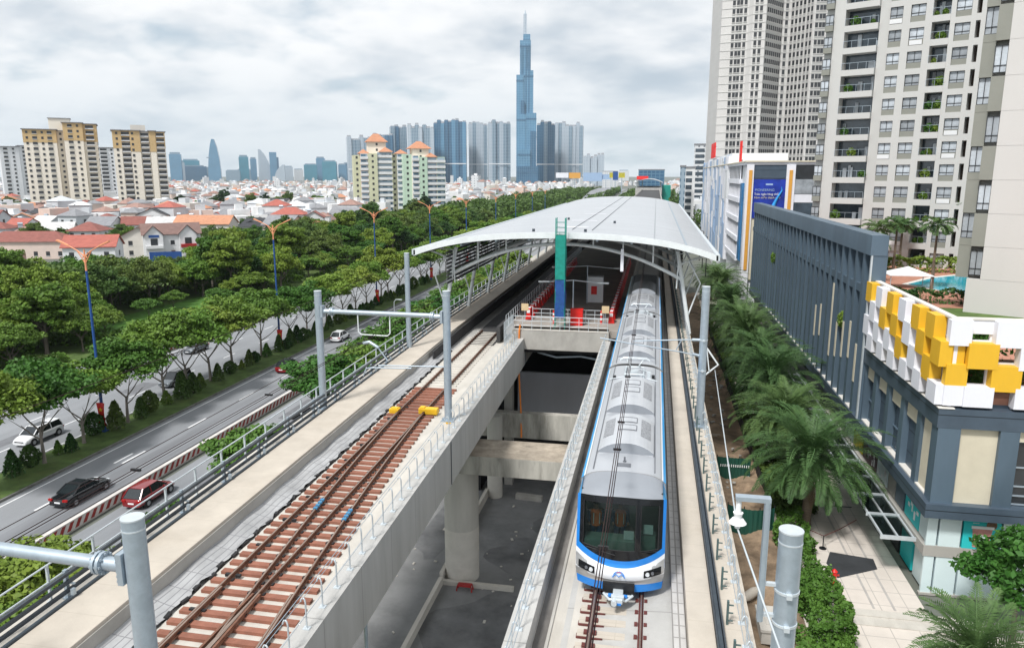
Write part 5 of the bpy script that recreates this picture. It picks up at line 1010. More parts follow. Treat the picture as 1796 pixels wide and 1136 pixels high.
# ---------------------------------------------------------------- dark mall
ML = thing('shopping_mall', 'dark panelled shopping mall with yellow and white box screen and pool deck', 'mall')
X = 17.3
MB().box(X + .55, 62, 47.1, 63.3, 0, 12.6).box(X + .95, 62, 63.3, 136, 6.41, 12.6).box(X + .55, 62, 63.3, 136, 0, 6.39).box(20.6, 62, 136, 149, 0, 12.6).build('wall', M['panel_grey'], ML)
MB().box(X + .55, 62, 47.1, 63.3, 12.601, 13.0).box(X + .95, 62, 63.3, 136, 12.601, 13.0).build('deck', M['brick_deck'], ML)
MB().box(X - .45, X + .54, 46.15, 136, 5.5, 6.4).box(X + .541, 45, 46.15, 47.09, 5.5, 6.4).build('ledge', M['panel_grey'], ML)
MB().box(X - .25, X + .54, 46.4, 63, 11.2, 12.4).box(X + .541, 45, 46.4, 47.09, 11.2, 12.4).build('upper_band', M['panel_grey'], ML)
MB().box(X - .3, X + .6, 46.35, 63, 12.401, 12.46).build('coping', M['tile_edge'], ML)
def part(nm, mb, m): return mb.build(nm, M[m], ML)
# side bays y 46.6..63
cols = [46.5, 49.4, 52.7, 56.0, 59.3, 62.4]
for i, y in enumerate(cols):
    part('pilaster', MB().box(X - .12, X + .54, max(y, 47.1), y + .75 + (.3 if i == 0 else 0), 6.4, 11.2), 'panel_grey2')
    if i < 5:
        a, b = y + .75 + (.3 if i == 0 else 0), cols[i+1]
        part('sill', MB().box(X - .1, X + .5, a, b, 6.401, 6.5), 'tile_edge')
        if i == 0: part('cream_panel', MB().box(X + .1, X + .545, a, b, 6.5, 11.2), 'cream')
        else:
            part('cream_panel', MB().box(X + .1, X + .545, a, b, 10.0, 11.2), 'cream')
            if i % 2 == 0:
                w = part('window', MB().box(X + .4, X + .546, a, b, 6.5, 10.0), 'bldg_glass'); f = MB()
                for z in (6.5, 8.1, 9.9): f.box(X + .3, X + .4, a, b, z, z + .09)
                for yy in (a, (a + b)/2): f.box(X + .3, X + .4, yy, yy + .09, 6.5, 10.0)
                f.build('frame', M['panel_grey2'], w)
            else: part('infill_panel', MB().box(X + .32, X + .545, a, b, 6.5, 10.0), 'panel_grey')
# front bays
for x0, x1 in ((X - .16, X + 1.1), (20.55, 21.6), (28.2, 29.2)): part('pilaster', MB().box(x0, x1, 46.42, 47.09, 6.4, 11.2), 'panel_grey2')
part('cream_panel', MB().box(X + 1.1, 20.55, 46.7, 47.09, 6.4, 11.2), 'cream'); part('cream_panel', MB().box(21.6, 28.2, 46.7, 47.09, 10.5, 11.2), 'cream')
w = part('window', MB().box(21.6, 28.2, 46.95, 47.09, 6.45, 10.5), 'bldg_dark'); f = MB()
for z in (6.45, 7.0, 7.6, 8.8, 10.42): f.box(21.6, 28.2, 46.86, 46.95, z, z + .08)
for x in (21.6, 22.9, 25.1, 26.6): f.box(x, x + .09, 46.86, 46.95, 6.45, 10.5)
f.build('frame', M['galv'], w)
# shopfronts
def front(x0, x1, z0, z1, m, nm='shop_window'):
    return part(nm, MB().box(x0 + .06, x1 - .06, 46.9, 47.095, z0, z1), m)
part('fascia', MB().box(X - .05, 45, 46.85, 47.09, 2.65, 3.35).box(X - .05, X + .54, 47.1, 75, 2.65, 3.3), 'beige_dark')
part('fascia', MB().box(X - .05, 45, 46.8, 47.09, 0, .15), 'concrete')
xs2 = [X, 18.0, 19.35, 21.55, 23.75, 25.9, 28, 30.2]
for i in range(7):
    tl_ = i == 2; front(xs2[i], xs2[i+1], 3.36, 5.5, 'teal' if tl_ else 'frosted', 'poster' if tl_ else 'shop_window'); front(xs2[i], xs2[i+1], .15, 2.64, 'frosted')
ps_ = MB(); cx_ = 20.5; p = lambda x, z: (cx_ + x, 46.88, z)
po = MB().add([p(-.5,3.5), p(.35,3.42), p(.55,4.85), p(-.6,4.85)], [(0,1,2,3)]); po.build('poster_cup', mat('cup_pink', (.50,.24,.22), .6, var=.3, scale=1.5), ML)
MB().box(cx_-.66,cx_+.6,46.85,46.87,4.72,4.9).build('poster_cup_rim', M['white'], ML); MB().tube([(cx_-.08,46.88,4.05),(cx_-.08,46.86,4.05)], .28, 20).build('poster_label', M['frosted'], ML)
MB().grid(lambda u, v: (cx_ + .45 + .3*math.cos(6.283*u)*v, 46.87, 5.1 + .34*math.sin(6.283*u)*v - .12*v*abs(math.cos(6.283*u))), 16, 2).build('poster_leaf', mat('poster_brown', (.16,.09,.05), .6, var=.4, scale=5), ML)
MB().box(cx_-.7,cx_-.1,46.88,46.895,5.2,5.26).box(cx_-.6,cx_-.25,46.88,46.895,5.05,5.09).build('poster_lines', M['frosted'], ML)
side_p = [(47.0,48.6,'frosted',3.4,5.5),(48.7,51.5,'teal',3.4,5.5),(51.8,53.6,'panel_grey2',3.4,5.5),(53.8,55.4,'beige_dark',3.4,5.5),(55.6,58.2,'frosted',3.4,5.5),(58.4,62.2,'red_plum',3.4,5.5),(62.5,65.2,'poster_yellow',3.4,5.5),(65.5,68,'frosted',3.4,5.5)]
mk('red_plum', (.09,.045,.055), .6, var=.5, scale=1.2); mk('poster_yellow', (.45,.40,.03), .6, var=.5, scale=1.0)
for y0, y1, m, z0, z1 in side_p: part('poster', MB().box(X + .2, X + .548, y0, y1, z0, z1), m)
st_ = MB(); random.seed(9)
for (ya, yb, n_) in ((48.9,51.3,5),(55.8,58,6),(58.8,61.8,7)):
    for i in range(n_): y = random.uniform(ya, yb); z = random.uniform(3.6,5); st_.box(X + .18, X + .198, y, y + random.uniform(.15,.4), z, z + random.uniform(.2,.6))
st_.build('poster_print', M['white'], ML)
yb = 47.0; k = 0
while yb < 130:
    part('shop_window', MB().box(X + .3, X + .549, yb, yb + 2.2, .15, 2.64), ('frosted','teal','bldg_dark','bldg_glass','frosted')[k % 5] if yb < 60 else 'bldg_dark'); yb += 2.6; k += 1
# glass awning
aw = MB()
for x in (15.25, 16.2, 17.15): aw.box(x - .06, x + .06, 48.2, 90, 3.0, 3.14)
aw.build('awning_beam', M['galv_pale'], ML)
y = 48.2
while y < 90: part('awning_bracket', MB().box(15.1, X + .2, y - .06, y + .06, 2.92, 3.18), 'galv_pale'); y += 3.4
y = 48.3
while y < 88:
    for x in (15.33, 16.28): MB().box(x, x + .8, y, y + 3.2, 3.04, 3.06).build('awning_pane', M['clear_glass'], ML)
    y += 3.4
# dark screen with fins
M.get('panel_dark') or mk('panel_dark', (.045,.06,.08), .5, .2, var=.2, scale=.5)
part('screen_wall', MB().box(X + .65, X + .94, 63.4, 136, 6.4, 19.8), 'panel_dark')
part('screen_cap', MB().box(X - .5, X + .75, 62.7, 136.2, 19.8, 21.4), 'panel_grey2')
part('screen_end', MB().box(X - .3, X + .8, 62.75, 63.4, 6.4, 19.8), 'panel_grey2')
part('edge_strip', MB().box(X - .42, X - .3, 62.7, 62.95, 6.4, 19.8), 'galv_pale')
mk('panel_dark', (.045,.06,.08), .5, .2, var=.2, scale=.5)
fm = MB().box(-.38, .65, -.34, .34, 6.4, 19.8).mesh('fin', M['panel_grey2'])
random.seed(6)
for i in range(31):
    y = 64.9 + 2.35*i; link('fin', fm, ML, (X, y, 0))
    part('mid_beam', MB().box(X - .28, X + .65, y + .345, y + 2.0, 16.5, 17.15), 'panel_grey2')
    if i < 22: part('sill', MB().box(X - .36, X + .65, y + .345, y + 2.0, 6.401, 6.5), 'tile_edge')
    if i in (0,1,2,3,4,6,7): z = 9.0 + .5*(i*3 % 4); part('cream_panel', MB().box(X - .44, X - .385, y - .33, y + .1, z, z + (3.2 if i != 4 else 7)), 'cream')
for i, (y, z, s) in enumerate([(70.8,12.4,1.0),(112,13.5,1.2)]):
    t = thing('shrub', ('small green plant growing high on the dark fin screen', 'green weeds growing from the far part of the fin screen')[i], 'plant', (X - .2, y, z), 0); t.scale = (s*.55, s*.8, s*.9); link('foliage', shrub_mesh(40 + i, .7, 1.6, 500, .2, 'leaf_light', False), t)
# yellow and white box screen
bs = {c: MB().box(-.80, .80, -.34, .34, -.77, .77).mesh('screen_box', M['box_white' if c == 'w' else 'box_yellow']) for c in 'wy'}
rows_z = [16.98, 15.66, 14.34, 13.2]
def sbox(c, x, y, z, rz, sx, sy, sz):
    o = link('screen_box', bs[c], ML, (x, y, z), rz); o.scale = (sx, sy, sz); return o
SP = ['ywwyywwyywyw','wwyywyywwywy','wywwwyywwyyw','wwywywwwywyw']
for r_ in range(4):
    for c in range(12):
        y = 62.3 - 1.36*c; out = (c + r_) % 2 == 0; ch = SP[r_][c]
        if out: sbox(ch, X - .14 - .025*(r_ % 2), y, rows_z[r_], math.pi/2, .93, 1, .98 if r_ < 3 else .8)
        elif (c*5 + r_*3) % 7 in (1, 2, 5): sbox(ch, X + .36, y, rows_z[r_], math.pi/2, .62, .45, .75)
FP = ['w.w.yw.','bybwbw.','y.y.w.y','ww.w.w.']
for r_, row in enumerate(FP):
    for k_, ch in enumerate(row):
        x = X + .42 + 1.36*k_
        if ch == '.': continue
        if ch == 'b':
            if k_ == 0: sbox('y', x, 46.95, rows_z[r_], 0, .62, .6, .8)
            continue
        sbox(ch, x + (.1 if k_ == 0 else 0), (46.72 if k_ else 46.78) - .025*(r_ % 2), rows_z[r_], 0, (.74 if k_ == 0 else 1), 1 if k_ else .8, .98 if r_ < 3 else .8)
part('screen_frame', MB().box(X + .05, X + .45, 47.2, 63, 17.72, 17.84).box(X + .05, 40, 46.85, 47.2, 17.72, 17.84), 'tile_edge')
fr_ = MB()
for c in range(11): fr_.box(X + .3, X + .5, 63 - 1.62*c - .06, 63 - 1.62*c + .06, 12.4, 17.7)
for c in range(9): fr_.box(X + .7 + 1.56*c*1.0, X + .82 + 1.56*c, 47.0, 47.2, 12.4, 17.7)
for z in (13.75, 15.1, 16.4): fr_.box(X + .3, X + .48, 47.2, 63, z, z + .1).box(X + .5, 40, 47.02, 47.18, z, z + .1)
fr_.box(X + .7, 40, 46.9, 47.2, 16.9, 17.7)
part('screen_frame', fr_, 'box_white')
part('roof_wall', MB().box(18.4, 18.6, 47.6, 63, 13.0, 17.2).box(18.6, 30, 50.5, 50.7, 13, 14.6), 'brick_deck')
# pool deck
struct('pool_water', MB().prism([(30.6,97),(32.5,93),(34.8,90.6),(48,86),(52,104),(41,108),(35.5,103.5)], 13.0, 13.06), M['pool'])
struct('pool_edge', MB().prism([(29.9,97.2),(32.1,92.4),(34.6,89.9),(48.2,85.2),(53,104.6),(41,109),(35.2,104.5)], 13.0, 13.03), M['tile_edge'])
struct('deck_lawn', MB().box(22, 34, 66, 80, 13.0, 13.02), M['grass'])
hedge('pool_hedge', 'clipped green hedge along the near side of the pool', [(25.8,38,82.5,85,13,14.2),(23.6,26,85,94,13,13.9)], 'leaf_dark', 45, .22, 7); hedge('pool_hedge', 'long green hedge at the foot of the residential block', [(30,46,109.5,112,13,14.9)], 'leaf_mid', 40, .25, 8); hedge('pool_hedge', 'green planting behind the white and yellow screen boxes', [(19.2,30,48.6,50.2,13,16.6)], 'leaf_hedge', 45, .2, 9)
um = thing('shade_canopy', 'white pyramid shade canopy beside the blue pool', 'canopy', (29.6, 94.5, 13)); MB().add([(-2.4,-1.6,1.6),(2.4,-1.6,1.6),(2.4,1.6,1.6),(-2.4,1.6,1.6),(0,0,2.5),(-2.4,-1.6,1.5),(2.4,-1.6,1.5),(2.4,1.6,1.5),(-2.4,1.6,1.5)], [(0,1,4),(1,2,4),(2,3,4),(3,0,4),(5,8,7,6),(0,5,6,1),(1,6,7,2),(2,7,8,3),(3,8,5,0)]).build('fabric', M['white'], um)
for sx, sy in ((-2.2,-1.4),(2.2,-1.4),(2.2,1.4),(-2.2,1.4)): MB().cyl(sx,sy,0,1.55,.05,8).build('post', M['galv_pale'], um)
# ---------------------------------------------------------------- residential blocks
def wins(parent, places, me, name='window', limit=95):
    places = sorted(places, key=lambda m: (m.translation - Vector((0,0,26))).length if parent is None else m.translation.z)
    for m in places[:limit]: link(name, me, parent, mw=m)
    if len(places) > limit:
        v = [x.co.copy() for x in me.vertices]; mb = MB()
        for m in places[limit:]: mb.add([m @ c for c in v], [list(p.vertices) for p in me.polygons]); mb.m[-len(me.polygons):] = [p.material_index for p in me.polygons]
        tag(mb.build(name + 's', list(me.materials), parent), kind='stuff')
def winmesh(w, h, d=.18, m='curtain', nm='window', mull=(.5,), fr='bldg_dark'):   # origin at bottom centre of the opening, +y inwards
    mb = MB().box(-w/2, w/2, d*.7, d*.8, 0, h, 0); t = .06
    mb.box(-w/2, w/2, d*.45, d*.69, 0, t, 1).box(-w/2, w/2, d*.45, d*.69, h - t, h, 1).box(-w/2, -w/2 + t, d*.45, d*.69, t, h - t, 1).box(w/2 - t, w/2, d*.45, d*.69, t, h - t, 1)
    for k in mull: mb.box(-w/2 + w*k - t/2, -w/2 + w*k + t/2, d*.45, d*.69, t, h - t, 1)
    mb.box(-w/2, w/2, d*.45, d*.69, h*.26, h*.26 + t*.8, 1)
    return mb.mesh(nm, [M[m], M[fr]])
RB = thing('residential_block', 'beige residential block with plant filled balconies behind the pool', 'apartment block', (35, 117.5, 13), math.atan2(-.485, .875))
FH = 3.1; Z0 = 24.45 - 13 - 1.55 - FH*4   # bottom of window of lowest drawn floor
cols = [('bay',-12.7,-11.5),('pier',-11.5,-9.95),('balc',-9.95,-5.4),('rec',-5.4,-3.95),('win',-3.95,-2.25),('pier',-2.25,-1.25),('win',-1.25,.62),('pier',.62,1.5),('balc',1.5,3.7),('pier',3.7,4.3),('win',4.3,6.15),('pier',6.15,6.75),('slot',6.75,7.3),('pier',7.3,8.3),('win',8.3,9.2),('pier',9.2,9.4),('win',9.4,11),('pier',11,12.5)]
nF = 17; ZT = Z0 + FH*nF
beige, dark = MB(), MB(); mull_ = {}
beige.box(-12.7, 14, 2.2, 14, 0, ZT); wl = {}; bal = []; pan = []
for kind, a, b in cols:
    if kind == 'pier': beige.box(a, b, 0, 2.2, 0, ZT)
    elif kind == 'rec': beige.box(a, b, .7, 2.2, 0, ZT)
    else:
        for f in range(nF):
            zb = Z0 + FH*f
            if zb < .3: continue
            if kind in ('win','bay'):
                off = -.5 if kind == 'bay' else 0
                beige.box(a, b, .0 if kind == 'win' else .3, 2.2, zb + 1.52, zb + FH - .78)
                pan.append((a + .02, b - .02, .10 + off, zb))
                wl.setdefault((round(b - a - .02, 2), 1.52), []).append(Matrix.Translation(((a+b)/2, .05 + off, zb)))
                if kind == 'bay': beige.box(a, b, .3, 2.2, zb - .78, zb + 1.52)
            elif kind == 'balc':
                bal.append((a, b, zb))
            elif kind == 'slot':
                beige.box(a, b, .0, 2.2, zb + 1.6, zb + FH - .6)
beige.build('wall', M['beige_wall'], RB)
pm_ = {}
for n_, (a, b, yy, zb) in enumerate(sorted(pan, key=lambda q: q[3])):
    k_ = round(b - a, 2); pm_.setdefault(k_, MB().box(-k_/2, k_/2, 0, 2.0, 0, .78).mesh('spandrel_panel', M['olive']))
    if n_ < 98: link('spandrel_panel', pm_[k_], RB, ((a + b)/2, yy, zb - .78))
    else: dark.box(a, b, yy, yy + 2.0, zb - .78, zb)
tag(dark.build('spandrel_panels', M['olive'], RB), kind='stuff')
for (w, h), pl_ in wl.items():
    me = winmesh(w, h, .3); wins(RB, pl_, me, limit=34)
sm = MB()
for kind, a, b in cols:
    if kind == 'slot': sm.box(a + .01, b - .01, 1.9, 2.1, 0, ZT)
sm.build('slot_shade', mat('slot_brown', (.10,.07,.055), .9), RB)
random.seed(12)
fol = shrub_mesh(60, .5, .9, 130, .25, 'leaf_mid', False)
for a, b, zb in bal:
    o = MB().box(a, b, -.06, 2.2, zb - 1.1, zb - .25).build('balcony', M['beige_wall'], RB)
    MB().box(a + .02, b - .02, 1.9, 2.15, zb - .25, zb + 2.0).build('glazing', M['bldg_glass'], o)
    r_ = MB().box(a, b, -.03, .0, zb + .68, zb + .73); n = int((b - a)/1.1)
    for i in range(n + 1): r_.box(a + (b - a)*i/n - .02, a + (b - a)*i/n + .02, -.03, 0, zb - .25, zb + .68)
    r_.build('rail', M['galv'], o)
    g_ = MB(); 
    for i in range(random.randint(1,3)): x = random.uniform(a + .3, b - .5); g_.box(x, x + random.uniform(.3,.6), 1.6, 1.88, zb - .25, zb + random.uniform(.6,1.9))
    g_.build('curtain', M['curtain'], o)
    for i in range(random.randint(0, 3)):
        f_ = link('plant', fol, o, (random.uniform(a + .4, b - .4), .35, zb - .25)); s = random.uniform(.5, 1.3); f_.scale = (s, .7*s, s)
ac_ = []
for f in range(nF):
    for (a, b) in ((-3.95,-2.25),(-1.25,.62),(4.3,6.15)):
        if random.random() < .3 and Z0 + FH*f > 1: ac_.append(Matrix.Translation(((a+b)/2, -.02, Z0 + FH*f - .72)))
wins(RB, ac_, MB().box(-.8,.8,-.02,.11,0,.6).mesh('louvre_box', M['ac_white']), 'louvre_box')
NT = thing('apartment_tower', 'pale grey blank wall tower with narrow bay windows at the right edge', 'apartment block', (30.2, 77.7, 13), math.atan2(-.485, .875))
tw = M['tower_wall'] = mat('tower_wall', (.56,.55,.535), .88, var=.04, scale=.15, stain=(.48,.465,.45), samt=.3, stretch=(1,1,.2))
b = MB()
for k in range(13):
    z0, z1 = 3.3 + FH*k, 3.3 + FH*(k + 1) - .03; b.box(.55, 18, 0, 14, z0, z1)
b.box(-.55, 18, .0, 14, 0, 3.27).box(.58, 18, .03, 14, 3.27, 44); b.build('wall', tw, NT)
pn, wn = MB(), []
for k in range(13):
    zb = 3.3 + FH*k; odd = k % 2
    if odd: pn.box(-.55, .54, .05, 2.5, zb, zb + FH - .02); wn.append(Matrix.Translation((-1.1, .75, zb + .7))); pn.box(-1.64, -.56, .7, 2.5, zb, zb + .69)
    else: wn.append(Matrix.Translation((0, .2, zb + .3))); pn.box(-1.64, -.56, .7, 2.5, zb, zb + FH - .02)
pn.build('spandrel_panel', M['olive'], NT); wins(NT, wn, winmesh(1.06, 2.4, .3), 'window'); MB().box(-1.62, .5, 1.1, 12, 3.3, 44).build('bay_core', M['beige_dark'], NT)
# far tower left of it
FT = thing('apartment_tower', 'very tall pale tower with folded front and rows of small dark windows', 'apartment block', (24, 337, 0))
foot = [(-2,30),(0,0),(10.5,-2.5),(12,-5),(17,-6),(17.4,-3.5),(25.5,8),(28.5,8.4),(33.5,2),(36,-2.5),(45,-2),(45.5,30)]
MB().prism(foot, 0, 128).build('wall', M['pink_wall'], FT)
wl = []
for (i, us) in ((1,(.45,.6,.72,.88)),(3,(.25,.6)),(5,(.08,.2,.32,.44,.56,.68,.8,.92)),(6,(.5,)),(7,(.15,.4,.65,.9)),(8,(.3,.7)),(9,(.12,.28,.42,.66,.78)),):
    p0, p1 = Vector((*foot[i],0)), Vector((*foot[(i+1) % len(foot)],0)); d = (p1 - p0).normalized(); a = math.atan2(d.y, d.x)
    for u in us:
        for f in range(38): wl.append(Matrix.Translation(p0.lerp(p1, u) + Vector((0,0,2 + 3.3*f))) @ Matrix.Rotation(a, 4, 'Z') @ Matrix.Translation((0,-.12,0)))
wins(FT, wl, MB().box(-.55,.55,0,.2,0,1.9,0).box(-.65,.65,-.2,.2,-.2,0,1).mesh('window', [M['bldg_dark'], M['pink_wall']]), 'window', 96)
bl = MB()
for f in range(38): z = 1.2 + 3.3*f; bl.prism([(x*1.0 + (0 if 0 < k < 11 else 0), y - .15) for k, (x, y) in enumerate(foot)], z - .35, z - .15)
bl.build('floor_band', M['beige_wall'], FT)
# ---------------------------------------------------------------- white and blue mall beyond
M2 = thing('shopping_mall', 'white mall with pale blue cladding, orange strips and a blue billboard', 'mall', (0,0,0))
def p2(nm, mb, m): return mb.build(nm, M[m], M2)
mk('clad_blue', (.30,.42,.60), .6, var=.1, scale=.4); mk('clad_deep', (.03,.16,.36), .5, var=.25, scale=.5); mk('clad_orange', (.66,.33,.06), .6, var=.08)
p2('wall', MB().box(17.4, 60, 150.4, 285, 0, 28), 'tower_white')
p2('parapet', MB().box(16.7, 60, 149.8, 285.5, 28.0, 28.5), 'box_white'); p2('cornice', MB().box(16.5, 60, 149.5, 286, 28.5, 28.75), 'cream')
for x0, x1 in ((16.8, 18.1), (24.0, 25.6), (29.3, 30.4)): p2('frame_column', MB().box(x0, x1, 149.6, 150.4, 0, 28), 'box_white')
for x0 in (17.2, 24.5): p2('orange_strip', MB().box(x0, x0 + .6, 149.45, 149.59, 8, 27), 'clad_orange')
p2('dark_panel', MB().box(18.1, 24.0, 149.95, 150.39, 25.4, 28), 'panel_grey')
for z0, z1, m in ((25.4,28,'bldg_dark'),(22.6,25.3,'curtain'),(21.0,22.5,'box_white'),(17.5,20.9,'bldg_glass'),(16,17.4,'box_white'),(12,16,'bldg_glass')): p2('window_band' if 'b' == m[0] and m != 'box_white' or m == 'curtain' else 'spandrel', MB().box(25.6, 29.3, 149.9, 150.39, z0, z1), m)
p2('lattice_panel', MB().box(18.1, 24, 150.0, 150.39, 6, 18), 'lattice') if 'lattice' in M else p2('lattice_panel', MB().box(18.1, 24, 150.0, 150.39, 6, 18), 'cream')
BB = thing('billboard', 'deep blue advertising billboard with white and orange lines of text', 'billboard', (18.1, 149.9, 18.0)); MB().box(.02, 5.88, -.1, .05, 0, 7.3).build('panel', mat('bill_blue', (.012,.035,.30), .5, var=.5, scale=.4), BB)
for body, sz, x, z, m in (('PIONEERING', .62, .4, 5.1, 'clad_blue'), ('Trên ngân hàng nhất', .55, .3, 4.35, 'white'), ('Hàm miễn thành mới', .55, .3, 3.7, 'cream')):
    me = textmesh(body, sz, M[m]); link('lettering', me, BB, mw=Matrix.Translation((x, -.12, z)) @ RX)
MB().box(2.3,3.6,-.12,-.1,6.2,6.5).build('badge', M['clad_blue'], BB); MB().tube([(3.9,-.15,2.3),(4.4,-.2,3.6),(5.3,-.2,5.2)], [.35,.22,.14], 8).tube([(5.3,-.2,5.2),(5.15,-.2,5.9)], [.1,.05], 6).build('figure', mat('bill_cyan', (.03,.30,.70), .5), BB)
# side face x = 17
random.seed(31)
for y0, y1, z0, z1, m in ((151,153.5,8,27,'box_white'),(153.6,155.2,9,24,'clad_deep'),(157.5,161,9,24.5,'clad_deep'),(163,185,24.6,28,'bldg_dark')): p2('cladding', MB().box(16.95, 17.39, y0, y1, z0, z1), m)
for z in (8.5, 12.5, 16.5, 20.5, 24.3): p2('floor_beam', MB().box(16.7, 17.39, 161.5, 186, z, z + 1.0), 'box_white')
for z in (9.6, 13.6, 17.6, 21.6): p2('window_band', MB().box(17.1, 17.39, 161.5, 186, z, z + 2.8), 'bldg_glass')
mm = MB()
for k in range(9): mm.box(16.9, 17.09, 162 + 2.8*k, 162.5 + 2.8*k, 9.6, 28)
mm.build('mullion', M['box_white'], M2)
clad_n = 0
y = 187
while y < 284:
    w = random.uniform(2, 5); z = 6
    while z < 29.5:
        h = random.uniform(3, 9); p2('cladding', MB().box(16.5 + random.uniform(0,.2), 17.39, y + .03, min(284, y + w) - .03, z, min(z + h, 30.5) - .04), random.choice(('box_white','box_white','clad_blue','clad_blue','tower_white'))); z += h
    y += w
p2('roof_block', MB().box(17.4, 30, 187, 270, 28.7, 31.2), 'tower_white')
def rsign(label, y0, n, z, x=16.9):
    t = thing('roof_sign', label, 'sign', (x, y0, z))
    for i in range(n):
        b = MB().box(-.15,.15,i*3.2,i*3.2 + .8,0,4.4).box(-.15,.15,i*3.2 + 1.7,i*3.2 + 2.5,0,4.4).box(-.14,.14,i*3.2 + .8,i*3.2 + 1.7,(3.6 if i % 2 else 1.8),(4.4 if i % 2 else 2.6)); b.build('letter', M['red'], t)
    MB().box(.2,.3,-1,n*3.2,.2,.5).box(.2,.3,-1,n*3.2,3,3.3).build('sign_frame', M['galv'], t)
rsign('row of red roof letters at the far end of the white mall roof', 235, 5, 31.3); rsign('small red roof sign at the near corner of the white mall roof', 168, 1, 28.8, 17.5)
for i in range(6): tag(MB().tube([(0,0,0),(0,0,5),(-1.2,0,5.4)], .06, 6).build('stub_lamp', M['dark_iron'], loc=(6.5 + .1*i, 96 + 9*i, 13.5)), 'thin dark post right of the station roof, %s from the near end' % nth(i), 'post', 'dark posts beside the station roof')
# ---------------------------------------------------------------- far buildings
YAW = R(10.846); TH = R(11.31)
def at(px, d):     # ground point at camera-axis depth d below photograph column px on the horizon
    a = (px - 898)/1300; ray = Vector((-math.sin(YAW)*math.cos(TH), math.cos(YAW)*math.cos(TH), 0)) + Vector((math.cos(YAW), math.sin(YAW), 0))*a + Vector((-math.sin(YAW)*math.sin(TH), math.cos(YAW)*math.sin(TH), 0))*.2
    return ray*d
def hz_(py, d): k = (568 - py)/1300; return 26 + d*(k - .2)/(.9806 + .1961*k)
def face(px): v = at(px, 1); return math.atan2(v.y, v.x) - math.pi/2     # yaw that turns local -y to the camera
def glassgrid(name, col, line, sx, sz, lw, rough=.25, var=.25):
    m = mat(name, col, rough, 0, var=var, scale=.02, spec=.6); nt = m.node_tree; N = nt.nodes; L = nt.links; p = N['Principled BSDF']; src = p.inputs['Base Color'].links[0].from_socket
    tc = N.new('ShaderNodeTexCoord'); sp = N.new('ShaderNodeSeparateXYZ'); L.new(tc.outputs['Object'], sp.inputs[0]); ad = N.new('ShaderNodeMath'); L.new(sp.outputs[0], ad.inputs[0]); L.new(sp.outputs[1], ad.inputs[1]); cb = N.new('ShaderNodeCombineXYZ'); L.new(ad.outputs[0], cb.inputs[0]); L.new(sp.outputs[2], cb.inputs[1])
    b = N.new('ShaderNodeTexBrick'); b.offset = 0; b.inputs['Scale'].default_value = 1; b.inputs['Brick Width'].default_value = sx; b.inputs['Row Height'].default_value = sz; b.inputs['Mortar Size'].default_value = lw; L.new(cb.outputs[0], b.inputs['Vector'])
    mx = N.new('ShaderNodeMix'); mx.data_type = 'RGBA'; L.new(b.outputs['Fac'], mx.inputs[0]); L.new(src, mx.inputs[6]); mx.inputs[7].default_value = (*line, 1); L.new(mx.outputs[2], p.inputs['Base Color']); M[name] = m; return m
glassgrid('glass_blue', (.075,.20,.33), (.16,.31,.44), 4, 4, .5); glassgrid('glass_deep', (.04,.115,.21), (.10,.20,.29), 5, 4, .5); glassgrid('glass_grey', (.085,.155,.22), (.28,.36,.43), 4.5, 3.6, .9); glassgrid('glass_pale', (.17,.25,.33), (.43,.49,.55), 4.5, 3.6, 1.3); glassgrid('glass_teal', (.03,.19,.27), (.08,.26,.34), 6, 5, .5); glassgrid('flats_white', (.16,.18,.21), (.60,.62,.64), 3.6, 3.4, 1.25, .6); glassgrid('flats_grey', (.13,.15,.18), (.38,.40,.43), 3.4, 3.4, 1.1, .6)
def flats(label, px, d, blocks, cat='apartment block', fl=3.4, roofm='roof_grey', wallm='tower_cream', topm='tower_ochre', turn=0.0, wincols=None, limit=95, sx_=1.0):
    t = thing('apartment_tower', label, cat, at(px, d), face(px) + turn); wl = []; t.scale = (sx_, 1, 1)
    for (x0, x1, y0, y1, h, ht, cols) in blocks:
        MB().box(x0, x1, y0, y1, 0, h - ht).build('wall', M[wallm], t)
        if ht: MB().box(x0 - .15, x1 + .15, y0 - .15, y1, h - ht + .01, h).build('upper_wall', M[topm], t)
        MB().box(x0 - 1, x1 + 1, y0 - 1, y1 + .6, h + .01, h + .5).build('roof', M[roofm], t)
        n = int(h/fl)
        for f in range(n):
            for c, kind in cols:
                wl.append((Matrix.Translation((x0 + c*(x1 - x0), y0 - .16, h - fl*(f + 1) + 1.0)), kind))
            if x1 == max(b[1] for b in blocks) or True:
                for c in (.25, .6): wl.append((Matrix.Translation((x1 + .16, y0 + c*(y1 - y0), h - fl*(f + 1) + 1.0)) @ Matrix.Rotation(math.pi/2, 4, 'Z'), 's'))
    mes = {'s': MB().box(-.75,.75,-.05,.2,0,1.5).mesh('window', M['bldg_dark']), 'w': MB().box(-1.5,1.5,-.05,.2,0,1.6,0).box(-1.6,1.6,-.25,.2,-.35,-.02,1).mesh('window', [M['bldg_dark'], M['beige_wall']]), 'b': MB().box(-2.6,2.6,-.1,.2,-.1,1.7,0).box(-2.8,2.8,-1.2,.2,-.75,-.11,1).mesh('balcony', [M['bldg_dark'], M['house_w1']])}
    for k in 'swb':
        pl_ = [m for m, kk in wl if kk == k]
        if pl_: wins(t, pl_, mes[k], 'balcony' if k == 'b' else 'window', 95 if k != 's' else 90)
    return t
c4 = [(.12,'s'),(.35,'w'),(.58,'s'),(.8,'w')]
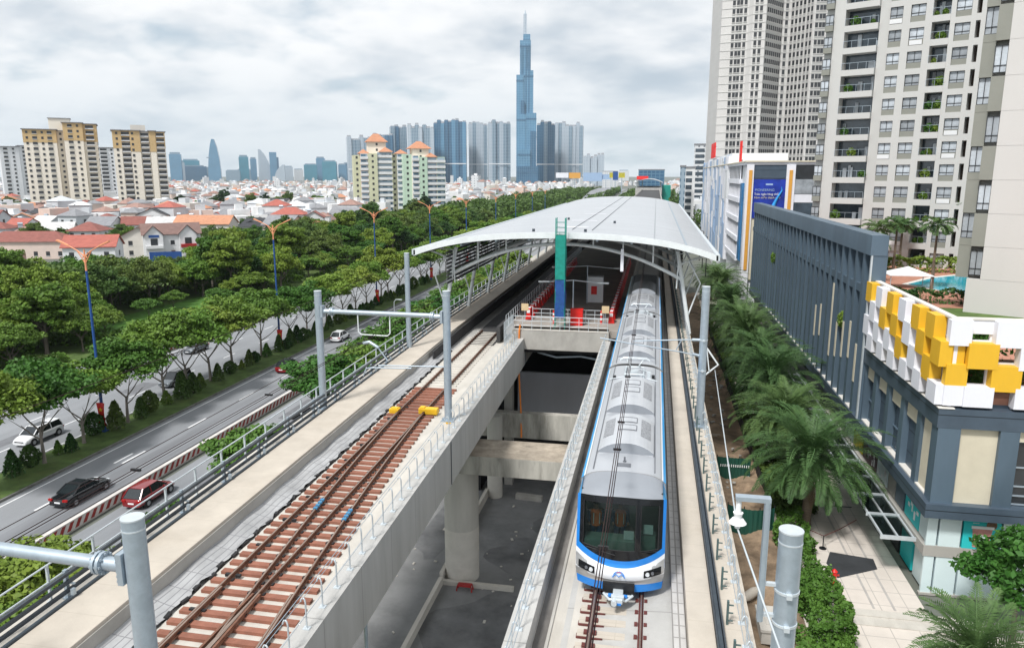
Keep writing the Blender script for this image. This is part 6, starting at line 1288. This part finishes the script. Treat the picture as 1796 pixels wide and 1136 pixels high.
t = flats('larger cream and ochre apartment tower at the left with stepped roof', 116, 480, [(-24.5,-3.5,0,20,54.5,8,c4),(-3.4,1.4,4,20,54,0,[(.5,'s')]),(1.5,14,-2,20,59,11,[(.35,'w'),(.75,'s')]),(14.1,23,0,20,58.5,11,[(.5,'b')])], turn=-.06, sx_=.86)
MB().box(-8,6,6,14,54.5,62).build('roof_house', M['tower_cream'], t); MB().box(-8.5,6.5,5.5,14.5,62,62.4).build('roof', M['roof_grey'], t)
t = flats('smaller cream and ochre apartment tower with balconies beside the larger one', 250, 480, [(-17.5,-12,0,18,54,11,[(.5,'s')]),(-12,-6,1.2,18,54,7,[(.5,'b')]),(-6,.5,0,18,54,13,[(.25,'s')]),(.6,7,1.6,18,53.5,0,[(.5,'b')]),(7.1,11,0,18,54,13,[]),(11.1,17.5,1,18,53.6,10,[(.5,'b')])], turn=.02, sx_=.86)
MB().box(-5,5,6,13,54.5,58).build('roof_house', M['house_w2'], t)
flats('white apartment tower at the far left edge behind the cream towers', 34, 640, [(-12,2,0,14,50,0,[(.3,'w'),(.7,'s')]),(2.1,12,1,14,51,0,[(.5,'b')])], wallm='tower_white', turn=.1)
flats('narrow white apartment tower showing between the two cream towers', 192, 660, [(-7,7,0,12,50,0,[(.3,'b'),(.75,'s')])], wallm='tower_white')
# green and cream block with orange roofs
def hiproof(mb, x0, x1, y0, y1, z, h, over=.8, mi=0):
    cx, cy = (x0+x1)/2, (y0+y1)/2; r = min(x1-x0, y1-y0)/2; dx = max(0, (x1-x0)/2 - r); dy = max(0, (y1-y0)/2 - r); x0 -= over; x1 += over; y0 -= over; y1 += over
    mb.add([(x0,y0,z),(x1,y0,z),(x1,y1,z),(x0,y1,z),(cx-dx,cy-dy,z+h),(cx+dx,cy-dy,z+h),(cx+dx,cy+dy,z+h),(cx-dx,cy+dy,z+h)], [(0,1,5,4),(1,2,6,5),(2,3,7,6),(3,0,4,7),(4,5,6,7),(3,2,1,0)], mi); return mb
mk('mint', (.46,.60,.48), .8, var=.06, scale=.1); mk('olive_wall', (.52,.53,.37), .8, var=.06, scale=.1)
def roofed(label, px, d, segs, roofs_, turn):
    t = thing('apartment_block', label, 'apartment block', at(px, d), face(px) + turn)
    for x0, x1, y0, y1, h, m, balc in segs:
        MB().box(x0, x1, y0, y1, 0, h).build('wall', M[m], t)
        for f in range(int(h/3.3)):
            z = h - 3.3*(f + 1)
            if balc: MB().box(x0 + .3, x1 - .3, y0 - .08, y0 - .01, z + 1.5, z + 2.9).build('window', M['glass_grey'], t); MB().box(x0 - .1, x1 + .1, y0 - 1.2, y0 - .1, z, z + 1.45).build('balcony', M['house_w1'], t)
            else: MB().box((x0+x1)/2 - .6, (x0+x1)/2 + .6, y0 - .06, y0 - .01, z + 1.2, z + 2.6).build('window', M['bldg_dark'], t)
    for x0, x1, y0, y1, z, h in roofs_: hiproof(MB(), x0, x1, y0, y1, z, h).build('roof', M['roof_orange'], t)
    return t
D = 450
roofed('cream and olive apartment block with white balconies and orange hipped roofs', 668, D, [(-16,-12,0,14,38,'olive_wall',0),(-12,-7.5,-1,14,39,'house_w4',1),(-7.5,-2,-2,14,39,'olive_wall',0),(-2,7,0,14,40,'tower_cream',1),(7,10,2,14,39,'olive_wall',0),(10,16,-.5,14,39,'house_w1',1),(-7,4,4,12,46,'tower_cream',0)], [(-12.5,-7,0,10,39,2.6),(-7.5,4.5,3.5,12.5,46,5),(0,7,-.5,8,40,3),(9.5,16,0,9,39,2.6)], .1)
roofed('mint green apartment block with one orange hipped roof', 746, D, [(-13,-8,1,14,38.5,'mint',0),(-8,-4,-1,14,38,'tower_cream',1),(-4,1,-2,14,37,'mint',0),(1,7,-.5,14,37,'house_w4',1),(7,12,-1,14,37,'mint',1),(-7,3,3,12,42,'tower_cream',0)], [(-8.5,4,2.5,12.5,42,4.5),(1.2,6.8,-.6,8,37,2.5)], .2)
# waterfront towers
def bay_tower(label, px0, px1, py, d, m, m2, seed, name='high_rise'):
    random.seed(seed); px = (px0 + px1)/2; w = (px1 - px0)/1300*d; h = hz_(py, d); t = thing(name, label, 'high-rise', at(px, d), face(px) + random.uniform(-.15,.15))
    n = max(3, int(w/9)); xs = [-w/2 + w*i/n for i in range(n + 1)]
    for i in range(n):
        o = random.choice((0, 2.5, 5)); hh = h - random.choice((0, 0, 4, 8)); MB().box(xs[i] + .02, xs[i+1] - .02, o, 30, 0, hh).build('tower_bay', M[m if (i + seed) % 3 else m2], t)
        MB().box(xs[i] + 1, xs[i+1] - 1, o + 2, 20, hh + .02, hh + random.choice((2, 3.5, 5))).build('roof_crown', M['flats_grey'], t)
    MB().box(-w/2 - .2, w/2 + .2, -.3, -.02, h*.33, h*.33 + 2.5).build('sky_band', M['tower_white'], t); return t
V = [(612,655,240,'pale high-rise at the left end of the waterfront tower cluster'),(656,690,232,'dark blue high-rise second from the left in the waterfront cluster'),(688,716,222,'blue grey high-rise behind the orange roofed block'),(716,762,219,'wide blue grey high-rise left of the tallest cluster tower'),(762,818,211,'broadest dark blue high-rise of the waterfront cluster'),(823,855,215,'white fronted high-rise between two blue ones'),(857,896,211,'grey blue high-rise just left of the supertall tower'),(941,972,214,'dark bayed high-rise just right of the supertall tower'),(972,1021,216,'pale grey high-rise at the right end of the cluster'),(1022,1059,272,'low pale high-rise right of the waterfront cluster')]
for i, (a, b, py, l) in enumerate(V): bay_tower(l, a, b, py, 1900 + 60*(i % 3), ['glass_grey','glass_deep','glass_grey','glass_grey','glass_deep','glass_pale','glass_grey','glass_deep','glass_pale','glass_pale'][i], ['glass_pale','glass_grey','glass_deep','glass_pale','glass_blue','glass_grey','glass_pale','glass_grey','glass_grey','glass_pale'][i], i)
d = 1850; LM = thing('supertall_tower', 'supertall blue glass tower of stepped bundled tubes with a spire', 'skyscraper', at(922, d), face(922)); k = d/1300
for (a, b, py, y0, m) in ((911.5,930,71,0,'glass_blue'),(917,929,60,2,'glass_blue'),(905.5,918,132,-6,'glass_blue'),(918.3,934.5,124,-4,'glass_blue'),(913,919,177,-12,'glass_deep'),(922,940,199,-13,'glass_blue'),(906,921.7,201,-14,'glass_blue'),(930.2,940.2,231,-19,'glass_deep'),(908,930,262,-22,'glass_blue'),(906,943,292,-25,'glass_deep')):
    MB().box((a - 922)*k, (b - 922)*k, y0, 26 - y0*.2, 0, hz_(py, d)).build('tube', M[m], LM)
    MB().box((a - 922)*k - .3, (b - 922)*k + .3, y0 - .4, y0 - .05, hz_(py, d) - 16, hz_(py, d) - 12).build('dark_band', M['glass_deep'], LM)
for a in (914.5, 922, 927): MB().box((a - 922)*k - 1, (a - 922)*k + 1, -4.6, -4.05, 150, hz_(78, d)).build('fin_line', M['glass_deep'], LM)
MB().box(-6.5,1.5,4,12,hz_(60, d),hz_(24, d)).build('spire', M['glass_pale'], LM); MB().tube([(-2.5,8,hz_(24, d)),(-2.5,8,hz_(17, d))], [2.5,.5], 8).build('mast', M['galv'], LM)
# downtown skyline
SK = [(300,319,267,'box','glass_blue'),(316,325,283,'box','glass_pale'),(320,362,290,'box','glass_deep'),(322,350,279,'box','glass_teal'),(352,372,293,'box','glass_grey'),(397,420,298,'box','glass_grey'),(421,437,272,'box','glass_teal'),(441,451,276,'box','glass_blue'),(418,440,296,'box','glass_grey'),(475,490,267,'step','glass_blue'),(482,500,289,'taper','glass_pale'),(496,514,291,'box','glass_pale'),(517,532,296,'box','flats_white'),(534,556,287,'box','glass_teal'),(556,571,275,'box','glass_blue'),(566,590,281,'box','glass_teal'),(594,608,287,'box','glass_blue'),(604,616,285,'box','glass_deep'),(6,14,301,'box','glass_blue'),(455,476,262,'taper','glass_pale'),(366,387,244,'spire','glass_blue'),(1085,1103,298,'box','flats_white')]
for i, (a, b, py, kd, m) in enumerate(SK):
    d = 3600 + 90*(i % 5); px = (a + b)/2; w = (b - a)/1300*d; h = hz_(py, d); dirn = 'distant blue skyline tower, %s of the downtown row counted from the left' % nth(sorted(x[0] for x in SK).index(a))
    t = thing('skyline_tower', {'spire':'curved tapering skyline tower with a pointed top, tallest of the downtown row','step':'stepped skyline tower right of the slanted pale one','taper':'pale skyline tower with slanted sail top, %s' % ('wider one' if a == 455 else 'smaller one leaning left')}.get(kd, dirn), 'skyscraper', at(px, d), face(px) + .2*((i*7) % 5 - 2)/4)
    if kd == 'box': MB().box(-w/2, w/2, 0, w*.8, 0, h*.93).build('tower_body', M[m], t); MB().box(-w*.42, w*.4, w*.1, w*.7, h*.93 + .1, h).build('roof_house', M['glass_grey'], t)
    elif kd == 'step': MB().box(-w/2, w*.28, 0, w, 0, h).build('tower_body', M[m], t); MB().box(w*.29, w/2, 2, w, 0, h*.82).build('lower_wing', M['glass_deep'], t)
    else:
        prof = [(-.5,0),(.5,0),(.5,.25),(.44,.55),(.30,.82),(.12,1.0),(-.06,1.0),(-.2,.86),(-.36,.6),(-.46,.3)] if kd == 'spire' else [(-.5,0),(.5,0),(.46,.35),(.3,.62),(0,.85),(-.3,1.0),(-.45,1.0)]
        n = len(prof); vs = [(x*w*(1 if kd == 'spire' or a == 455 else -1), y, z*h) for y in (0, w*.7) for x, z in prof]; mb = MB(); mb.add(vs, [tuple(range(n)), tuple(range(2*n-1, n-1, -1))] + [(j, j+n, (j+1) % n + n, (j+1) % n) for j in range(n)]); mb.build('tower_body', M[m], t)
        if kd == 'spire': MB().cyl(-.33*w, w*.2, h*.55, h*.57, w*.22, 14).build('helipad', M['glass_grey'], t)
# ---------------------------------------------------------------- houses
def house(label, loc, rz, w, dp, h, rt, rm_, wm, storeys=2, extra=None, detail=True, group=None):
    t = thing('house', label, 'house', loc, rz, group); wl = MB().box(-w/2, w/2, -dp/2, dp/2, 0, h); rise = min(w, dp)*.30; r_ = MB()
    if rt == 'gable_x' or rt == 'gable_y':
        if rt == 'gable_x':
            wl.add([(-w/2,-dp/2,h),(-w/2,dp/2,h),(-w/2,0,h+rise),(w/2,-dp/2,h),(w/2,dp/2,h),(w/2,0,h+rise)], [(0,2,1),(3,4,5)]); o = .5; e = rise*(o/(dp/2))
            for s in (-1, 1): r_.add([(-w/2-o,0,h+rise),(w/2+o,0,h+rise),(w/2+o,s*(dp/2+o),h-e),(-w/2-o,s*(dp/2+o),h-e),(-w/2-o,0,h+rise+.22),(w/2+o,0,h+rise+.22),(w/2+o,s*(dp/2+o),h-e+.22),(-w/2-o,s*(dp/2+o),h-e+.22)], [(0,1,2,3),(4,5,6,7),(0,1,5,4),(1,2,6,5),(2,3,7,6),(3,0,4,7)])
        else:
            wl.add([(-w/2,-dp/2,h),(w/2,-dp/2,h),(0,-dp/2,h+rise),(-w/2,dp/2,h),(w/2,dp/2,h),(0,dp/2,h+rise)], [(0,1,2),(3,5,4)]); o = .5; e = rise*(o/(w/2))
            for s in (-1, 1): r_.add([(0,-dp/2-o,h+rise),(0,dp/2+o,h+rise),(s*(w/2+o),dp/2+o,h-e),(s*(w/2+o),-dp/2-o,h-e),(0,-dp/2-o,h+rise+.22),(0,dp/2+o,h+rise+.22),(s*(w/2+o),dp/2+o,h-e+.22),(s*(w/2+o),-dp/2-o,h-e+.22)], [(0,1,2,3),(4,5,6,7),(0,1,5,4),(1,2,6,5),(2,3,7,6),(3,0,4,7)])
    elif rt == 'hip': hiproof(r_, -w/2, w/2, -dp/2, dp/2, h, rise, .6)
    else: r_.box(-w/2 - .3, w/2 + .3, -dp/2 - .3, dp/2 + .3, h, h + .25).box(-w*.15, w*.2, 0, dp*.3, h + .25, h + 2.4)
    wl.build('wall', M[wm], t); r_.build('roof', M[rm_], t)
    if detail:
        n = max(2, int(w/3.4)); wm_ = MB().box(-.6,.6,-.06,.05,0,1.4,0).box(-.72,.72,-.12,.05,-.12,0,1).mesh('window', [M['bldg_dark'], M['house_w1']])
        for s in range(storeys):
            for i in range(n):
                if s == 0 and i == n//2: MB().box(-w/2 + w*(i+.5)/n - .6, -w/2 + w*(i+.5)/n + .6, -dp/2 - .06, -dp/2 + .02, 0, 2.3).build('door', M['roof_brown'], t); continue
                link('window', wm_, t, (-w/2 + w*(i+.5)/n, -dp/2, 1.0 + s*3.1))
            for sx in (-1, 1): link('window', wm_, t, (sx*w/2, 0, 1.0 + s*3.1), math.pi/2*sx)
    if extra: extra(t)
    elif random.random() < .3: MB().tube([(-w*.3 - .7, dp*.2, h + rise + .3), (-w*.3 + .9, dp*.2, h + rise + .3)], .5, 12).box(-w*.3 - .6, -w*.3 + .8, dp*.2 - .4, dp*.2 + .4, h, h + rise - .15).build('water_tank', M['galv'], t)
    return t
F1 = R(62)      # fronts turned to the road
def bal(x0, x1, y, z, m='house_w1'):
    def f(t): MB().box(x0, x1, y - 1.5, y - .02, z - .2, z + .9).build('balcony', M[m], t)
    return f
def gables(t):
    for gx in (-5.5, 4.5):
        MB().box(gx - 2.6, gx + 2.6, -7.2, -5.0, 0, 7.6).add([(gx-2.6,-7.2,7.6),(gx+2.6,-7.2,7.6),(gx,-7.2,10.2),(gx-2.6,-5,7.6),(gx+2.6,-5,7.6),(gx,-5,10.2)], [(0,1,2),(3,5,4)]).build('gable_wing', M['house_w1'], t)
        for s in (-1, 1): MB().add([(gx,-7.7,10.6),(gx,-2,10.6),(gx+s*3.1,-2,7.5),(gx+s*3.1,-7.7,7.5),(gx,-7.7,10.4),(gx,-2,10.4),(gx+s*3.1,-2,7.3),(gx+s*3.1,-7.7,7.3)], [(0,1,2,3),(4,5,6,7),(0,1,5,4),(1,2,6,5),(2,3,7,6),(3,0,4,7)]).build('gable_roof', M['roof_brown'], t)
        MB().box(gx - 1, gx + 1, -7.28, -7.19, 4.2, 6.4).build('window', M['bldg_dark'], t)
    MB().box(2.2, 6.8, -8.6, -7.21, 3.4, 4.4).build('balcony', M['red_dark'], t); MB().box(-8, -3, -8.4, -7.21, 3.3, 4.2).build('balcony', M['house_w1'], t); MB().box(-7,-4,-7.3,-7.2,6.7,7.5).build('blue_sign', M['blue_pole'], t)
house('white gabled house with bright red tiled roof at the left', at(150, 203), R(25), 13, 9, 7.0, 'gable_x', 'roof_red', 'house_w1', 2)
house('white villa with twin brown gables and a red balcony', at(290, 240), R(40), 17, 10, 7.6, 'gable_x', 'roof_brown', 'house_w1', 2, gables)
house('house with dark brown roof left of the twin gabled villa', at(236, 238), R(30), 10, 9, 7.0, 'gable_y', 'roof_brown', 'house_w2', 2)
house('white house with steep black roof and dormer among the trees', at(447, 296), R(20), 13, 10, 6.2, 'gable_y', 'roof_slate', 'house_w1', 2, lambda t: (MB().box(-3,3,-7,-5.01,0,5).build('porch', M['house_w1'], t), hiproof(MB(), -6.2,6.2,-6.4,-1,6.3,3.2,.5).build('dormer_roof', M['roof_slate'], t)))
house('long house with maroon tiled roof at the far left edge', at(40, 235), R(15), 26, 10, 5.5, 'hip', 'roof_maroon', 'house_w4', 1)
house('long bright orange roofed house behind the twin gabled villa', at(355, 296), R(10), 22, 10, 7.2, 'gable_x', 'roof_orange', 'house_w2', 2)
house('white three storey house with red roof right of the black roof', at(505, 322), R(15), 14, 10, 9.5, 'hip', 'roof_red', 'house_w1', 3)
house('white cube house with balcony railings at the trees edge', at(548, 318), R(20), 8, 8, 8.5, 'gable_y', 'roof_maroon', 'house_w1', 2)
house('grey roofed villa by the trees below the orange roofed block', at(612, 360), R(-5), 18, 9, 8, 'gable_x', 'roof_grey', 'house_w2', 2, bal(-6, 6, -4.5, 4.2))
tag(MB().box(-4.5,4.5,-.1,.1,0,3.2).build('shop_hoarding', M['blue_pole'], loc=at(278, 222), rz=R(30)), 'deep blue shop hoarding below the twin gabled villa', 'hoarding')
tag(MB().box(-4,4,-.1,.1,0,3.0).build('shop_hoarding', M['clad_deep'], loc=at(172, 194), rz=R(25)), 'blue shop front sheet beside the red roofed white house', 'hoarding')
tag(MB().box(-4,4,-.1,.1,0,3.4).build('shop_hoarding', mat('sky_sheet', (.03,.25,.50), .5), loc=at(372, 232), rz=R(30)), 'light blue hoarding right of the twin gabled villa', 'hoarding')
random.seed(77); n = 0; rks = ['red','maroon','rust','brown','grey','slate','rust','pale','grey','maroon','brown','pale','orange']; seen = {}
placed = []
for row in range(13):
    dd = 272 + row*26; px = -30 + random.uniform(0, 20); col = 0
    while px < 640:
        w = random.uniform(7.5, 12.5); pw = w/dd*1300; blocked = any(abs(px - a) < pw*.5 + 14 and abs(dd - b) < 25 for a, b in ((355,296),(505,322),(548,318),(612,360),(447,296),(290,262),(236,262)))
        if not blocked and random.random() < .93 and not (dd > 430 and (30 < px < 310 or 600 < px < 800)):
            rk = random.choice(rks); rt = random.choice(['gable_x','gable_y','hip','hip','flat' if row > 3 else 'gable_x']); wm = random.choice(['house_w1','house_w1','house_w2','house_w3','house_w4']); st = random.choice((2,2,2,3))
            wn_ = {'house_w1':'white','house_w2':'cream','house_w3':'pale grey','house_w4':'pinkish'}[wm]; nm_ = {'gable_x':'long gabled','gable_y':'front gabled','hip':'hipped','flat':'flat'}[rt]
            house('%s house, %s %s roof, %s from left in %s row behind park' % (wn_, nm_, rk, nth(col), nth(row)), at(px, dd + random.uniform(-5, 5)), R(random.choice((10, 25, 40, -10)) + random.uniform(-6, 6)), w, random.uniform(8, 11), 3.0*st + random.uniform(-.5, 1.2), rt, 'roof_' + rk, wm, st, None, row < 6, 'houses behind the park'); col += 1
        px += pw*1.02 + random.uniform(2, 12)
random.seed(15)
for i, (px, dd, k, s_) in enumerate([(312,500,'tall0',1.1),(345,480,'park0',1.0),(372,510,'tall0',1.0),(391,500,'pine',1.25),(412,470,'park1',1.1),(438,480,'tall0',1.15),(461,500,'pine',1.1),(483,480,'tall1',1.1),(503,500,'tall0',1.1),(522,470,'park0',1.2),(556,480,'tall1',1.1),(580,500,'tall0',1.0),(604,470,'park0',1.1),(742,400,'pine',1.2),(20,380,'park0',1.2),(10,470,'tall0',1.0)]):
    tree(k, at(px, dd), s_, 'dark tree standing above the far roofs, %s from the left' % nth(sorted([312,345,372,391,412,438,461,483,503,522,556,580,604,742,20,10]).index(px)), 'single trees among the far roofs', name='rooftop_height_tree' if 0 else 'town_tree')
random.seed(19); gx = []
for i in range(62): gx.append((-20 + i*10.4 + random.uniform(-8, 8), random.choice((262, 285, 312, 340, 370))))
for i, (px, dd) in enumerate(gx):
    tree(random.choice(('park0','park1','park2','flat0')), at(px, dd), random.uniform(.6, .95), 'green garden tree among the houses behind the park, %s from the left' % nth(i), 'garden trees among the houses', name='garden_tree')
# city mass
random.seed(5); cm = MB(); cmm = ['house_w1','house_w2','house_w3','house_w4','roof_red','roof_rust','roof_grey','roof_orange','tower_white','flats_white']
for i in range(5200):
    dd = 330 + 1750*random.random()**1.25; px = random.uniform(-120, 1250)
    if dd < 620 and (20 < px < 320 or 612 < px < 800) and dd > 440: continue
    p = at(px, dd)
    if -150 < p.x < 75 and p.y < 1900: 
        if not (25 < p.x and p.y > 420): continue
    w, d_, h = random.uniform(5, 11), random.uniform(6, 11), random.choice((4,5,6,7,8,9,11)) + random.uniform(0, 2)
    if random.random() < .03 and dd > 800: h *= 2.1
    m = random.choice((0,0,0,1,2,3)); rz = random.uniform(0, 3); cm.obox((p.x, p.y, h/2), w, d_, h, rz, m if h < 18 else 9)
    k = random.random()
    if k < .42: hm = MB(); hiproof(hm, -w/2, w/2, -d_/2, d_/2, h + .01, min(w, d_)*.28, .4); Rm = Matrix.Rotation(rz, 3, 'Z'); cm.add([Rm @ Vector(v) + Vector((p.x, p.y, 0)) for v in hm.v], hm.f, random.choice((4,5,5,6,6,6,2,0,7)))
    elif k < .8: cm.obox((p.x, p.y, h + 1.2), w*.3, d_*.4, 2.4, rz, random.choice((0,2,8)))
tag(cm.build('city_district', [M[x] for x in cmm]), 'dense mass of distant low houses up to the skyline', 'city', kind='stuff')
# far right side, beyond the white mall
for (px0, px1, py, dd, m, l) in ((1216,1241,252,520,'flats_white','white slab block far off left of the white mall'),(1202,1219,292,440,'house_w1','blank white building on the right of the far station'),(1193,1202,290,430,'glass_grey','narrow dark glazed building beside the blank white one'),(1120,1165,297,900,'glass_deep','dark blue wide building beyond the far station'),(1057,1083,300,1500,'flats_white','pale block beyond the blue billboard')):
    px = (px0 + px1)/2; w = (px1 - px0)/1300*dd; t = thing('office_block', l, 'building', at(px, dd), face(px)); MB().box(-w/2, w/2, 0, w*.8, 0, hz_(py, dd) - 1).build('wall', M[m], t); MB().box(-w/2 - .3, w/2 + .3, -.3, w*.8 + .3, hz_(py, dd) - .99, hz_(py, dd)).build('roof', M['roof_grey'], t)
    if m in ('flats_white','house_w1') and dd < 600:
        for f in range(int(hz_(py, dd)/4)): MB().box(-w*.42, w*.2, -.1, -.01, 2 + 4*f, 4.4 + 4*f).build('window', M['bldg_glass'], t)
for (px0, px1, py0, py1, dd, m, l) in ((1054,1072,306,315,1250,'clad_blue','blue rooftop billboard right of the waterfront towers'),(1075,1084,301,316,1000,'blue_pole','deep blue roadside billboard beside yellow ones'),(1069,1075,303,312,1000,'poster_yellow','left yellow roadside billboard'),(1085,1096,303,312,1000,'poster_yellow','right yellow roadside billboard'),(975,997,303,312,1300,'box_white','white rooftop billboard under the waterfront towers'),(998,1018,303,313,1300,'clad_orange','orange and white rooftop billboard under the waterfront towers'),(1117,1137,309,315,800,'red','red banner sign beyond the far station'),(1023,1056,303,318,1250,'clad_blue','wide blue rooftop hoarding right of the towers')):
    px = (px0 + px1)/2; w = (px1 - px0)/1300*dd; z0, z1 = hz_(py1, dd), hz_(py0, dd); t = thing('billboard', l, 'billboard', at(px, dd), face(px)); MB().box(-w/2, w/2, -.3, .3, z0, z1).build('panel', M[m], t); MB().box(-.5,.5,-.2,.2,0,z0).build('post', M['galv'], t)
# far viaduct, far station, flyover
fv = thing('viaduct_girder', 'far viaduct continuing beyond the station towards the horizon', 'viaduct'); MB().box(-13, 3.2, 176, 1600, 9.6, 12.9).build('girder_shell', M['concrete_girder'], fv); MB().box(-12.5, 2.7, 176, 1600, 12.901, 12.95).build('track_deck', M['trackbed_dark'], fv); MB().box(-13, -12.7, 176, 1600, 12.901, 13.8).box(2.9, 3.2, 176, 1600, 12.901, 13.8).build('parapet', M['concrete'], fv)
pc = MB().cyl(0,0,0,9.6,1.2,12).mesh('column', M['concrete_old'])
for i in range(14): link('column', pc, fv, (-7, 200 + 40*i, 0))
f2 = thing('station_canopy', 'small far metro station with pale arched roof at the end of the line', 'station', (-7, 700, 0)); MB().sweep([(-13 + 26*i/12, 19.5 + 3.5*(1 - ((i - 6)/6)**2)) for i in range(13)] + [(13 - 26*i/12, 19.0 + 3.5*(1 - ((6 - i)/6)**2)) for i in range(13)], [0, 130]).build('roof_shell', M['roof_white'], f2); MB().box(-12,12,2,128,9,15).build('platform_block', M['concrete_girder'], f2); MB().box(12.5,20,8,60,0,17).build('stair_block', M['net_green'], f2)
for x in (-11, 11):
    for y in (4, 40, 80, 120): MB().cyl(x, y, 15, 19.6, .3, 8).build('column', M['steel_white'], f2)
fo = MB(); P_ = [(-62, 700, 2), (-64, 850, 9), (-66, 1000, 10), (-72, 1300, 3), (-76, 1500, 1)]
for (a, b) in zip(P_[:-1], P_[1:]): fo.add([(a[0]-9,a[1],a[2]),(a[0]+9,a[1],a[2]),(b[0]+9,b[1],b[2]),(b[0]-9,b[1],b[2]),(a[0]-9,a[1],a[2]-2),(a[0]+9,a[1],a[2]-2),(b[0]+9,b[1],b[2]-2),(b[0]-9,b[1],b[2]-2)], [(0,1,2,3),(7,6,5,4),(0,4,5,1),(3,2,6,7),(0,3,7,4),(1,5,6,2)])
tag(fo.build('flyover', M['asphalt']), 'grey road flyover far away left of the far station', 'flyover')
for i in range(16): car_p = None
vc = MB().box(-.9,.9,-2.2,2.2,.3,.95).box(-.75,.75,-1.4,.9,.95,1.5).mesh('car', M['shell_white']); vc2 = MB().box(-1.1,1.1,-3.5,3.5,.4,2.6).box(-1.05,1.05,2,3.5,2.6,3).mesh('car', M['shell_silver'])
random.seed(9)
for i in range(14):
    y = 300 + 38*i; x = random.choice((-45,-48.5,-60,-66)); o = link('car', vc if i % 3 else vc2, None, (x, y, .01)); tag(o, '%s far away on the main road, %s of the distant traffic' % ('white car' if i % 3 else 'grey van', nth(i)), 'car', 'distant road traffic')
# ---------------------------------------------------------------- haze
hm = bpy.data.materials.new('haze'); hm.use_nodes = True; nt = hm.node_tree; nt.nodes.clear(); o_ = nt.nodes.new('ShaderNodeOutputMaterial'); v_ = nt.nodes.new('ShaderNodeVolumePrincipled'); v_.inputs['Density'].default_value = .00006; v_.inputs['Color'].default_value = (.80,.90,1,1); v_.inputs['Anisotropy'].default_value = .2
nt.links.new(v_.outputs[0], o_.inputs['Volume'])
hb_ = MB().box(-9500, 9500, -500, 5200, -1.2, 480); tag(hb_.build('haze', hm), kind='stuff')
